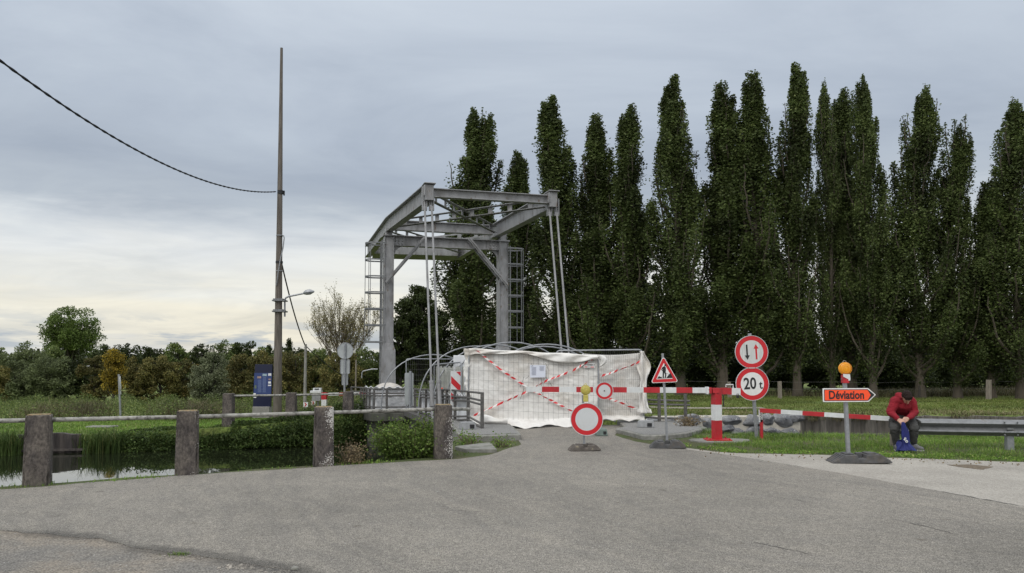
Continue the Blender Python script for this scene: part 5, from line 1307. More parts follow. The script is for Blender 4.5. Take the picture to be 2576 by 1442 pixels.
# sheets inside the far platform railing and along the deck railing
fr = [P(918, 1000, 28.2), P(943, 1000, 27.3), P(974, 1000, 27.35), P(1016, 1000, 27.45), P(1040, 1000, 27.6)]
def along(pts, u):
    k = u * (len(pts) - 1); i = min(len(pts) - 2, int(k)); return pts[i].lerp(pts[i + 1], k - i)
def plat_sheet(u, v):
    q = along(fr, u); q = Vector((q.x, q.y + 0.10 + 0.07 * wr(u * 1.5, v, 1.0, 5), -0.10 + 0.92 * v + (0.03 * math.sin(u * 50) if v > 0.9 else 0)))
    if v > 0.95: q.y -= 0.12; q.z -= 0.02
    return q
cloth('white_sheet', 'clean white sheet inside the platform railing at the foot of the left pylon', plat_sheet, 80, 24, M_TARPC)
dr = [Rl(26.0, 0.08), Rl(23.8, 0.08), Rl(21.8, 0.08), Rl(20.0, 0.08), Rl(19.2, 0.08)]
def deck_sheet(u, v):
    q = along(dr, u); top = 0.86 - 0.04 * u * 0 - 0.12 * (1 - u)
    return q + CA * (0.05 + 0.05 * wr(u * 2, v, 1.0, 7) + (-0.10 if v > 0.95 else 0)) + Vector((0, 0, -0.1 + (top + 0.1) * v + (0.03 * math.sin(u * 70) if v > 0.9 else 0)))
cloth('white_sheet', 'white sheet hung inside the left deck railing', deck_sheet, 90, 24, M_TARPC)
def dome(u, v):
    c = P(976, 968, 28.3); a = u * 2 * PI; ph = v * PI / 2; r = 0.68 * math.cos(ph) * (1 + 0.06 * math.sin(5 * a))
    return Vector((c.x + r * math.cos(a), c.y + r * 0.7 * math.sin(a), 0.35 + 0.57 * math.sin(ph) + 0.02 * math.sin(7 * a)))
cloth('rounded_cap', 'pale rounded cap standing behind the sheet of the platform railing', dome, 32, 12, mat('pale_stone_cap', (0.50, 0.47, 0.43), 0.85, var=0.15, vscale=6), cat='cap')
# curved tent hoops over the deck
HP = [(1090, 892.5, 27.3, 1.85), (1199, 871, 24.6, 1.9), (1246, 868, 23.2, 1.95), (1289, 861.5, 22.0, 2.0), (1377, 866.5, 20.7, 2.0), (1368, 872, 21.3, 2.0)]
HL = ['far left, coming down beside the left pylon', 'second from the left, crossing the slanted panel', 'third from the left, ending mid fence', 'whose top passes in front of the right pylon', 'nearest one, curving over the middle of the fence', 'lower one just behind the nearest']
for (px, py_, Y, hw), lab in zip(HP, HL):
    c = P(px, py_, Y); b = MB(); pts = []
    for k in range(25):
        a = PI * k / 24; pts.append(Vector((c.x, c.y, 0)) + CA * (-hw * math.cos(a)) + Vector((0, 0, c.z * math.sin(a) ** 0.75)))
    b.tube(pts, 0.022, 8); o = b.build('tent_hoop', M_GALV, smooth=True); tag(o, 'bent tube hoop over the deck, ' + lab, 'hoop', 'bent tube hoops over the bridge deck')
def ribbed(u, v):
    q = (S_[0] + CA * 0.06).lerp(S_[1] + CA * 0.06, u); return Vector((q.x + 0.02 * math.sin(u * 95), q.y + 0.012 * math.sin(u * 61 + v), 0.12 + 1.42 * v + 0.03 * math.sin(u * 40) * v))
cloth('ribbed_sheet', 'grey-green translucent sheet with vertical folds on the slanted fence panel', ribbed, 110, 8, mat('grey_green_sheet', (0.42, 0.425, 0.385), 0.7, var=0.25, vscale=5, stretch=(3, 3, 0.4)))
# white and orange things behind the slanted panel
b = MB(); c = P(1163, 940, 21.6); b.box((c.x, c.y, 1.12), (0.52, 0.04, 1.5), RB); o = b.build('white_board', M_TARPC, bevel=0.01); tag(o, 'narrow white board standing behind the hazard marker', 'board')
cn = P(1112, 985, 22.6); t = thing('traffic_cone', 'orange and white traffic cone on the deck behind the tie rods', 'cone', (cn.x, cn.y, -0.03))
b = MB(); b.box((0, 0, 0.02), (0.34, 0.34, 0.04)); b.build('base', M_RUBBER, t, bevel=0.008)
b = MB(); b.lathe([(0.13, 0.04), (0.095, 0.34)], 18); b.lathe([(0.062, 0.62), (0.03, 0.93), (0.02, 0.95)], 18); b.build('cone_body', M_ORANGE, t, smooth=True)
b = MB(); b.lathe([(0.096, 0.34), (0.063, 0.62)], 18); b.build('white_band', M_WHITE2, t, smooth=True)
# barrier tapes
def tape(label, pts, wd=0.05, seg=0.10, seed=1):
    rnd = random.Random(seed); b = MB(); L = 0; tot = sum((q - p).length for p, q in zip(pts, pts[1:]))
    n = int(tot / (seg * 0.5)); P_ = []
    for k in range(n + 1):
        u = k / n; q = along(pts, u); P_.append(q)
    prev = None
    for k, q in enumerate(P_):
        d = (P_[min(k + 1, n)] - P_[max(k - 1, 0)]).normalized(); up = Vector((0, -1, 0)).cross(d).normalized()
        tw = 0.75 * math.sin(k * 0.33 + seed) + 0.45 * math.sin(k * 0.13 + 2 * seed); wv = up * (wd / 2) * max(0.3, math.cos(tw)) + Vector((0, -1, 0)) * (wd / 2) * math.sin(tw); q = q + Vector((0, -0.012 - 0.01 * math.sin(k * 0.21), -0.018 * math.sin(PI * ((k * 2.0 / n) % 1))))
        sk = d * 0.03; cur = (q - wv - sk, q + wv + sk)
        if prev: b.add([prev[0], cur[0], cur[1], prev[1]], [(0, 1, 2, 3)], 0 if ((k + (k // 7) % 2) // 2) % 2 else 1)
        prev = cur
    me_o = b.build('barrier_tape', [M_TAPER, M_TAPEW]); sm = me_o.modifiers.new('thickness', 'SOLIDIFY'); sm.thickness = 0.003
    tag(me_o, label, 'tape', 'red and white barrier tapes on the fence'); return me_o
TY = FY - 0.06
tape('red and white tape from the fence top left corner down to the round sign', [P(1195, 878, TY), P(1262, 930, TY), P(1335, 980, TY), P(1382, 1003, TY), P(1442, 1036, TY)], seed=1)
tape('red and white tape rising from the fence lower left to the middle post', [P(1186, 1048, TY), P(1262, 1012, TY), P(1335, 980, TY), P(1376, 956, TY), P(1440, 931, TY), P(1500, 897, TY)], seed=2)
tape('short red and white tape rising to the right across the upper right panel', [P(1510, 946, FY2 - .06), P(1560, 929, FY2 - .06), P(1614, 907, FY2 - .06)], seed=3)
tape('short red and white tape slanting down to the right below the barrier disc', [P(1524, 998, FY2 - .06), P(1560, 1012, FY2 - .06), P(1600, 1027, FY2 - .06)], seed=4)
# paper notice, maker's plate, ties
t = thing('paper_notice', 'white printed notice tied to the fence above the tape crossing', 'notice', P(1352, 934, TY - 0.01))
s = mpp(TY); b = MB(); b.prism([(-18.5 * s, -16 * s), (20 * s, -15.5 * s), (20.5 * s, 15 * s), (-19 * s, 15.5 * s)], -0.004, 0.004); b.build('sheet', M_PAPER, t)
b = MB()
for k in range(14): 
    z = (10 - k * 1.5) * s; b.box((-9 * s, -0.0065, z), ((13 - (k * 7 % 5) * 0.8) * s, 0.003, 0.55 * s))
for k in range(8): b.box((11 * s, -0.0065, (12 - k * 1.5) * s), ((13 - (k * 5 % 4)) * s, 0.003, 0.5 * s))
b.box((-15 * s, -0.0065, 12 * s), (1.2 * s, 0.003, 2.5 * s)); b.build('print', M_INK, t)
t = thing('fence_plate', 'small white maker plate INTERMAT wired to the top right of the fence panel', 'plate', P(1482, 920, TY - 0.01), (0, R(1.5), 0))
b = MB(); b.prism(rrect(28 * s, 12 * s, 1.5 * s), -0.004, 0.004); b.build('plate', M_WHITE, t)
text_mesh('INTERMAT', 6.0 * s, Matrix.Translation((0, -0.006, 1.8 * s)), 0.003, 'lettering', M_BLACK, t, bold=0.001)
b = MB(); b.box((-8 * s, -0.0055, -3.4 * s), (7 * s, 0.003, 2.2 * s)); b.box((8 * s, -0.0055, -3.4 * s), (8 * s, 0.003, 2.2 * s), m=0); b.box((0, -0.0055, -3.4 * s), (8 * s, 0.003, 1.2 * s), m=1); b.build('stripe', [M_RED, M_BLACK], t)
b = MB()
for (x0, y0, x1, y1) in ((1318, 948, 1308, 974), (1318, 978, 1308, 1005), (1361, 950, 1362, 972), (1372, 948, 1389, 972), (1361, 985, 1369, 1005), (1331, 945, 1321, 954), (1336, 914, 1341, 926), (1372, 914, 1379, 930), (1576, 1010, 1587, 1036), (1617, 955, 1600, 980), (1575, 1061, 1582, 1074), (1604, 1044, 1576, 1055)):
    Yw = TY if x0 < 1510 else FY2 - 0.05
    a, c = P(x0, y0, Yw), P(x1, y1, Yw); b.tube([a, a.lerp(c, 0.5) + Vector((0.01, -0.02, 0)), c], 0.004, 4)
tag(b.build('tie_wraps', M_BLACK), 'loose black tie wires poking out of the fence mesh', 'ties', kind='stuff')
# fence feet
def foot(label, c, wd, dp, h, m, rz=0.0):
    b = MB(); b.box((0, 0, h / 2), (wd, dp, h), None, taper=(0.86, 0.8)); 
    o = b.build('ballast_block', m, bevel=0.012); o.location = c; o.rotation_euler = (0, 0, rz); 
    b = MB(); b.box((wd * 0.22, -dp * 0.42, h * 0.42), (wd * 0.26, 0.06, h * 0.5)); b.build('hand_hole', M_BLACK, o)
    tag(o, label, 'block', 'ballast blocks of the fence'); return o
c = G(1176, 1080, 0.13); foot('grey ballast block on the left kerb behind the railing', c, 0.38, 0.24, 0.17, M_GGREY, 0.25)
c = G(1511, 1096, 0.0); foot('green-grey plastic ballast block on the road beside the round no-entry sign', (c.x, c.y, 0.013), 0.25, 0.5, 0.15, M_GGREEN, 0.05)
c = G(1634, 1080, 0.1); foot('grey ballast block at the right end of the fence on the right kerb', (c.x, c.y + .5, 0.106), 0.42, 0.24, 0.16, M_GGREY, -0.2)

# ------------------------------------------------------------------ portable rubber feet and posts
def rubber_foot(parent, wd, dp, h, m, name='base', rz=0.0, m2=None):
    """long recycled-rubber foot: sloped ends, centre gap, grooves"""
    b = MB(); hw = wd / 2
    prof = [(-hw, 0), (hw, 0), (hw, 0.02), (hw * 0.60, h), (hw * 0.16, h), (hw * 0.13, h * 0.55), (-hw * 0.13, h * 0.55), (-hw * 0.16, h), (-hw * 0.60, h), (-hw, 0.02)]
    Mz = Matrix.Rotation(rz, 4, 'Z')
    b.prism(prof, -dp / 2, dp / 2, M=Mz)
    for sg in (-1, 1):       # raised ribs on the sloping ends, lugs on top
        for k in range(4):
            y = -dp / 2 + dp * (k + 0.5) / 4
            a = Mz @ Vector((sg * hw * 0.96, y, 0.03)); c = Mz @ Vector((sg * hw * 0.62, y, h + 0.004)); b.bar(a, c, dp * 0.11, 0.018)
        b.box(Mz @ Vector((sg * hw * 0.37, 0, h + 0.010)), (hw * 0.30, dp * 0.62, 0.02), Mz.to_3x3())
    b.box(Mz @ Vector((0, 0, h * 0.7)), (0.09, 0.09, h * 0.9), Mz.to_3x3())
    return b.build(name, m, parent, bevel=0.006)
def sq_post(parent, h0, h1, w_=0.04, m=M_GALV, x=0.0, y=0.0):
    b = MB(); b.box((x, y, (h0 + h1) / 2), (w_, w_, h1 - h0)); b.box((x - w_ * 0.25, y - w_ / 2 - 0.001, (h0 + h1) / 2), (w_ * 0.12, 0.003, h1 - h0)); b.box((x + w_ * 0.25, y - w_ / 2 - 0.001, (h0 + h1) / 2), (w_ * 0.12, 0.003, h1 - h0))
    return b.build('post', m, parent, bevel=0.003)
def rd_post(parent, h0, h1, r=0.032, m=M_GALV, cap=True):
    b = MB(); b.tube([(0, 0, h0), (0, 0, h1)], r, 12)
    return b.build('post', m, parent, smooth=True)
def plate_child(name, parts, parent, mats, z, rz=0.0, y=0.0):
    """parts: list of (poly, y0, y1, material index) stacked towards the viewer"""
    b = MB()
    for poly, y0, y1, mi in parts: b.prism(poly, y0, y1, mi)
    o = b.build(name, mats, parent); o.location = (0, y, z); o.rotation_euler = (0, 0, rz); return o
def ringpoly(b, ro, ri, y0, y1, n=48, m=0):
    vs = []; fs = []
    for k in range(n):
        a = 2 * PI * k / n
        for (r, y) in ((ro, y0), (ri, y0), (ri, y1), (ro, y1)): vs.append((r * math.cos(a), y, r * math.sin(a)))
    for k in range(n):
        j = (k + 1) % n
        for q in range(4): fs.append((k * 4 + q, k * 4 + (q + 1) % 4, j * 4 + (q + 1) % 4, j * 4 + q))
    b.add(vs, fs, m)
def disc_sign(parent, z, r, inner, x=0.0, wf=M_WHITE, y=-0.05, rim=True, ry=0.0):
    """disc with red ring; returns the plate object, children ring and face"""
    b = MB(); b.prism(circ(r, 56), -0.006, 0.006); 
    if rim: ringpoly(b, r, r - 0.009, -0.016, 0.014, 56)
    pl = b.build('sign_plate', M_SGREY, parent); pl.location = (x, y, z); pl.rotation_euler = (0, ry, 0)
    b = MB(); ringpoly(b, r - 0.012, r * inner, -0.011, -0.007, 56); b.build('red_ring', M_RED, pl)
    b = MB(); b.prism(circ(r * inner, 48), -0.010, -0.007); b.build('face', wf, pl)
    for zz in (-0.3, 0.3):
        b = MB()
    return pl

# ---- round no-entry (all vehicles) sign, front middle
c = G(1470, 1133, 0.013); s = mpp(c.y)
t = thing('road_sign', 'large round sign with red ring and blank face on a low dusty rubber foot', 'road sign', c, (0, R(-1.3), 0))
rubber_foot(t, 0.57, 0.30, 0.105, M_RUBBER2, rz=R(8))
sq_post(t, 0.05, 1.02)
pl = disc_sign(t, (1133 - 1055.5) * s, 40.7 * s, 0.70, x=0.055, wf=M_SGREY, ry=0.0)
lx, lz = c.x + (1474.5 - 1470) * s, 0
def warning_lamp(label, x, y, z0, s, lens, body, handle, strap=None, col='body'):
    t = thing('warning_lamp', label, 'warning lamp', (x, y, z0))
    b = MB(); b.prism(rrect(15 * s, 21 * s, 1.5 * s, 0, 10.5 * s), -0.055, 0.045); b.build('battery_box', body, t, bevel=0.006)
    if strap: b = MB(); b.prism([(-8 * s, 13 * s), (9.5 * s, 12 * s), (9.5 * s, 7 * s), (5 * s, 6 * s), (4.5 * s, 10 * s), (-8 * s, 16 * s), (-8 * s, 23 * s), (9 * s, 22 * s), (9.5 * s, 12 * s)], -0.062, -0.055); b.build('white_strap', strap, t)
    zc = 36.5 * s; r = 16.0 * s
    b = MB(); prof = []
    M = Matrix.Translation((0, 0, zc)) @ Matrix.Rotation(R(90), 4, 'X')
    for k in range(9):
        a = PI * k / 8 - PI / 2; prof.append((max(0.001, r * math.cos(a) ** 0.6 if abs(math.cos(a)) > 1e-6 else 0.001), 0.055 * math.sin(a)))
    b.lathe(prof, 32, M=M); ln = b.build('lens', lens, t, smooth=True)
    b = MB()
    for rr in (0.45, 0.72, 0.98): ringpoly(b, r * rr, r * rr - 0.004, -0.060 + 0.03 * rr ** 3, -0.04, 32)
    b.v = [(p[0], p[1], p[2] + zc) for p in b.v]; b.build('lens_ridge', lens, t)
    b = MB(); pts = []
    for k in range(9): a = PI * k / 8; pts.append((4.2 * s * math.cos(a), 0, zc + r * 0.97 + 4.2 * s * math.sin(a)))
    b.tube(pts, 0.006, 6); b.build('handle', handle, t)
    b = MB(); b.tube([(-10 * s, 0, 10 * s), (-7 * s, 0, 10 * s)], 0.01, 6); b.build('bolt', M_DGALV, t)
    return t
warning_lamp('dull yellow warning lamp on top of the big round sign', c.x + 0.028, c.y, 0.013 + (1133 - 1012) * s, s * 0.80, M_YELLOW, M_YELLOW, M_YELLOW)

# ---- roadworks triangle
c = G(1679, 1126, 0.013); s = mpp(c.y)
t = thing('road_sign', 'triangular roadworks sign with a digging worker on a dark rubber foot', 'road sign', c, (0, R(-2.4), 0))
rubber_foot(t, 0.69, 0.36, 0.125, M_RUBBER, rz=R(-9))
sq_post(t, 0.05, (1126 - 891) * s)
zc = (1126 - 943) * s
tri = [(-34.5 * s, -21 * s), (35 * s, -21 * s), (0.5 * s, 46 * s)]
def shrink(tri, d):
    cx = sum(p[0] for p in tri) / 3; cz = sum(p[1] for p in tri) / 3
    return [(cx + (p[0] - cx) * d, cz + (p[1] - cz) * d) for p in tri]
b = MB(); b.prism(rtri(tri, 4.0 * s), -0.008, 0.008); pl = b.build('sign_plate', M_WHITE, t); pl.location = (0.0, -0.045, zc)
b = MB(); b.prism(rtri(shrink(tri, 0.935), 3.4 * s), -0.0105, -0.0085); b.build('red_border', M_RED, pl)
b = MB(); b.prism(rtri(shrink(tri, 0.60), 0.8 * s), -0.0125, -0.0108); b.build('face', M_WHITE, pl)
b = MB(); u = s
def pg(pts): b.prism([(p[0] * u, p[1] * u) for p in pts], -0.0150, -0.0128)
ox, oz = 0.5, 0.0
# worker: head, bent torso, arms, legs, shovel, heaps  (units: picture px about the sign centre)
pg([(4 + 2.6 * math.cos(k * PI / 6), 22.5 + 2.6 * math.sin(k * PI / 6)) for k in range(12)])
pg([(-3.5, 18), (2.5, 20.5), (5, 16), (4.5, 8), (3.5, 4.5), (-3.5, 5), (-3, 11)])
pg([(-3.5, 18), (-1, 16.2), (-4.5, 11.5), (-0.5, 7.2), (-2.2, 5.8), (-6.8, 11.4)])
pg([(-3.5, 5.4), (0.2, 5.4), (-1.3, -7.5), (-0.5, -8.8), (-4.6, -8.8), (-4.2, -2)])
pg([(-0.2, 5.4), (3.6, 5.4), (5.6, -2), (4, -7.2), (5, -8.8), (0.6, -8.8), (2.3, -2)])
b.bar((4.5 * u, -0.0139, 3 * u), (13.5 * u, -0.0139, -2 * u), 0.0022, 0.6 * u)
pg([(5.5, -9.6), (8, -5), (12, -1.5), (15, 2.2), (17, 0.6), (20.5, -9.6)])
pg([(-18, -9.6), (-15, -6.2), (-12.6, -3.4), (-10.5, -6.8), (-8, -5.6), (-5.2, -9.6)])
pg([(-18, -9.4), (20, -9.4), (20, -10.2), (-18, -10.2)])
o = b.build('worker_symbol', M_BLACK, pl)

# ---- two round signs on one post
c = G(1903.5, 1104.5, 0.0); s = mpp(c.y)
t = thing('road_sign', 'leaning post with two red-ringed round signs, arrows above and 20 t below', 'road sign', c, (0, R(-2.9), 0))
rd_post(t, -0.3, (1104.5 - 840) * s, 0.040, M_GALV)
z1, z2 = (1104.5 - 966.7) * s, (1104.5 - 887) * s
lo = disc_sign(t, z1, 41.5 * s, 0.70, x=-0.035, wf=M_WHITE, y=-0.06); lo['label'] = 'round sign reading 20 t'
hi = disc_sign(t, z2, 41.5 * s, 0.71, x=-0.005, wf=M_DIRTYW, y=-0.06); hi['label'] = 'round sign with a black down arrow and a red up arrow'
text_mesh('20', 40 * s, Matrix.Translation((-6.0 * s, -0.012, 0.0 * s)), 0.003, 'lettering', M_BLACK, lo, sx=0.80, bold=0.007)
text_mesh('t', 30 * s, Matrix.Translation((21 * s, -0.012, -3.6 * s)), 0.003, 'lettering', M_BLACK, lo, sx=0.85, bold=0.004)
def arrow(x, sg, m, par, name):
    b = MB(); w_, hw, h, hd = 2.0 * s, 6.2 * s, 19 * s, 11 * s
    poly = [(-w_, -h), (w_, -h), (w_, h - hd), (hw, h - hd), (0, h), (-hw, h - hd), (-w_, h - hd)]
    b.prism([(x + p[0], p[1] * sg) for p in poly], -0.0135, -0.0105); b.build(name, m, par)
arrow(-11.5 * s, -1, M_BLACK, hi, 'black_arrow'); arrow(11.5 * s, 1, M_RED, hi, 'red_arrow')
b = MB(); b.box((0, -0.03, z1 + 0.12), (0.1, 0.05, 0.03)); b.box((0, -0.03, z1 - 0.12), (0.1, 0.05, 0.03)); b.box((0, -0.03, z2 + 0.12), (0.1, 0.05, 0.03)); b.box((0, -0.03, z2 - 0.12), (0.1, 0.05, 0.03)); b.build('clamp', M_DGALV, t)

# ---- detour arrow sign with amber lamp
c = G(2135, 1163, 0.009); s = mpp(c.y)
t = thing('road_sign', 'orange arrow-shaped detour sign reading Déviation, pointing right, on a black rubber foot', 'road sign', c, (0, R(-1.6), 0))
ft = rubber_foot(t, 0.92, 0.40, 0.135, M_RUBBER, rz=R(-6)); ft.location = (0.16, 0.0, 0)
sq_post(t, 0.05, (1163 - 948) * s, 0.055)
zc = (1163 - 995.7) * s
def arr(d, tip=0.0):
    L_, R_, h = -61 * s + d, 71 * s - d * 1.3, 17 * s - d
    sh = 52 * s - d * 0.6
    return [(L_, -h), (sh, -h), (R_ - 1 * s, 0.5 * s - 1 * s), (R_ - 1 * s, 0.5 * s + 1 * s), (sh, h), (L_, h)]
b = MB(); b.prism(rtri(arr(0), 2.0 * s), -0.010, 0.008); pl = b.build('sign_plate', M_WHITE, t); pl.location = (0.01, -0.05, zc); pl.rotation_euler = (0, R(1.3), 0)
b = MB(); b.prism(rtri(arr(2.6 * s), 1.6 * s), -0.0125, -0.0105); b.build('dark_line', M_BLACK, pl)
b = MB(); b.prism(rtri(arr(4.2 * s), 1.4 * s), -0.0145, -0.0128); b.build('face', M_ORANGE, pl)
b = MB(); b.prism([(50 * s, 13 * s), (52 * s, 13 * s), (66 * s, 0), (52 * s, -13 * s), (50 * s, -13 * s), (57.5 * s, 0)], -0.0165, -0.0148); b.build('arrow_tip', M_BLACK, pl)
text_mesh('Déviation', 28.5 * s, Matrix.Translation((-3.0 * s, -0.0160, -0.5 * s)), 0.003, 'lettering', M_BLACK, pl, sx=0.80, bold=0.0050)
warning_lamp('amber round warning lamp with a red battery box on top of the detour sign', c.x - 0.030, c.y, 0.009 + (1163 - 966) * s, s, M_AMBER, M_RED2, M_DGALV, M_WHITE2)

# ---- hazard marker on the deck edge (red and white diagonal plate)
Y = 20.7; s = mpp(Y); p = P(1147, 1070, Y)
t = thing('hazard_marker', 'upright plate with red and white diagonal stripes behind the left deck railing', 'hazard marker', (p.x, Y, -0.03))
b = MB(); b.prism(rrect(27.5 * s, 86 * s, 3 * s), -0.006, 0.006); pl = b.build('plate', M_WHITE2, t); pl.location = (0, -0.03, P(1147, 977, Y).z + 0.03)
b = MB(); w2, h2 = 12.2 * s, 41.5 * s
def clipz(poly, lim, sg):
    out = []
    for (x0, z0), (x1, z1) in zip(poly, poly[1:] + poly[:1]):
        i0, i1 = sg * z0 <= sg * lim, sg * z1 <= sg * lim
        if i0: out.append((x0, z0))
        if i0 != i1: f = (lim - z0) / (z1 - z0); out.append((x0 + (x1 - x0) * f, lim))
    return out
for zt in (72, 31, -10, -51):   # stripes descending to the right
    q = [(-w2, zt * s), (-w2, (zt - 18) * s), (w2, (zt - 42.5) * s), (w2, (zt - 24.5) * s)]
    q = clipz(clipz(q, h2, 1), -h2, -1)
    if len(q) > 2: b.prism(q, -0.0095, -0.0065)
b.build('red_stripe', M_RED, pl)
b = MB(); b.box((0, 0.02, 0.65), (0.05, 0.05, 1.3)); b.build('post', M_DGALV, t)
Y = 26.6; s = mpp(Y); p = P(1028, 1040, Y)
t = thing('hazard_marker', 'tall grey sign plate seen from its back beside the platform railing', 'hazard marker', (p.x, Y, -0.1))
b = MB(); b.prism(rrect(22 * s, 80 * s, 3 * s), -0.006, 0.006); ringr = b.build('plate', M_ALU, t); ringr.location = (0, 0.05, (1040 - 980) * s + 0.02)
b = MB(); b.tube([(0.05, 0, -0.1), (0.05, 0, (1040 - 934) * s)], 0.045, 10); b.build('post', M_GALV, t, smooth=True)

# ------------------------------------------------------------------ swing barriers
c = G(1806, 1106, 0.045); s = mpp(c.y)
t = thing('boom_barrier', 'red and white swing barrier with square post and long boom across the bridge entrance', 'barrier', c)
hb = (1106 - 983.5) * s      # boom axis height
b = MB()
ph = (1106 - 977.5) * s; RP = Matrix.Rotation(R(22), 3, 'Z')
for (z0, z1, mi) in ((0.0, (1106 - 1058) * s, 0), ((1106 - 1058) * s, (1106 - 1019) * s, 1), ((1106 - 1019) * s, ph, 0)):
    b.box((-0.02, 0, (z0 + z1) / 2), (0.155, 0.155, z1 - z0), RP, mi)
b.build('post', [M_RED2, M_WHITE2], t)
b = MB(); b.box((-0.005, 0, 0.0), (0.52, 0.42, 0.022), Matrix.Rotation(R(-4), 3, 'Z'))
for (x, y) in ((-0.2, -0.15), (0.2, -0.16), (-0.19, 0.15), (0.2, 0.14)): b.tube([(x, y, 0.01), (x, y, 0.04)], 0.016, 6)
b.build('base_plate', M_RED2, t)
X = lambda px: (px - 1806) * s
yb = -0.01
cuts = [(1326, 1365.5, 1), (1365.5, 1408.5, 0), (1408.5, 1451.5, 1), (1451.5, 1493.5, 0), (1493.5, 1536, 1), (1536, 1577.6, 0), (1577.6, 1619.6, 1), (1619.6, 1660.6, 0), (1660.6, 1701.5, 1), (1701.5, 1742, 0), (1742, 1783, 1)]
b = MB()
for x0, x1, mi in cuts:
    b.box(((X(x0) + X(x1)) / 2, yb, hb + (0.0)), (X(x1) - X(x0), 0.075, 0.112 if x0 > 1600 else 0.110), None, mi)
bo = b.build('boom', [M_RED2, M_WHITE2], t); bo.rotation_euler = (0, R(0.35), 0)
pl = disc_sign(bo, hb - 0.02, 22.2 * s, 0.69, x=X(1521), wf=M_SGREY, y=-0.085); 
b = MB(); b.ball((0, -0.014, 0), 0.014, 8); b.build('bolt', M_BLACK, pl)
b = MB(); b.box((X(1780), -0.01, hb), (0.05, 0.13, 0.15)); b.box((X(1787), -0.01, hb), (0.06, 0.11, 0.12), None, 1); b.box((X(1800), -0.02, hb + 0.0), (0.13, 0.16, 0.1), None, 1); b.ball((X(1782), -0.08, hb + 0.04), 0.014, 6); b.ball((X(1782), -0.08, hb - 0.04), 0.014, 6); b.build('hinge', [M_WHITE2, M_RED2], t)
b = MB(); b.box((X(1826), 0.03, hb - 0.01), (24 * s, 0.14, 16 * s), None, 0); b.box((X(1849), 0.03, hb - 0.015), (22 * s, 0.14, 17 * s), None, 1); o = b.build('counterweight_arm', [M_RED2, M_WHITE2], t); o.rotation_euler = (0, R(1.5), 0)
b = MB(); b.tube([(X(1828), 0, hb + 0.07), (X(1828), 0, hb + 0.12), (X(1846), 0, hb + 0.12), (X(1846), 0, hb + 0.05)], 0.012, 6); b.build('handle', M_WHITE2, t)
b = MB(); b.box((X(1855), -0.06, hb - 0.13), (0.055, 0.03, 0.05)); b.tube([(X(1853), -0.06, hb - 0.11), (X(1853), -0.06, hb - 0.07), (X(1857), -0.06, hb - 0.07), (X(1857), -0.06, hb - 0.11)], 0.006, 6); b.tube([(X(1818), -0.1, hb - 0.1), (X(1818), -0.1, hb - 0.33)], 0.012, 6); b.build('padlock', M_BLACK, t)
q = G(1812, 1111, 0.0); b = MB(); b.slab([tuple((q + Vector((0.62 * math.cos(a) * (1 + .1 * math.sin(3 * a)), 0.42 * math.sin(a), 0))).to_2d()) for a in [2 * PI * k / 20 for k in range(20)]], -0.05, 0.036)
tag(b.build('foundation', M_KERB, bevel=0.01), 'concrete footing under the red and white barrier post', 'footing')
# low closed gate between barrier and guardrail
a0, a1 = P(1910, 1032.5, 16.1), P(2237, 1053.5, 14.72)
t = thing('low_barrier', 'low red and white bar on one short leg, reaching the guardrail', 'barrier', G(1916, 1107, 0.0))
o0 = Vector(t.location); b = MB()
mk = [(1909.5, 1962.3, 0), (1962.3, 2016, 1), (2016, 2070.6, 0), (2070.6, 2126, 1), (2126, 2186, 0), (2186, 2237, 1)]
for x0, x1, mi in mk:
    # linear in picture x is not linear in space: solve along the bar
    def at(px):
        lo, hi = 0.0, 1.0
        for _ in range(30):
            md = (lo + hi) / 2; q = a0.lerp(a1, md); xx = CX + q.x / q.y * FPX
            if xx < px: lo = md
            else: hi = md
        return a0.lerp(a1, lo)
    b.bar(at(x0) - o0, at(x1) - o0, 0.06, 0.085, m=mi)
b.build('bar', [M_RED2, M_WHITE2], t)
b = MB(); b.box((0, 0, 0.215), (0.055, 0.05, 0.43), None, 0); b.box((-0.015, 0, 0.51), (0.065, 0.05, 0.26), None, 1); 
lg = b.build('leg', [M_RED2, M_WHITE2], t)
rnd = random.Random(5); b = MB()
for k in range(5):
    z = 0.42 + k * 0.045; pts = [(-0.015 + 0.014 * math.cos(j * 1.1 + k), -0.028, z + 0.018 * math.sin(j * 1.1)) for j in range(6)]; b.tube(pts, 0.004, 4)
b.build('scribble', M_BLACK, lg)

# ------------------------------------------------------------------ guardrail
ga, gb = P(2236, 1052, 14.75), P(2760, 1059, 14.0)
t = thing('guardrail', 'grey steel crash barrier on the right, with a person sitting on its end', 'guardrail', G(2250, 1122, 0.0))
o0 = Vector(t.location)
prof = []
for k in range(17):    # W profile (offset towards the viewer, height)
    v = k / 16; z = -0.31 * v; yy = 0.045 * math.cos(v * 4 * PI) ; prof.append((yy, z))
b = MB(); n = 14; d = gb - ga; vs = []; fs = []
for th in (0, 0.006):
    for i in range(n + 1):
        q = ga + d * (i / n) - o0
        for (yy, z) in prof: vs.append((q.x, q.y - 0.05 + yy + th, q.z + z))
m_ = 17; N1 = (n + 1) * m_
for sgn, base in ((1, 0), (-1, N1)):
    for i in range(n):
        for j in range(m_ - 1):
            f = (base + i * m_ + j, base + (i + 1) * m_ + j, base + (i + 1) * m_ + j + 1, base + i * m_ + j + 1); fs.append(f if sgn > 0 else f[::-1])
for i in range(n):
    for j in (0, m_ - 1): fs.append((i * m_ + j, (i + 1) * m_ + j, N1 + (i + 1) * m_ + j, N1 + i * m_ + j))
for j in range(m_ - 1):
    for i in (0, n): fs.append((i * m_ + j, i * m_ + j + 1, N1 + i * m_ + j + 1, N1 + i * m_ + j))
b.add(vs, fs); b.build('beam', M_DGALV, t, smooth=True)
b = MB()
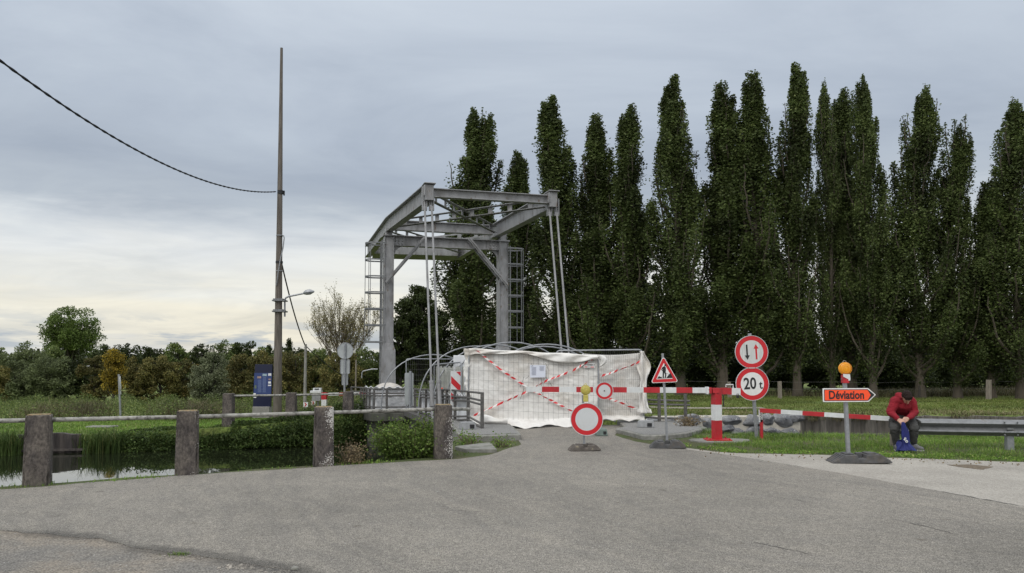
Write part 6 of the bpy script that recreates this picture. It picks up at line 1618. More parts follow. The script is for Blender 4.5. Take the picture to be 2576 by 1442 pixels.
for px in (2525, 2557):
    for z in (-0.04, -0.23, -0.28):
        q = ga.lerp(gb, (px - 2236) / 524) - o0; b.ball((q.x, q.y - 0.10, q.z + z), 0.018, 6)
q = ga.lerp(gb, (2540 - 2236) / 524) - o0; b.box((q.x, q.y - 0.075, q.z - 0.165), (0.12, 0.02, 0.035)); b.build('bolt', M_DGALV, t)
for px, m, wd in ((2252, M_WOOD, 0.12), (2549, M_GALV, 0.13), (2790, M_GALV, 0.13)):
    q = ga.lerp(gb, (px - 2236) / 524) - o0; b = MB(); b.box((q.x, q.y + 0.06, (q.z - 0.05) / 2 - 0.1), (wd, 0.10, q.z + 0.15)); po = b.build('post', m, t, bevel=0.006)
    if m is M_WOOD: po['label'] = 'grey wooden end post behind the seated person'

# ------------------------------------------------------------------ tall pole, its lamp arm and cables
Y = 29.5; s = mpp(Y); p = P(698, 1030, Y)
z0 = zfar(p.x, Y); topz = P(693.5, 121, Y).z
t = thing('utility_pole', 'very tall tapered grey-brown pole behind the blue board, standing clear against the sky', 'pole', (p.x, Y, z0))
H = topz - z0
b = MB(); b.tube([((693.5 - 698) * s * k / 10, 0, H * k / 10 - (0.3 if k == 0 else 0)) for k in range(11)], [(11.4 - 8.0 * k / 10) * s for k in range(11)], 12); b.build('shaft', M_POLE, t, smooth=True)
def zz(y): return (P(698, y, Y).z - z0)
b = MB()
for y, r, h in ((484, 7.6, 0.14), (660, 9.2, 0.08)): b.tube([((696.5 - 698) * s, 0, zz(y) - h / 2), ((696.5 - 698) * s, 0, zz(y) + h / 2)], r * s, 12)
b.tube([(8 * s, 0, zz(480)), (8 * s, 0, zz(492))], 0.03, 6)
b.build('clamp', M_CABLE, t)
b = MB()
for y in (593, 682): b.tube([((697 - 698) * s, 0, zz(y) - 0.015), ((697 - 698) * s, 0, zz(y) + 0.015)], 9.3 * s, 12)
b.build('strap', M_GALV, t)
b = MB(); b.tube([(6 * s, -0.1, zz(593)), (10.5 * s, -0.1, zz(594)), (12 * s, -0.1, zz(600)), (9.5 * s, -0.1, zz(625)), (5 * s, -0.2, zz(655)), (0 * s, -0.2, zz(690)), (-5 * s, -0.15, zz(720))], 0.022, 6); b.build('conduit', M_GALV, t, smooth=True)
t = thing('street_lamp', 'slim lamp head on a bent grey arm clamped to the tall pole', 'street lamp', P(716.4, 797, Y))
o0 = Vector(t.location); Q_ = lambda x, y: P(x, y, Y) - o0
b = MB(); b.tube([Q_(716.4, 797), Q_(716.4, 765), Q_(716.4, 756), Q_(718.5, 750), Q_(726, 746), Q_(750, 741), Q_(766, 737.8)], 0.036, 8); b.build('arm', M_GALV, t, smooth=True)
b = MB()
for y in (757, 784):
    b.box(Q_(704, y), (32 * s, 0.42, 0.05)); b.box(Q_(703, y - 2), (24 * s, 0.44, 0.09))
b.build('bracket', M_DGALV, t)
b = MB(); hd = [Q_(764, 738), Q_(770, 736), Q_(780, 734.6), Q_(790.5, 733.6)]; b.tube(hd, [0.05, 0.10, 0.11, 0.03], 8); b.v = [(v[0], v[1], v[2]) for v in b.v]; b.build('lamp_head', M_GALV, t, smooth=True)
def cable(label, pts, r, m=M_CABLE, n=40, sag=0.0, twist=False):
    out = []
    for k in range(n + 1):
        u = k / n; q = along(pts, u) if len(pts) != 2 else pts[0].lerp(pts[1], u); q = q + Vector((0, 0, -4 * sag * u * (1 - u))); out.append(q)
    b = MB(); b.tube(out, r, 7)
    if twist:
        for ph in (0, PI):
            tw = []
            for k in range(n * 6 + 1):
                u = k / (n * 6); q = pts[0].lerp(pts[1], u) + Vector((0, 0, -4 * sag * u * (1 - u))); a = u * 160 + ph; tw.append(q + Vector((math.cos(a) * r * 0.8, 0, math.sin(a) * r * 0.8)))
            b.tube(tw, r * 0.7, 5)
    o = b.build('overhead_cable', m, smooth=True); tag(o, label, 'cable', 'overhead cables'); return o
# main twisted cable: from the tall pole towards a pole outside the frame on the near left
A0 = P(693.5, 482.5, Y); 
best = None
A1 = Vector((-9.6, 11.5, 0)); 
tgt = [(0, 174), (200, 303), (400, 405), (600, 470)]
for zi in range(50, 110, 2):
    for sg in range(5, 60, 2):
        e = 0
        a1 = Vector((-9.6, 11.5, zi / 10)); ok = True
        for (tx, ty) in tgt:
            bd = 1e9
            for k in range(61):
                u = k / 60; q = A0.lerp(a1, u) + Vector((0, 0, -4 * (sg / 20) * u * (1 - u)))
                xx = CX + q.x / q.y * FPX
                if abs(xx - tx) < bd:
                    bd = abs(xx - tx)
                    dv_ = (q - Vector((0, 0, EYE))); f_ = dv_.y * math.cos(PITCH) + dv_.z * math.sin(PITCH); v_ = -dv_.y * math.sin(PITCH) + dv_.z * math.cos(PITCH); yy = PPY - v_ / f_ * FPX
            e += (yy - ty) ** 2
        if best is None or e < best[0]: best = (e, zi / 10, sg / 20)
cable('thick twisted black cable sagging from the upper left corner to the tall pole', [A0, Vector((-9.6, 11.5, best[1]))], 0.019, sag=best[2], twist=True)
LPY = 36.0
cable('thin black cable dropping from the tall pole to the concrete lamp mast on its right', [P(708, 660, Y), P(767, 868, LPY)], 0.028, sag=0.25, n=30)
cable('thin dark cable continuing from the concrete lamp mast down to the right, before the bushes', [P(767, 868, LPY), P(890, 958, 43)], 0.022, sag=0.2, n=20)
p = P(767, 1012, LPY); 
b = MB(); zt = P(767.5, 866, LPY).z; b.tube([(0, 0, -0.4), (0, 0, zt - zfar(p.x, LPY))], [0.085, 0.055], 10); o = b.build('concrete_mast', M_CONC, smooth=True); o.location = (p.x, LPY, zfar(p.x, LPY)); tag(o, 'slim pale concrete mast right of the tall pole, carrying the thin cable', 'pole')

# ------------------------------------------------------------------ blue information board
Y = 27.6; s = mpp(Y); p = P(660, 1035, Y)
t = thing('information_board', 'upright blue information board with dark top and bottom on a concrete foot', 'information board', (p.x, Y, P(660, 1036, Y).z), (0, 0, R(-4)))
zb = lambda y: (1036 - y) * s
b = MB(); b.box((0, 0, zb(1030) - 0.1), (43 * s, 0.3, 14 * s + 0.2)); b.build('foot', M_CONC, t, bevel=0.01)
b = MB(); b.prism([(-23.5 * s, zb(1024)), (22 * s, zb(1024)), (24.5 * s, zb(917.5)), (-19.5 * s, zb(917.5))], -0.05, 0.05); pn = b.build('panel', M_NAVY, t, bevel=0.005)
b = MB(); b.prism([(-21.8 * s, zb(992)), (22.7 * s, zb(992)), (24.2 * s, zb(939)), (-20.8 * s, zb(939))], -0.056, -0.051); b.build('printed_field', M_BLUEP, t)
b = MB(); rnd = random.Random(3)
for col in (0, 1):
    x0 = (-6.5 if col == 0 else 5.5) * s
    for k in range(17):
        if col == 0 and k < 3: continue
        b.box((x0 + rnd.uniform(-.2, .2) * s, -0.059, zb(950 + k * 2.3)), ((9.5 - rnd.random() * 2) * s, 0.003, 0.7 * s))
b.build('print', mat('pale_blue_print', (0.2, 0.26, 0.42), 0.6), t)
b = MB()
for x, y, w_, h, mi in ((-8, 950, 10, 5, 0), (6, 944, 11, 5.5, 1), (19, 943, 8, 6, 2), (19, 955, 6, 4, 0), (19, 963, 7, 5, 2), (19, 970, 8, 3, 2), (-17, 974, 5, 8, 3), (-19, 992, 6, 5, 2), (-18, 1000, 7, 2.5, 2)):
    b.box((x * s, -0.060, zb(y)), (w_ * s, 0.003, h * s), None, mi)
b.build('picture', [mat('photo_warm', (0.35, 0.24, 0.2), 0.6, var=0.5, vscale=30), mat('photo_cool', (0.3, 0.4, 0.45), 0.6, var=0.5, vscale=30), M_WHITE, mat('photo_green', (0.12, 0.16, 0.1), 0.6)], t)
# ------------------------------------------------------------------ signs seen from their back
Y = 28.3; s = mpp(Y); p = P(866, 1040, Y); zb = lambda y: P(866, y, Y).z - P(866, 1040, Y).z
t = thing('road_sign', 'round and two rectangular sign plates on one post, seen from the back', 'road sign', (p.x, Y, p.z))
b = MB(); b.tube([(0, 0, -0.1), (0, 0, zb(864.5))], 0.04, 10); b.build('post', M_GALV, t, smooth=True)
def rim_plate(poly, z, name):
    b = MB(); b.prism(poly, 0.05, 0.06); o = b.build(name, M_ALU, t); o.location = (0, 0, z); 
    r_ = MB(); pp = [Vector((q[0], 0.045, q[1])) for q in poly]; r_.tube(pp + [pp[0]], 0.013, 6, caps=False); r_.build('rim', M_GALV, o); return o
rim_plate(circ(20 * s, 40), zb(883), 'round_plate'); rim_plate(rrect(23 * s, 34.5 * s, 2.5 * s), zb(922.6), 'large_plate'); rim_plate(rrect(14.5 * s, 27.5 * s, 2 * s), zb(955), 'small_plate')
for y in (902, 939): b = MB(); b.box((0, -0.02, zb(y)), (0.12, 0.06, 0.04)); b.build('clamp', M_GALV, t)
p = P(304, 1046, 31); s = mpp(31)
t = thing('sign_post', 'leaning grey signpost on the left bank, its small plates seen edge on', 'road sign', (p.x, 31, zfar(p.x, 31)), (0, R(-3.8), 0))
b = MB(); b.tube([(0, 0, -0.2), (0, 0, (1046 - 929) * s)], 0.042, 10); b.build('post', M_GALV, t, smooth=True)
b = MB(); b.prism(circ(20 * s, 28), -0.006, 0.006, M=Matrix.Translation((0.05, 0, (1046 - 954) * s)) @ Matrix.Rotation(R(-66), 4, 'Z')); b.prism(rrect(20 * s, 14 * s, 2 * s), -0.006, 0.006, M=Matrix.Translation((0.05, 0, (1046 - 973) * s)) @ Matrix.Rotation(R(-66), 4, 'Z')); b.build('plate', M_WHITE2, t)
# small chevron markers, meter box, far swing barrier
for (x, y, wd, Y, rz, lab, m2) in ((769, 1018, 12.5, 33, 0.25, 'small white chevron marker with a red arrow, in the dry grass left of its twin', 1), (788, 1014, 10.5, 35, 0.0, 'small white chevron marker with a red arrow, near the grey box', 1), (863, 1016, 6, 38, 0.3, 'tiny dark chevron marker partly hidden behind the fence post with the round sign', 0)):
    s = mpp(Y); p = P(x, y, Y); zg = zfar(p.x, Y)
    t = thing('chevron_marker', lab, 'marker', (p.x, Y, zg), (0, 0, -rz), 'chevron markers')
    b = MB(); b.prism(rrect(wd * s, wd * 0.95 * s, 0.8 * s), -0.01, 0.01); pl = b.build('plate', M_WHITE2 if m2 else M_GGREY, t); pl.location = (0, 0, max(0.2, p.z - zg))
    b = MB(); u = wd * s; b.prism([(-0.3 * u, 0.38 * u), (-0.02 * u, 0.38 * u), (0.3 * u, 0), (-0.02 * u, -0.38 * u), (-0.3 * u, -0.38 * u), (0.0 * u, 0)], -0.014, -0.0105); b.build('arrow', M_RED2, pl)
    b = MB(); b.box((0, 0.02, max(0.2, p.z - zg) / 2), (0.05, 0.03, max(0.2, p.z - zg))); b.build('post', M_DGALV, t)
Y = 30.5; s = mpp(Y); p = P(797, 1010, Y); zg = zfar(p.x, Y)
t = thing('meter_box', 'small grey roadside box with a white lid on a short stalk', 'box', (p.x, Y, zg))
zc = P(797, 1001, Y).z - zg
b = MB(); b.box((0.05, 0, zc / 2), (0.06, 0.06, zc)); b.build('stalk', M_DGALV, t)
b = MB(); b.prism(rrect(21 * s, 18 * s, 2 * s), -0.12, 0.12); o = b.build('box_body', M_GGREY, t); o.location = (0, 0, zc + 0.03)
b = MB(); b.box((-0.02, -0.02, zc + 0.24), (27 * s, 0.3, 6 * s)); b.box((0.02, 0, zc + 0.33), (20 * s, 0.2, 8 * s)); b.build('lid', M_WHITE2, t, bevel=0.01); b = MB(); b.box((0.02, -0.105, zc + 0.35), (11 * s, 0.02, 3 * s)); b.build('slot', M_BLACK, t)
Y = 30.0; s = mpp(Y); p = P(816, 1028, Y); zg = P(816, 1028, Y).z
t = thing('boom_barrier', 'distant red and white swing barrier on the far bank, left of the platform railing', 'barrier', (p.x, Y, zg), (0, R(-1.5), 0))
hb = (1028 - 994) * s
b = MB(); b.box((0, 0, hb * 0.33), (0.19, 0.19, hb * 0.66), None, 1); b.box((0, 0, hb * 0.83 + 0.05), (0.19, 0.19, hb * 0.34 + 0.1), None, 0); b.build('post', [M_RED2, M_WHITE2], t)
b = MB(); xs = [820, 827, 853, 879, 905, 931]
for k, (x0, x1) in enumerate(zip(xs, xs[1:])): b.box((((x0 + x1) / 2 - 816) * s, 0, hb + 0.02), ((x1 - x0) * s, 0.08, 0.11), None, k % 2)
b.build('boom', [M_RED2, M_WHITE2], t)
p = P(893, 905, 40); b = MB(); b.tube([P(893.5, 1030, 40), P(896, 905, 40)], 0.04, 6); o = b.build('wooden_stake', M_WOOD); tag(o, 'thin wooden pole among the bushes left of the left bridge pylon', 'pole')
b = MB(); b.tube([P(910, 952, 36), P(911, 937, 36), P(914, 934, 36), P(935, 929, 36), P(950, 929, 36)], 0.03, 6); o = b.build('lamp_arm', M_GALV, smooth=True); tag(o, 'thin bent pale tube in front of the dark bushes left of the bridge pylon', 'lamp arm')
p = P(257, 1076, 27.5); b = MB(); b.box((0, 0, 0.0), (0.95, 0.5, 0.07)); o = b.build('flat_stone', M_KERB, bevel=0.02); o.location = (p.x, 27.5, zfar(p.x, 27.5) + 0.04); tag(o, 'pale flat concrete slab in the grass behind the reeds', 'slab')

# ------------------------------------------------------------------ canal walls
def pile_wall(name, label, a, c, z0, z1f, pitch, m, deep=0.13, cap=False):
    a = Vector((a.x, a.y, 0)); c = Vector((c.x, c.y, 0)); L = (c - a).length; d = (c - a) / L; nn = Vector((d.y, -d.x, 0))
    t = thing(name, label, 'sheet piling', (a.x, a.y, z0)); b = MB(); n = int(L / (pitch / 2)); o0 = Vector((a.x, a.y, z0))
    prof = []
    for k in range(n + 1):
        s0 = k * pitch / 2; off = deep if k % 2 == 0 else 0.0
        prof.append((max(0, s0 - pitch * 0.12), off)); prof.append((s0 + pitch * 0.12, off))
    vs = []; fs = []
    for (s_, off) in prof:
        q = a + d * s_ + nn * off - Vector((o0.x, o0.y, 0)); zt = z1f(s_ / L) - z0
        for yy in (0, -0.25): 
            qq = q + nn * yy; vs.append((qq.x, qq.y, 0)); vs.append((qq.x, qq.y, zt))
    for k in range(len(prof) - 1):
        A, B_ = k * 4, (k + 1) * 4
        fs += [(A, B_, B_ + 1, A + 1), (A + 1, B_ + 1, B_ + 3, A + 3)]
    b.add(vs, fs); b.build('pile_profile', m, t)
    if cap: b = MB(); zw = Vector((0, 0, WATER_Z + 0.10)); b.bar(a - o0 + nn * (deep + 0.03) + zw, c - o0 + nn * (deep + 0.03) + zw, 0.08, 0.07); b.build('waling', m, t)
    return t
wl_, wr_ = P(60, 1120, 24.3), P(232, 1120, 24.75)
wl_.y = interp(FAR, wl_.x) - 0.35; wr_.y = interp(FAR, wr_.x) - 0.35
pile_wall('sheet_pile_wall', 'dark steel sheet piling holding the left lawn above the water', wl_, wr_, -2.0, lambda u: -0.60 - 0.03 * math.sin(u * 9), 0.5, M_PILE, 0.10, True)
a, c = P(2004, 1080, 29.85), Vector((22, 29.85, 0))
pile_wall('sheet_pile_wall', 'pale weathered sheet piling along the far bank right of the boulder wall', a, c, -2.0, lambda u: -0.42 + 0.02 * math.sin(u * 30), 0.95, M_PILEC, 0.28, True)
# tufts hanging over the right piling
rng = np.random.default_rng(5); cen = [(P(x, 1060, 29.7).x, 29.75, -0.42) for x in (2045, 2052, 2062, 2110, 2118, 2160, 2168, 2215, 2290, 2420)]
pts = np.concatenate([np.array(q) + rng.normal(size=(70, 3)) * [0.22, 0.10, 0.06] for q in cen], 0)
Q = blade_quads(rng, pts, rng.uniform(0.08, 0.2, len(pts)), rng.uniform(0.012, 0.025, len(pts)), 0.9, 0.9); Q2 = Q.copy(); Q2[:, :, 2] = -0.84 - (Q2[:, :, 2]) * 1.0; Q2[:, :, 2] = np.minimum(Q2[:, :, 2] , -0.36); Q2[:, :, 1] -= 0.12
stuff_mesh('hanging_grass', np.concatenate([Q, Q2], 0), LM_STRAW, 'dry grass tufts hanging over the pale sheet piling', 'grass')
# boulder wall in pale mortar
t = thing('boulder_wall', 'canal wall of dark blue-grey boulders set in pale mortar, right of the fence', 'stone wall', (P(1840, 1090, 30).x, 29.9, WATER_Z))
o0 = Vector(t.location); xl, xr = P(1640, 1090, 30).x, P(2003, 1090, 30).x
def boulder(c, r, seed, name='boulder'):
    rnd = random.Random(seed); bm = bmesh.new(); bmesh.ops.create_icosphere(bm, subdivisions=3, radius=1.0)
    sd = Vector((rnd.random() * 50, rnd.random() * 50, rnd.random() * 50))
    cuts = [(Vector((rnd.uniform(-1, 1), rnd.uniform(-1, 1), rnd.uniform(-1, 1))).normalized(), rnd.uniform(0.62, 0.85)) for _ in range(9)]
    for v in bm.verts:
        p_ = v.co.copy()
        for nn, dd in cuts:
            k = p_.dot(nn)
            if k > dd: p_ -= nn * (k - dd) * 0.92
        p_ *= 1 + 0.10 * NZ.noise(p_ * 2.2 + sd)
        v.co = Vector((p_.x * r[0], p_.y * r[1], p_.z * r[2]))
    me = bpy.data.meshes.new(name); bm.to_mesh(me); bm.free(); me.materials.append(M_STONE)
    o = mobj(name, me); o.location = c; o.rotation_euler = (rnd.uniform(-.1, .1), rnd.uniform(-.15, .15), rnd.uniform(-.2, .2)); return o
b = MB(); nx = 44; vs = []; fs = []
for i in range(nx + 1):
    x = xl + (xr - xl) * i / nx
    for j in range(7):
        z = -1.6 + (1.17) * min(j, 5) / 5 + (0.03 if j == 6 else 0); y = 29.58 + 0.05 * NZ.noise(Vector((x * 2, z * 3, 1))) + (0.6 if j == 6 else 0); vs.append((x - o0.x, y - o0.y, z - o0.z))
for i in range(nx):
    for j in range(6): fs.append((i * 7 + j, (i + 1) * 7 + j, (i + 1) * 7 + j + 1, i * 7 + j + 1))
b.add(vs, fs); mo = b.build('mortar', M_MORTAR, t); 
bl = [(1648, 1062, 24, 14), (1690, 1063, 16, 15), (1736, 1056, 30, 17), (1774, 1058, 0, 0), (1782, 1065, 21, 19), (1838, 1058, 26, 14), (1890, 1060, 27, 17), (1826, 1080, 21, 15), (1752, 1087, 22, 13), (1791, 1088, 20, 14), (1855, 1086, 22, 11), (1897, 1084, 23, 15), (1930, 1058, 22, 17), (1967, 1058, 28, 19), (2000, 1052, 22, 14), (1941, 1084, 22, 11), (1984, 1086, 26, 11), (1690, 1087, 20, 11), (1716, 1085, 13, 11), (1660, 1086, 14, 10), (1955, 1040, 0, 0)]
for k, (x, y, hw, hh) in enumerate(bl):
    if hw == 0: continue
    q = P(x, y, 29.66); s = mpp(29.7); o = boulder(q - o0, (hw * s * 1.08, 0.27, hh * s * 1.06), 200 + k); o.parent = t
# wooden posts and wire fence by the poplars
for (x, y0, y1, Y, lean, wd, m, lab) in ((1962, 960, 1004, 42, 0.0, 8, M_WOOD, 'pale wooden fence post below the narrow poplar with the round signs'), (2487, 950, 1000, 41, 0.05, 10, M_WOOD, 'pale wooden fence post at the right, in front of the dry brambles'), (1836, 963, 1004, 42.5, -0.06, 8, M_WOOD, 'leaning wooden post below the barrier post and counterweight arm'), (2313, 966, 999, 43, 0.0, 5, M_BARKD, 'thin dark fence post right of the seated person'), (2206, 957, 993, 44, -0.35, 3, M_WOOD, 'slanting pale stick against the trunks beyond the detour sign')):
    p = P(x, y1, Y); z = zfar(p.x, Y); h = (y1 - y0) * mpp(Y)
    b = MB(); b.box((0, 0, h / 2 - 0.1), (wd * mpp(Y), wd * mpp(Y), h + 0.2), None, taper=(0.9, 0.9)); o = b.build('wooden_post', m, bevel=0.01); o.location = (p.x, Y, z); o.rotation_euler = (0, lean, 0.4); tag(o, lab, 'post', 'fence posts at the poplars')
b = MB(); 
for z in (0.55, 0.95): b.tube([Vector((9.5 + k * 2.2, 43 + 0.3 * math.sin(k), zfar(9.5 + k * 2.2, 43) + z - 0.05 * (k % 2))) for k in range(11)], 0.005, 4)
tag(b.build('wire_fence', M_WIRE), 'two sagging wires of a pasture fence among the poplar trunks', 'fence')

# ------------------------------------------------------------------ shrubs by the near fence
def shrub(name, label, c, rx, ry, h, leaf, n, ls, seed, stems=26, twig=M_TWIG):
    rng = np.random.default_rng(seed); rnd = random.Random(seed)
    t = thing(name, label, 'shrub', c); tb = MB(); pts = []
    for k in range(stems):
        a = rnd.uniform(0, 2 * PI); r = rnd.random() ** 0.5; hh = h * rnd.uniform(0.6, 1.0) * (1 - 0.25 * r * r)
        e = Vector((rx * r * math.cos(a), ry * r * math.sin(a), hh)); md = Vector((e.x * 0.55, e.y * 0.55, hh * 0.5))
        tb.tube([(e.x * 0.25, e.y * 0.25, -0.45), md, e], [0.012, 0.008, 0.003], 4, caps=False)
        for i in range(n // stems):
            u = rnd.random() ** 0.7; q = (Vector((e.x * .25, e.y * .25, -0.2)).lerp(md, u * 2) if u < 0.5 else md.lerp(e, u * 2 - 1)); pts.append((q.x + rnd.gauss(0, 0.085), q.y + rnd.gauss(0, 0.085), q.z + rnd.gauss(0, 0.07)))
    mobj('foliage', quads_mesh('foliage', leaf_quads(rng, np.array(pts), rng.uniform(0.6, 1.35, len(pts)) * ls, 0.72, 0.1), leaf), t)
    tb.build('stems', twig, t); return t
c = G(1016, 1160, 0.0); shrub('leafy_shrub', 'lush green leafy shrub between the third and fourth concrete post', (c.x, c.y + 0.75, -0.30), 0.70, 0.58, 1.05, LM_BUSH, 14000, 0.043, 1, 80)
shrub('leafy_shrub', 'taller thin-leaved shoots right behind the last concrete post', (c.x + 0.35, c.y + 1.25, -0.30), 0.30, 0.3, 1.10, LM_BUSH, 1500, 0.05, 2, 18)
c = G(874, 1172, 0.0); shrub('dry_shrub', 'small withered brown plant right of the third concrete post', (c.x, c.y + 0.3, -0.12), 0.26, 0.22, 0.52, LM_DRY, 1300, 0.032, 3, 36)
c = G(1730, 1085, 0.0); shrub('dry_shrub', 'small withered weed growing on the right kerb by the railing post', (P(1722, 1080, 19).x, 18.6, 0.08), 0.3, 0.2, 0.26, LM_DRY, 500, 0.045, 4, 20)
c = G(1275, 1125, 0); shrub('weed', 'low green weed at the corner of the left kerb', (c.x - 0.1, c.y, 0.0), 0.24, 0.14, 0.20, LM_GRASS, 420, 0.035, 5, 22)
shrub('weed', 'low green weeds against the left kerb wall behind the loose slab', (P(1180, 1110, 15.2).x, 15.2, -0.05), 0.35, 0.25, 0.34, LM_GRASS, 500, 0.04, 6, 22)
# ------------------------------------------------------------------ loose stones, leaves and gravel on the ground
rng = np.random.default_rng(9); rnd = random.Random(9)
def pebbles(name, label, pos, size, m, cat, seed, flat=0.6):
    rnd = random.Random(seed); b = MB()
    for (x, y, z) in pos:
        r = rnd.uniform(*size) * (2.2 if rnd.random() < 0.03 else 1); mt = Matrix.Rotation(rnd.uniform(0, 6.28), 4, 'Z'); n = 5
        ring = [Vector((r * rnd.uniform(0.7, 1.2) * math.cos(2 * PI * k / n), r * rnd.uniform(0.7, 1.2) * math.sin(2 * PI * k / n), 0)) for k in range(n)]
        top = [v * 0.55 + Vector((0, 0, r * flat * rnd.uniform(0.6, 1.2))) for v in ring]; vs = [Vector((x, y, z)) + (mt @ v) for v in ring + top]
        b.add(vs, [tuple(range(n, 2 * n))] + [(k, (k + 1) % n, n + (k + 1) % n, n + k) for k in range(n)])
    o = b.build(name, m); tag(o, label, cat, kind='stuff')
pos = []
for _ in range(2600):
    x, y = rnd.uniform(-250, 800), rnd.uniform(1338, 1500); q = G(x, y, 0.004)
    lim = interp([(0, 1338), (250, 1360), (430, 1392), (560, 1408), (640, 1424), (735, 1438), (900, 1500)], x)
    if y > lim + 2: pos.append((q.x, q.y, 0.004))
pebbles('loose_gravel', 'loose stones on the dusty lot in the lower left corner', pos, (0.002, 0.006), mat('pebble', (0.30, 0.285, 0.26), 0.9, var=0.3, vscale=15), 'gravel', 1)
pos = []
for (x, y, n, sp) in ((600, 1424, 160, 30), (735, 1440, 260, 40), (420, 1397, 90, 50)):
    for _ in range(n): q = G(x + rnd.gauss(0, sp), y + rnd.gauss(0, sp * 0.16), 0.01); pos.append((q.x, q.y, 0.006))
pebbles('crumbled_asphalt', 'crumbled stones along the broken edge of the asphalt', pos, (0.003, 0.010), mat('rubble', (0.34, 0.31, 0.27), 0.9, var=0.3, vscale=15), 'rubble', 2)
pos = []
for _ in range(420): q = G(rnd.uniform(0, 2576), 1180 + 262 * rnd.random() ** 1.3, 0.013); pos.append((q.x, q.y, 0.013))
pebbles('road_grit', 'scattered bits of grit on the asphalt', [p_ for p_ in pos if p_[1] < 11], (0.003, 0.007), mat('grit_bits', (0.36, 0.35, 0.33), 0.9, var=0.5, vscale=60), 'grit', 3)
q = G(452, 1396, 0.006); B = np.array([(q.x + rng.normal() * 0.05, q.y + rng.normal() * 0.02, 0.004) for _ in range(130)])
stuff_mesh('crack_grass', blade_quads(rng, B, rng.uniform(0.01, 0.035, len(B)), rng.uniform(0.003, 0.006, len(B)), 0.8, 0.6), LM_GRASS, 'small grass tuft in the crack at the asphalt edge', 'grass')
q = G(742, 1434, 0.01); o = boulder(Vector((q.x, q.y, 0.02)), (0.035, 0.025, 0.024), 900, 'loose_stone'); o.data.materials[0] = M_KERB; tag(o, 'fist-sized pale stone on the broken road edge at the bottom', 'stone')
# fallen leaves at the verge
pos = []; 
for _ in range(160): x = rnd.uniform(1760, 2570); q = G(x, interp([(1725, 1127), (1850, 1141), (2140, 1148.5), (2576, 1163.5)], x) + abs(rnd.gauss(0, 5)) + 1, 0.01); pos.append((q.x, q.y, 0.015))
C = np.array(pos); stuff_mesh('fallen_leaves', leaf_quads(rng, C, rng.uniform(0.02, 0.05, len(C)), 0.7), LM_DRY, 'dry fallen leaves along the edge of the verge', 'leaves')
# mud stain patches
sheet('mud_patch', wobble([g2(2385, 1171), g2(2440, 1170), g2(2500, 1176), g2(2470, 1183), g2(2420, 1177)], 0.05, 0.015, 8), 0.0105, mat('dry_mud', (0.14, 0.11, 0.075), 0.95, var=0.4, vscale=20, bump=0.8), 'dried brown mud on the pale concrete strip', 'mud')

# ------------------------------------------------------------------ seated person (capsules fused into continuous surfaces)
def fused(name, caps, m, parent=None, voxel=0.012, smooth=6, balls=(), wrinkle=0.0, seed=0.0, wscale=12):
    """capsules ((p,q,rp,rq) with optional flattening) and ellipsoids joined by a voxel remesh into one surface"""
    b = MB()
    for c in caps:
        p, q, r0, r1 = Vector(c[0]), Vector(c[1]), c[2], c[3]; n = 10
        b.tube([p, p.lerp(q, 0.33), p.lerp(q, 0.66), q], [r0, r0 + (r1 - r0) * .33, r0 + (r1 - r0) * .66, r1], n); b.ball(p, r0 * 0.995, n); b.ball(q, r1 * 0.995, n)
    for (c, r, M) in balls: b.ball(c, r, 14, M=M)
    me = bpy.data.meshes.new(name); me.from_pydata(b.v, [], b.f)
    tmp = bpy.data.objects.new('tmp', me); COL.objects.link(tmp)
    rm = tmp.modifiers.new('r', 'REMESH'); rm.mode = 'VOXEL'; rm.voxel_size = voxel; rm.adaptivity = 0
    sm = tmp.modifiers.new('s', 'SMOOTH'); sm.iterations = smooth; sm.factor = 0.5
    dg = bpy.context.evaluated_depsgraph_get(); dg.update()
    out = bpy.data.meshes.new_from_object(tmp.evaluated_get(dg)); bpy.data.objects.remove(tmp)
    if wrinkle:
        co = np.empty(len(out.vertices) * 3, dtype=np.float32); out.vertices.foreach_get('co', co); co = co.reshape(-1, 3)
        nn = np.array([v.normal[:] for v in out.vertices])
        hh = np.array([NZ.noise(Vector((p[0] * wscale * .6 + seed, p[1] * wscale * .6, p[2] * wscale))) - 1.6 * abs(NZ.noise(Vector((p[0] * wscale + p[2] * wscale * 1.1, p[1] * wscale + seed, p[2] * wscale * 1.9 - p[0] * wscale * .5)))) + 0.45 for p in co])
        co = co + nn * (hh * wrinkle)[:, None]; out.vertices.foreach_set('co', co.reshape(-1).astype(np.float32))
    out.name = name; out.materials.clear(); out.materials.append(m)
    out.polygons.foreach_set('use_smooth', [True] * len(out.polygons)); out.update()
    return mobj(name, out, parent)
M_SKIN = mat('skin', (0.50, 0.29, 0.21), 0.5, var=0.07, vscale=14)
M_HAIR = mat('dark_hair', (0.016, 0.008, 0.006), 0.7, var=0.4, vscale=60, bump=0.5, bscale=90, spec=0.2)
M_HOOD = mat('red_sweatshirt', (0.215, 0.005, 0.014), 0.9, var=0.16, vscale=9, bump=0.2, bscale=120)
M_TROU = mat('dark_grey_trousers', (0.052, 0.052, 0.050), 0.9, var=0.22, vscale=10, bump=0.2, bscale=90)
M_BLUE = mat('blue_garment', (0.010, 0.016, 0.125), 0.75, var=0.22, vscale=8)
M_SHOE = mat('grey_shoe', (0.13, 0.13, 0.135), 0.7, var=0.2, vscale=20)
M_SOLE = mat('pale_sole', (0.40, 0.39, 0.37), 0.7)
# local frame: origin on the ground under the seat, x right, y away, z up; the person faces the viewer (-y)
OP = G(2272, 1124, 0.0); OP.y = 14.45; OP.x = (2272 - CX) / FPX * OP.y
sp_ = mpp(14.1)
def L(px, py, y):      # point seen at (px,py) at depth y in the local frame
    return P(px, py, OP.y + y) - OP
hip = L(2272, 1046, 0.02)
sitz = hip.z
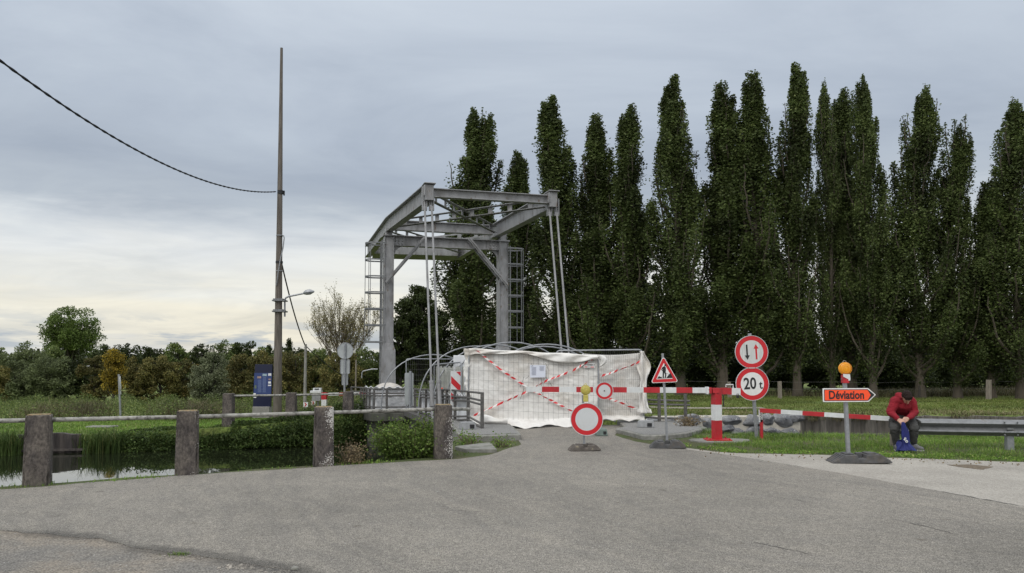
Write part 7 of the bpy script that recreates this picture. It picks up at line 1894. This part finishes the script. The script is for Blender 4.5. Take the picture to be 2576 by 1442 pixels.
# joints
kneeL, kneeR = L(2250, 1078, -0.36), L(2299, 1078, -0.36)
ankL, ankR = L(2255, 1121, -0.27), L(2299, 1119, -0.27)
hipL, hipR = L(2257, 1052, -0.02), L(2288, 1052, -0.02)
waist = L(2271, 1040, -0.02); chest = L(2271, 1015, -0.17); neckb = L(2273, 1003, -0.25)
shL, shR = L(2252, 1010, -0.20), L(2292, 1011, -0.20)
elL, elR = L(2240, 1037, -0.25), L(2301, 1038, -0.25)
wrL, wrR = L(2259, 1055, -0.44), L(2284, 1053, -0.44)
headc = L(2281.0, 999, -0.36)
hand = L(2272, 1062, -0.49)
Mh = Matrix.Rotation(R(56), 4, 'X') @ Matrix.Rotation(R(-8), 4, 'Y')      # head bowed forward
# body: head, neck, arms, hands with fingers - one continuous skin
hx = lambda x, y, z: headc + (Mh @ Vector((x, y, z)))
caps = [(neckb, headc + Vector((0, 0.03, -0.03)), 0.06, 0.058), (elL, wrL, 0.043, 0.030), (elR, wrR, 0.043, 0.030)]
caps += [(shL, elL, 0.05, 0.043), (shR, elR, 0.05, 0.043), (neckb, chest, 0.07, 0.12), (chest, waist, 0.12, 0.13), (neckb, shL, 0.06, 0.05), (neckb, shR, 0.06, 0.05)]
caps += [(waist, hipL, 0.12, 0.09), (waist, hipR, 0.12, 0.09), (hipL, kneeL, 0.08, 0.055), (hipR, kneeR, 0.08, 0.055), (kneeL, ankL, 0.05, 0.036), (kneeR, ankR, 0.05, 0.036)]
balls = [(headc, (0.079, 0.098, 0.108), Mh.to_3x3().to_4x4()), (hx(0, -0.035, -0.055), (0.058, 0.062, 0.072), Mh.to_3x3().to_4x4())]
caps += [(hx(0, -0.088, 0.005), hx(0, -0.112, -0.035), 0.009, 0.014), (hx(-0.020, -0.088, -0.070), hx(0.020, -0.088, -0.070), 0.010, 0.010), (hx(-0.035, -0.083, 0.018), hx(0.035, -0.083, 0.018), 0.013, 0.013), (hx(0, -0.078, -0.105), hx(0, -0.07, -0.115), 0.022, 0.018)]
for sx in (-1, 1): caps += [(hx(sx * 0.080, 0.005, 0.012), hx(sx * 0.083, 0.0, -0.03), 0.014, 0.010)]
def hand_caps(wr, tgt, side):
    d = (tgt - wr).normalized(); palm0 = wr + d * 0.015; palm1 = wr + d * 0.085
    acr = d.cross(Vector((0, -1, 0.15))).normalized()
    dn = acr.cross(d).normalized()
    if dn.y < 0: dn = -dn
    out = [(wr, palm0, 0.029, 0.030)]
    for o in (-0.028, -0.009, 0.010, 0.028): out.append((palm0 + acr * o * 0.7, palm1 + acr * o, 0.018, 0.014))
    for o, ln in ((-0.031, 0.052), (-0.010, 0.062), (0.011, 0.058), (0.031, 0.046)):
        k0 = palm1 + acr * o; k1 = k0 + d * ln * 0.55 + dn * ln * 0.25; k2 = k1 + d * ln * 0.05 + dn * ln * 0.55; k3 = k2 - d * ln * 0.35 + dn * ln * 0.12
        out += [(k0, k1, 0.0105, 0.0098), (k1, k2, 0.0098, 0.0092), (k2, k3, 0.0092, 0.0080)]
    tb_ = palm0 + acr * side * 0.030 + d * 0.012; t1 = tb_ + acr * side * 0.022 + d * 0.035; t2 = t1 + d * 0.032 + dn * 0.012 - acr * side * 0.008
    out += [(tb_, t1, 0.0155, 0.0120), (t1, t2, 0.0115, 0.0090)]
    return out
caps += hand_caps(wrL, L(2270, 1064, -0.50), -1) + hand_caps(wrR, L(2272, 1061, -0.50), 1)
person = fused('person', caps, M_SKIN, None, 0.0065, 3, balls)
person.location = OP
tag(person, 'person in red hooded sweatshirt and grey cargo trousers sitting on the guardrail, head bowed', 'person')
# eyes closed to slits by the bowed head: brows and eyes
b = MB()
for sx in (-1, 1): b.ball(hx(sx * 0.030, -0.089, 0.004), (0.012, 0.006, 0.006), 8)
b.build('eyes', M_BLACK, person)
# hair: cap over the skull, fuller at the top and front
cen = [(hx(0, 0.012, 0.022), (0.090, 0.106, 0.108), Mh.to_3x3().to_4x4()), (hx(0, -0.045, 0.070), (0.074, 0.058, 0.048), Mh.to_3x3().to_4x4()), (hx(-0.01, -0.082, 0.062), (0.062, 0.030, 0.026), Mh.to_3x3().to_4x4())]
hair = fused('hair', [], M_HAIR, person, 0.0075, 2, cen, wrinkle=0.006, wscale=45)
bm = bmesh.new(); bm.from_mesh(hair.data)      # trim to a hairline
inv = Mh.to_3x3().inverted(); kill = []
for v in bm.verts:
    q = inv @ (v.co - headc)
    if q.z < -0.05 + max(0, -q.y) * 1.05 - 0.0 or (abs(q.x) > 0.06 and q.y < -0.02 and q.z < 0.035): kill.append(v)
bmesh.ops.delete(bm, geom=kill, context='VERTS'); bm.to_mesh(hair.data); bm.free()
# sweatshirt
hc = [(neckb + Vector((0, 0.04, -0.02)), chest, 0.105, 0.165), (chest, waist + Vector((0, 0.02, 0.02)), 0.170, 0.150), (chest + Vector((-0.10, 0, 0)), waist + Vector((-0.07, 0.0, 0.03)), 0.13, 0.115), (chest + Vector((0.10, 0, 0)), waist + Vector((0.07, 0.0, 0.03)), 0.13, 0.115),
      (neckb, shL, 0.095, 0.098), (neckb, shR, 0.095, 0.098), (shL, elL, 0.098, 0.074), (shR, elR, 0.098, 0.074), (elL, wrL + (elL - wrL) * 0.12, 0.072, 0.048), (elR, wrR + (elR - wrR) * 0.12, 0.072, 0.048),
      (wrL + (elL - wrL) * 0.18, wrL + (elL - wrL) * 0.06, 0.052, 0.044), (wrR + (elR - wrR) * 0.18, wrR + (elR - wrR) * 0.06, 0.052, 0.044)]
hood = [(neckb + Vector((-0.085, 0.02, 0.045)), neckb + Vector((-0.075, -0.08, 0.03)), 0.045, 0.032), (neckb + Vector((0.085, 0.02, 0.04)), neckb + Vector((0.085, -0.08, 0.02)), 0.040, 0.030), (neckb + Vector((-0.085, 0.03, 0.06)), neckb + Vector((0.085, 0.03, 0.055)), 0.055, 0.055), (neckb + Vector((0, 0.06, 0)), shL + Vector((0.05, 0.05, 0.02)), 0.1, 0.085), (neckb + Vector((0, 0.06, 0)), shR + Vector((-0.05, 0.05, 0.02)), 0.1, 0.085)]
shirt = fused('sweatshirt', hc + hood, M_HOOD, person, 0.012, 5, (), wrinkle=0.010, seed=2.0, wscale=14)
b = MB()
for sx in (-0.02, 0.03): b.tube([neckb + Vector((sx, -0.125, -0.06)), neckb + Vector((sx * 1.3, -0.16, -0.12)), neckb + Vector((sx * 1.2, -0.165, -0.17))], 0.004, 5)
b.build('drawstring', M_HOOD, person)
# trousers with cargo pockets and cuffs
tc_ = [(waist + Vector((-0.05, 0.03, -0.03)), waist + Vector((0.05, 0.03, -0.03)), 0.135, 0.135), (hipL, kneeL, 0.115, 0.088), (hipR, kneeR, 0.115, 0.088), (kneeL, ankL + Vector((0, 0, 0.05)), 0.085, 0.060), (kneeR, ankR + Vector((0, 0, 0.05)), 0.085, 0.060), (waist, hipL, 0.13, 0.12), (waist, hipR, 0.13, 0.12)]
fused('trousers', tc_, M_TROU, person, 0.012, 4, (), wrinkle=0.009, seed=6.0, wscale=20)
for k_, h_, sx in ((kneeL, hipL, -1), (kneeR, hipR, 1)):
    q = h_.lerp(k_, 0.55) + Vector((sx * 0.088, -0.02, -0.01)); b = MB(); b.box((0, 0, 0), (0.05, 0.15, 0.17)); b.box((sx * 0.004, -0.004, 0.065), (0.056, 0.16, 0.05)); o = b.build('cargo_pocket', M_TROU, person, bevel=0.014, seg=2); o.location = q; o.rotation_euler = (0.25, 0, 0)
for a_ in (ankL, ankR):
    b = MB(); b.tube([a_ + Vector((0, 0, 0.0)), a_ + Vector((0, 0, 0.045))], [0.046, 0.052], 12); b.build('sock', mat('navy_sock', (0.012, 0.014, 0.03), 0.9), person, smooth=True)
# shoes
for a_, rz in ((ankL, -0.22), (ankR, 0.62)):
    f = Vector((math.sin(rz), -math.cos(rz), 0)); base = Vector((a_.x, a_.y, 0.05)); 
    so = fused('shoe', [(base + Vector((0, 0, 0.035)) - f * 0.03, base + f * 0.14 - Vector((0, 0, 0.002)), 0.050, 0.042), (base - f * 0.045 - Vector((0, 0, 0.005)), base + f * 0.12 - Vector((0, 0, 0.012)), 0.044, 0.044), (base + Vector((0, 0, 0.06)), base + f * 0.07 + Vector((0, 0, 0.02)), 0.045, 0.042)], M_SHOE, person, 0.008, 3)
    b = MB(); n = 20; rg = []
    for k in range(n):
        a = 2 * PI * k / n; q = base + f * (0.045 + 0.142 * math.cos(a)) + Vector((f.y, -f.x, 0)) * (0.050 * math.sin(a)); rg.append((q.x, q.y))
    b.slab(rg if True else rg, 0.0, 0.028); b.build('sole', M_SOLE, so, bevel=0.005)
    b = MB()
    sd_ = Vector((f.y, -f.x, 0))
    for k in range(4): 
        q = base + f * (0.035 + k * 0.026) + Vector((0, 0, 0.068 - k * 0.012)); b.tube([q - sd_ * 0.03, q + Vector((0, 0, 0.008)), q + sd_ * 0.03], 0.005, 5)
    b.build('laces', M_SOLE, so)
# blue garment hanging from the hands to the ground
gh = L(2273, 1064, -0.53)
gpts = [(2272, 1062), (2275, 1080), (2277, 1100), (2279, 1118), (2283, 1133)]
def garm(u, v):
    q0 = gpts[min(3, int(v * 4))]; q1 = gpts[min(4, int(v * 4) + 1)]; f = v * 4 - min(3, int(v * 4)); cx_ = q0[0] + (q1[0] - q0[0]) * f; cy_ = q0[1] + (q1[1] - q0[1]) * f
    wd = (2.4, 7.0, 8.0, 9.0, 19)[min(3, int(v * 4))] * (1 - f) + (2.4, 7.0, 8.0, 9.0, 19)[min(4, int(v * 4) + 1)] * f
    c_ = L(cx_, cy_, -0.52); a = u * 2 * PI
    rx = wd * sp_ * (1 + 0.26 * math.sin(3 * a + v * 5) + 0.16 * math.sin(5 * a - v * 8) + 0.10 * math.sin(9 * a + v * 13)); ry = (0.02 + 0.05 * v + (0.07 * max(0, v - 0.75) * 4))
    p_ = c_ + Vector((rx * math.cos(a), ry * math.sin(a) * (1 + 0.3 * math.sin(4 * a)), 0)); p_.z = max(p_.z, 0.012 + 0.02 * (math.sin(3 * a) + 1)); return p_
gm = cloth('blue_garment', 'blue garment with white letters hanging from the hands of the seated person to the grass', garm, 48, 40, M_BLUE, cat='garment')
gm.location = OP
def tail(u, v):   # bunched part lying to the left of the drop
    c_ = L(2271 - 4 * v, 1130 - 20 * (1 - v) ** 2 * (1 if u < 2 else 1), -0.50); a = u * 2 * PI; r = 0.045 + 0.03 * math.sin(PI * v) + 0.02 * math.sin(3 * a + 4 * v)
    p_ = Vector((c_.x - 0.02 + r * math.cos(a) * 1.2, c_.y + 0.6 * r * math.sin(a), 0.19 * (1 - v) ** 1.0 + 0.03 + r * 0.7 * math.sin(a + 1))); p_.z = max(0.012, p_.z); return p_
gt = cloth('garment_fold', None, tail, 20, 12, M_BLUE, parent=gm)
ltr = text_mesh('E', 0.07, Matrix.Translation(L(2276.5, 1105, -0.612)) @ Matrix.Rotation(R(30), 4, 'Y'), 0.004, 'lettering', M_WHITE, gm, bold=0.003)
ltr = text_mesh('D', 0.06, Matrix.Translation(L(2281.0, 1111, -0.612)) @ Matrix.Rotation(R(34), 4, 'Y'), 0.004, 'lettering', M_WHITE, gm, bold=0.003)
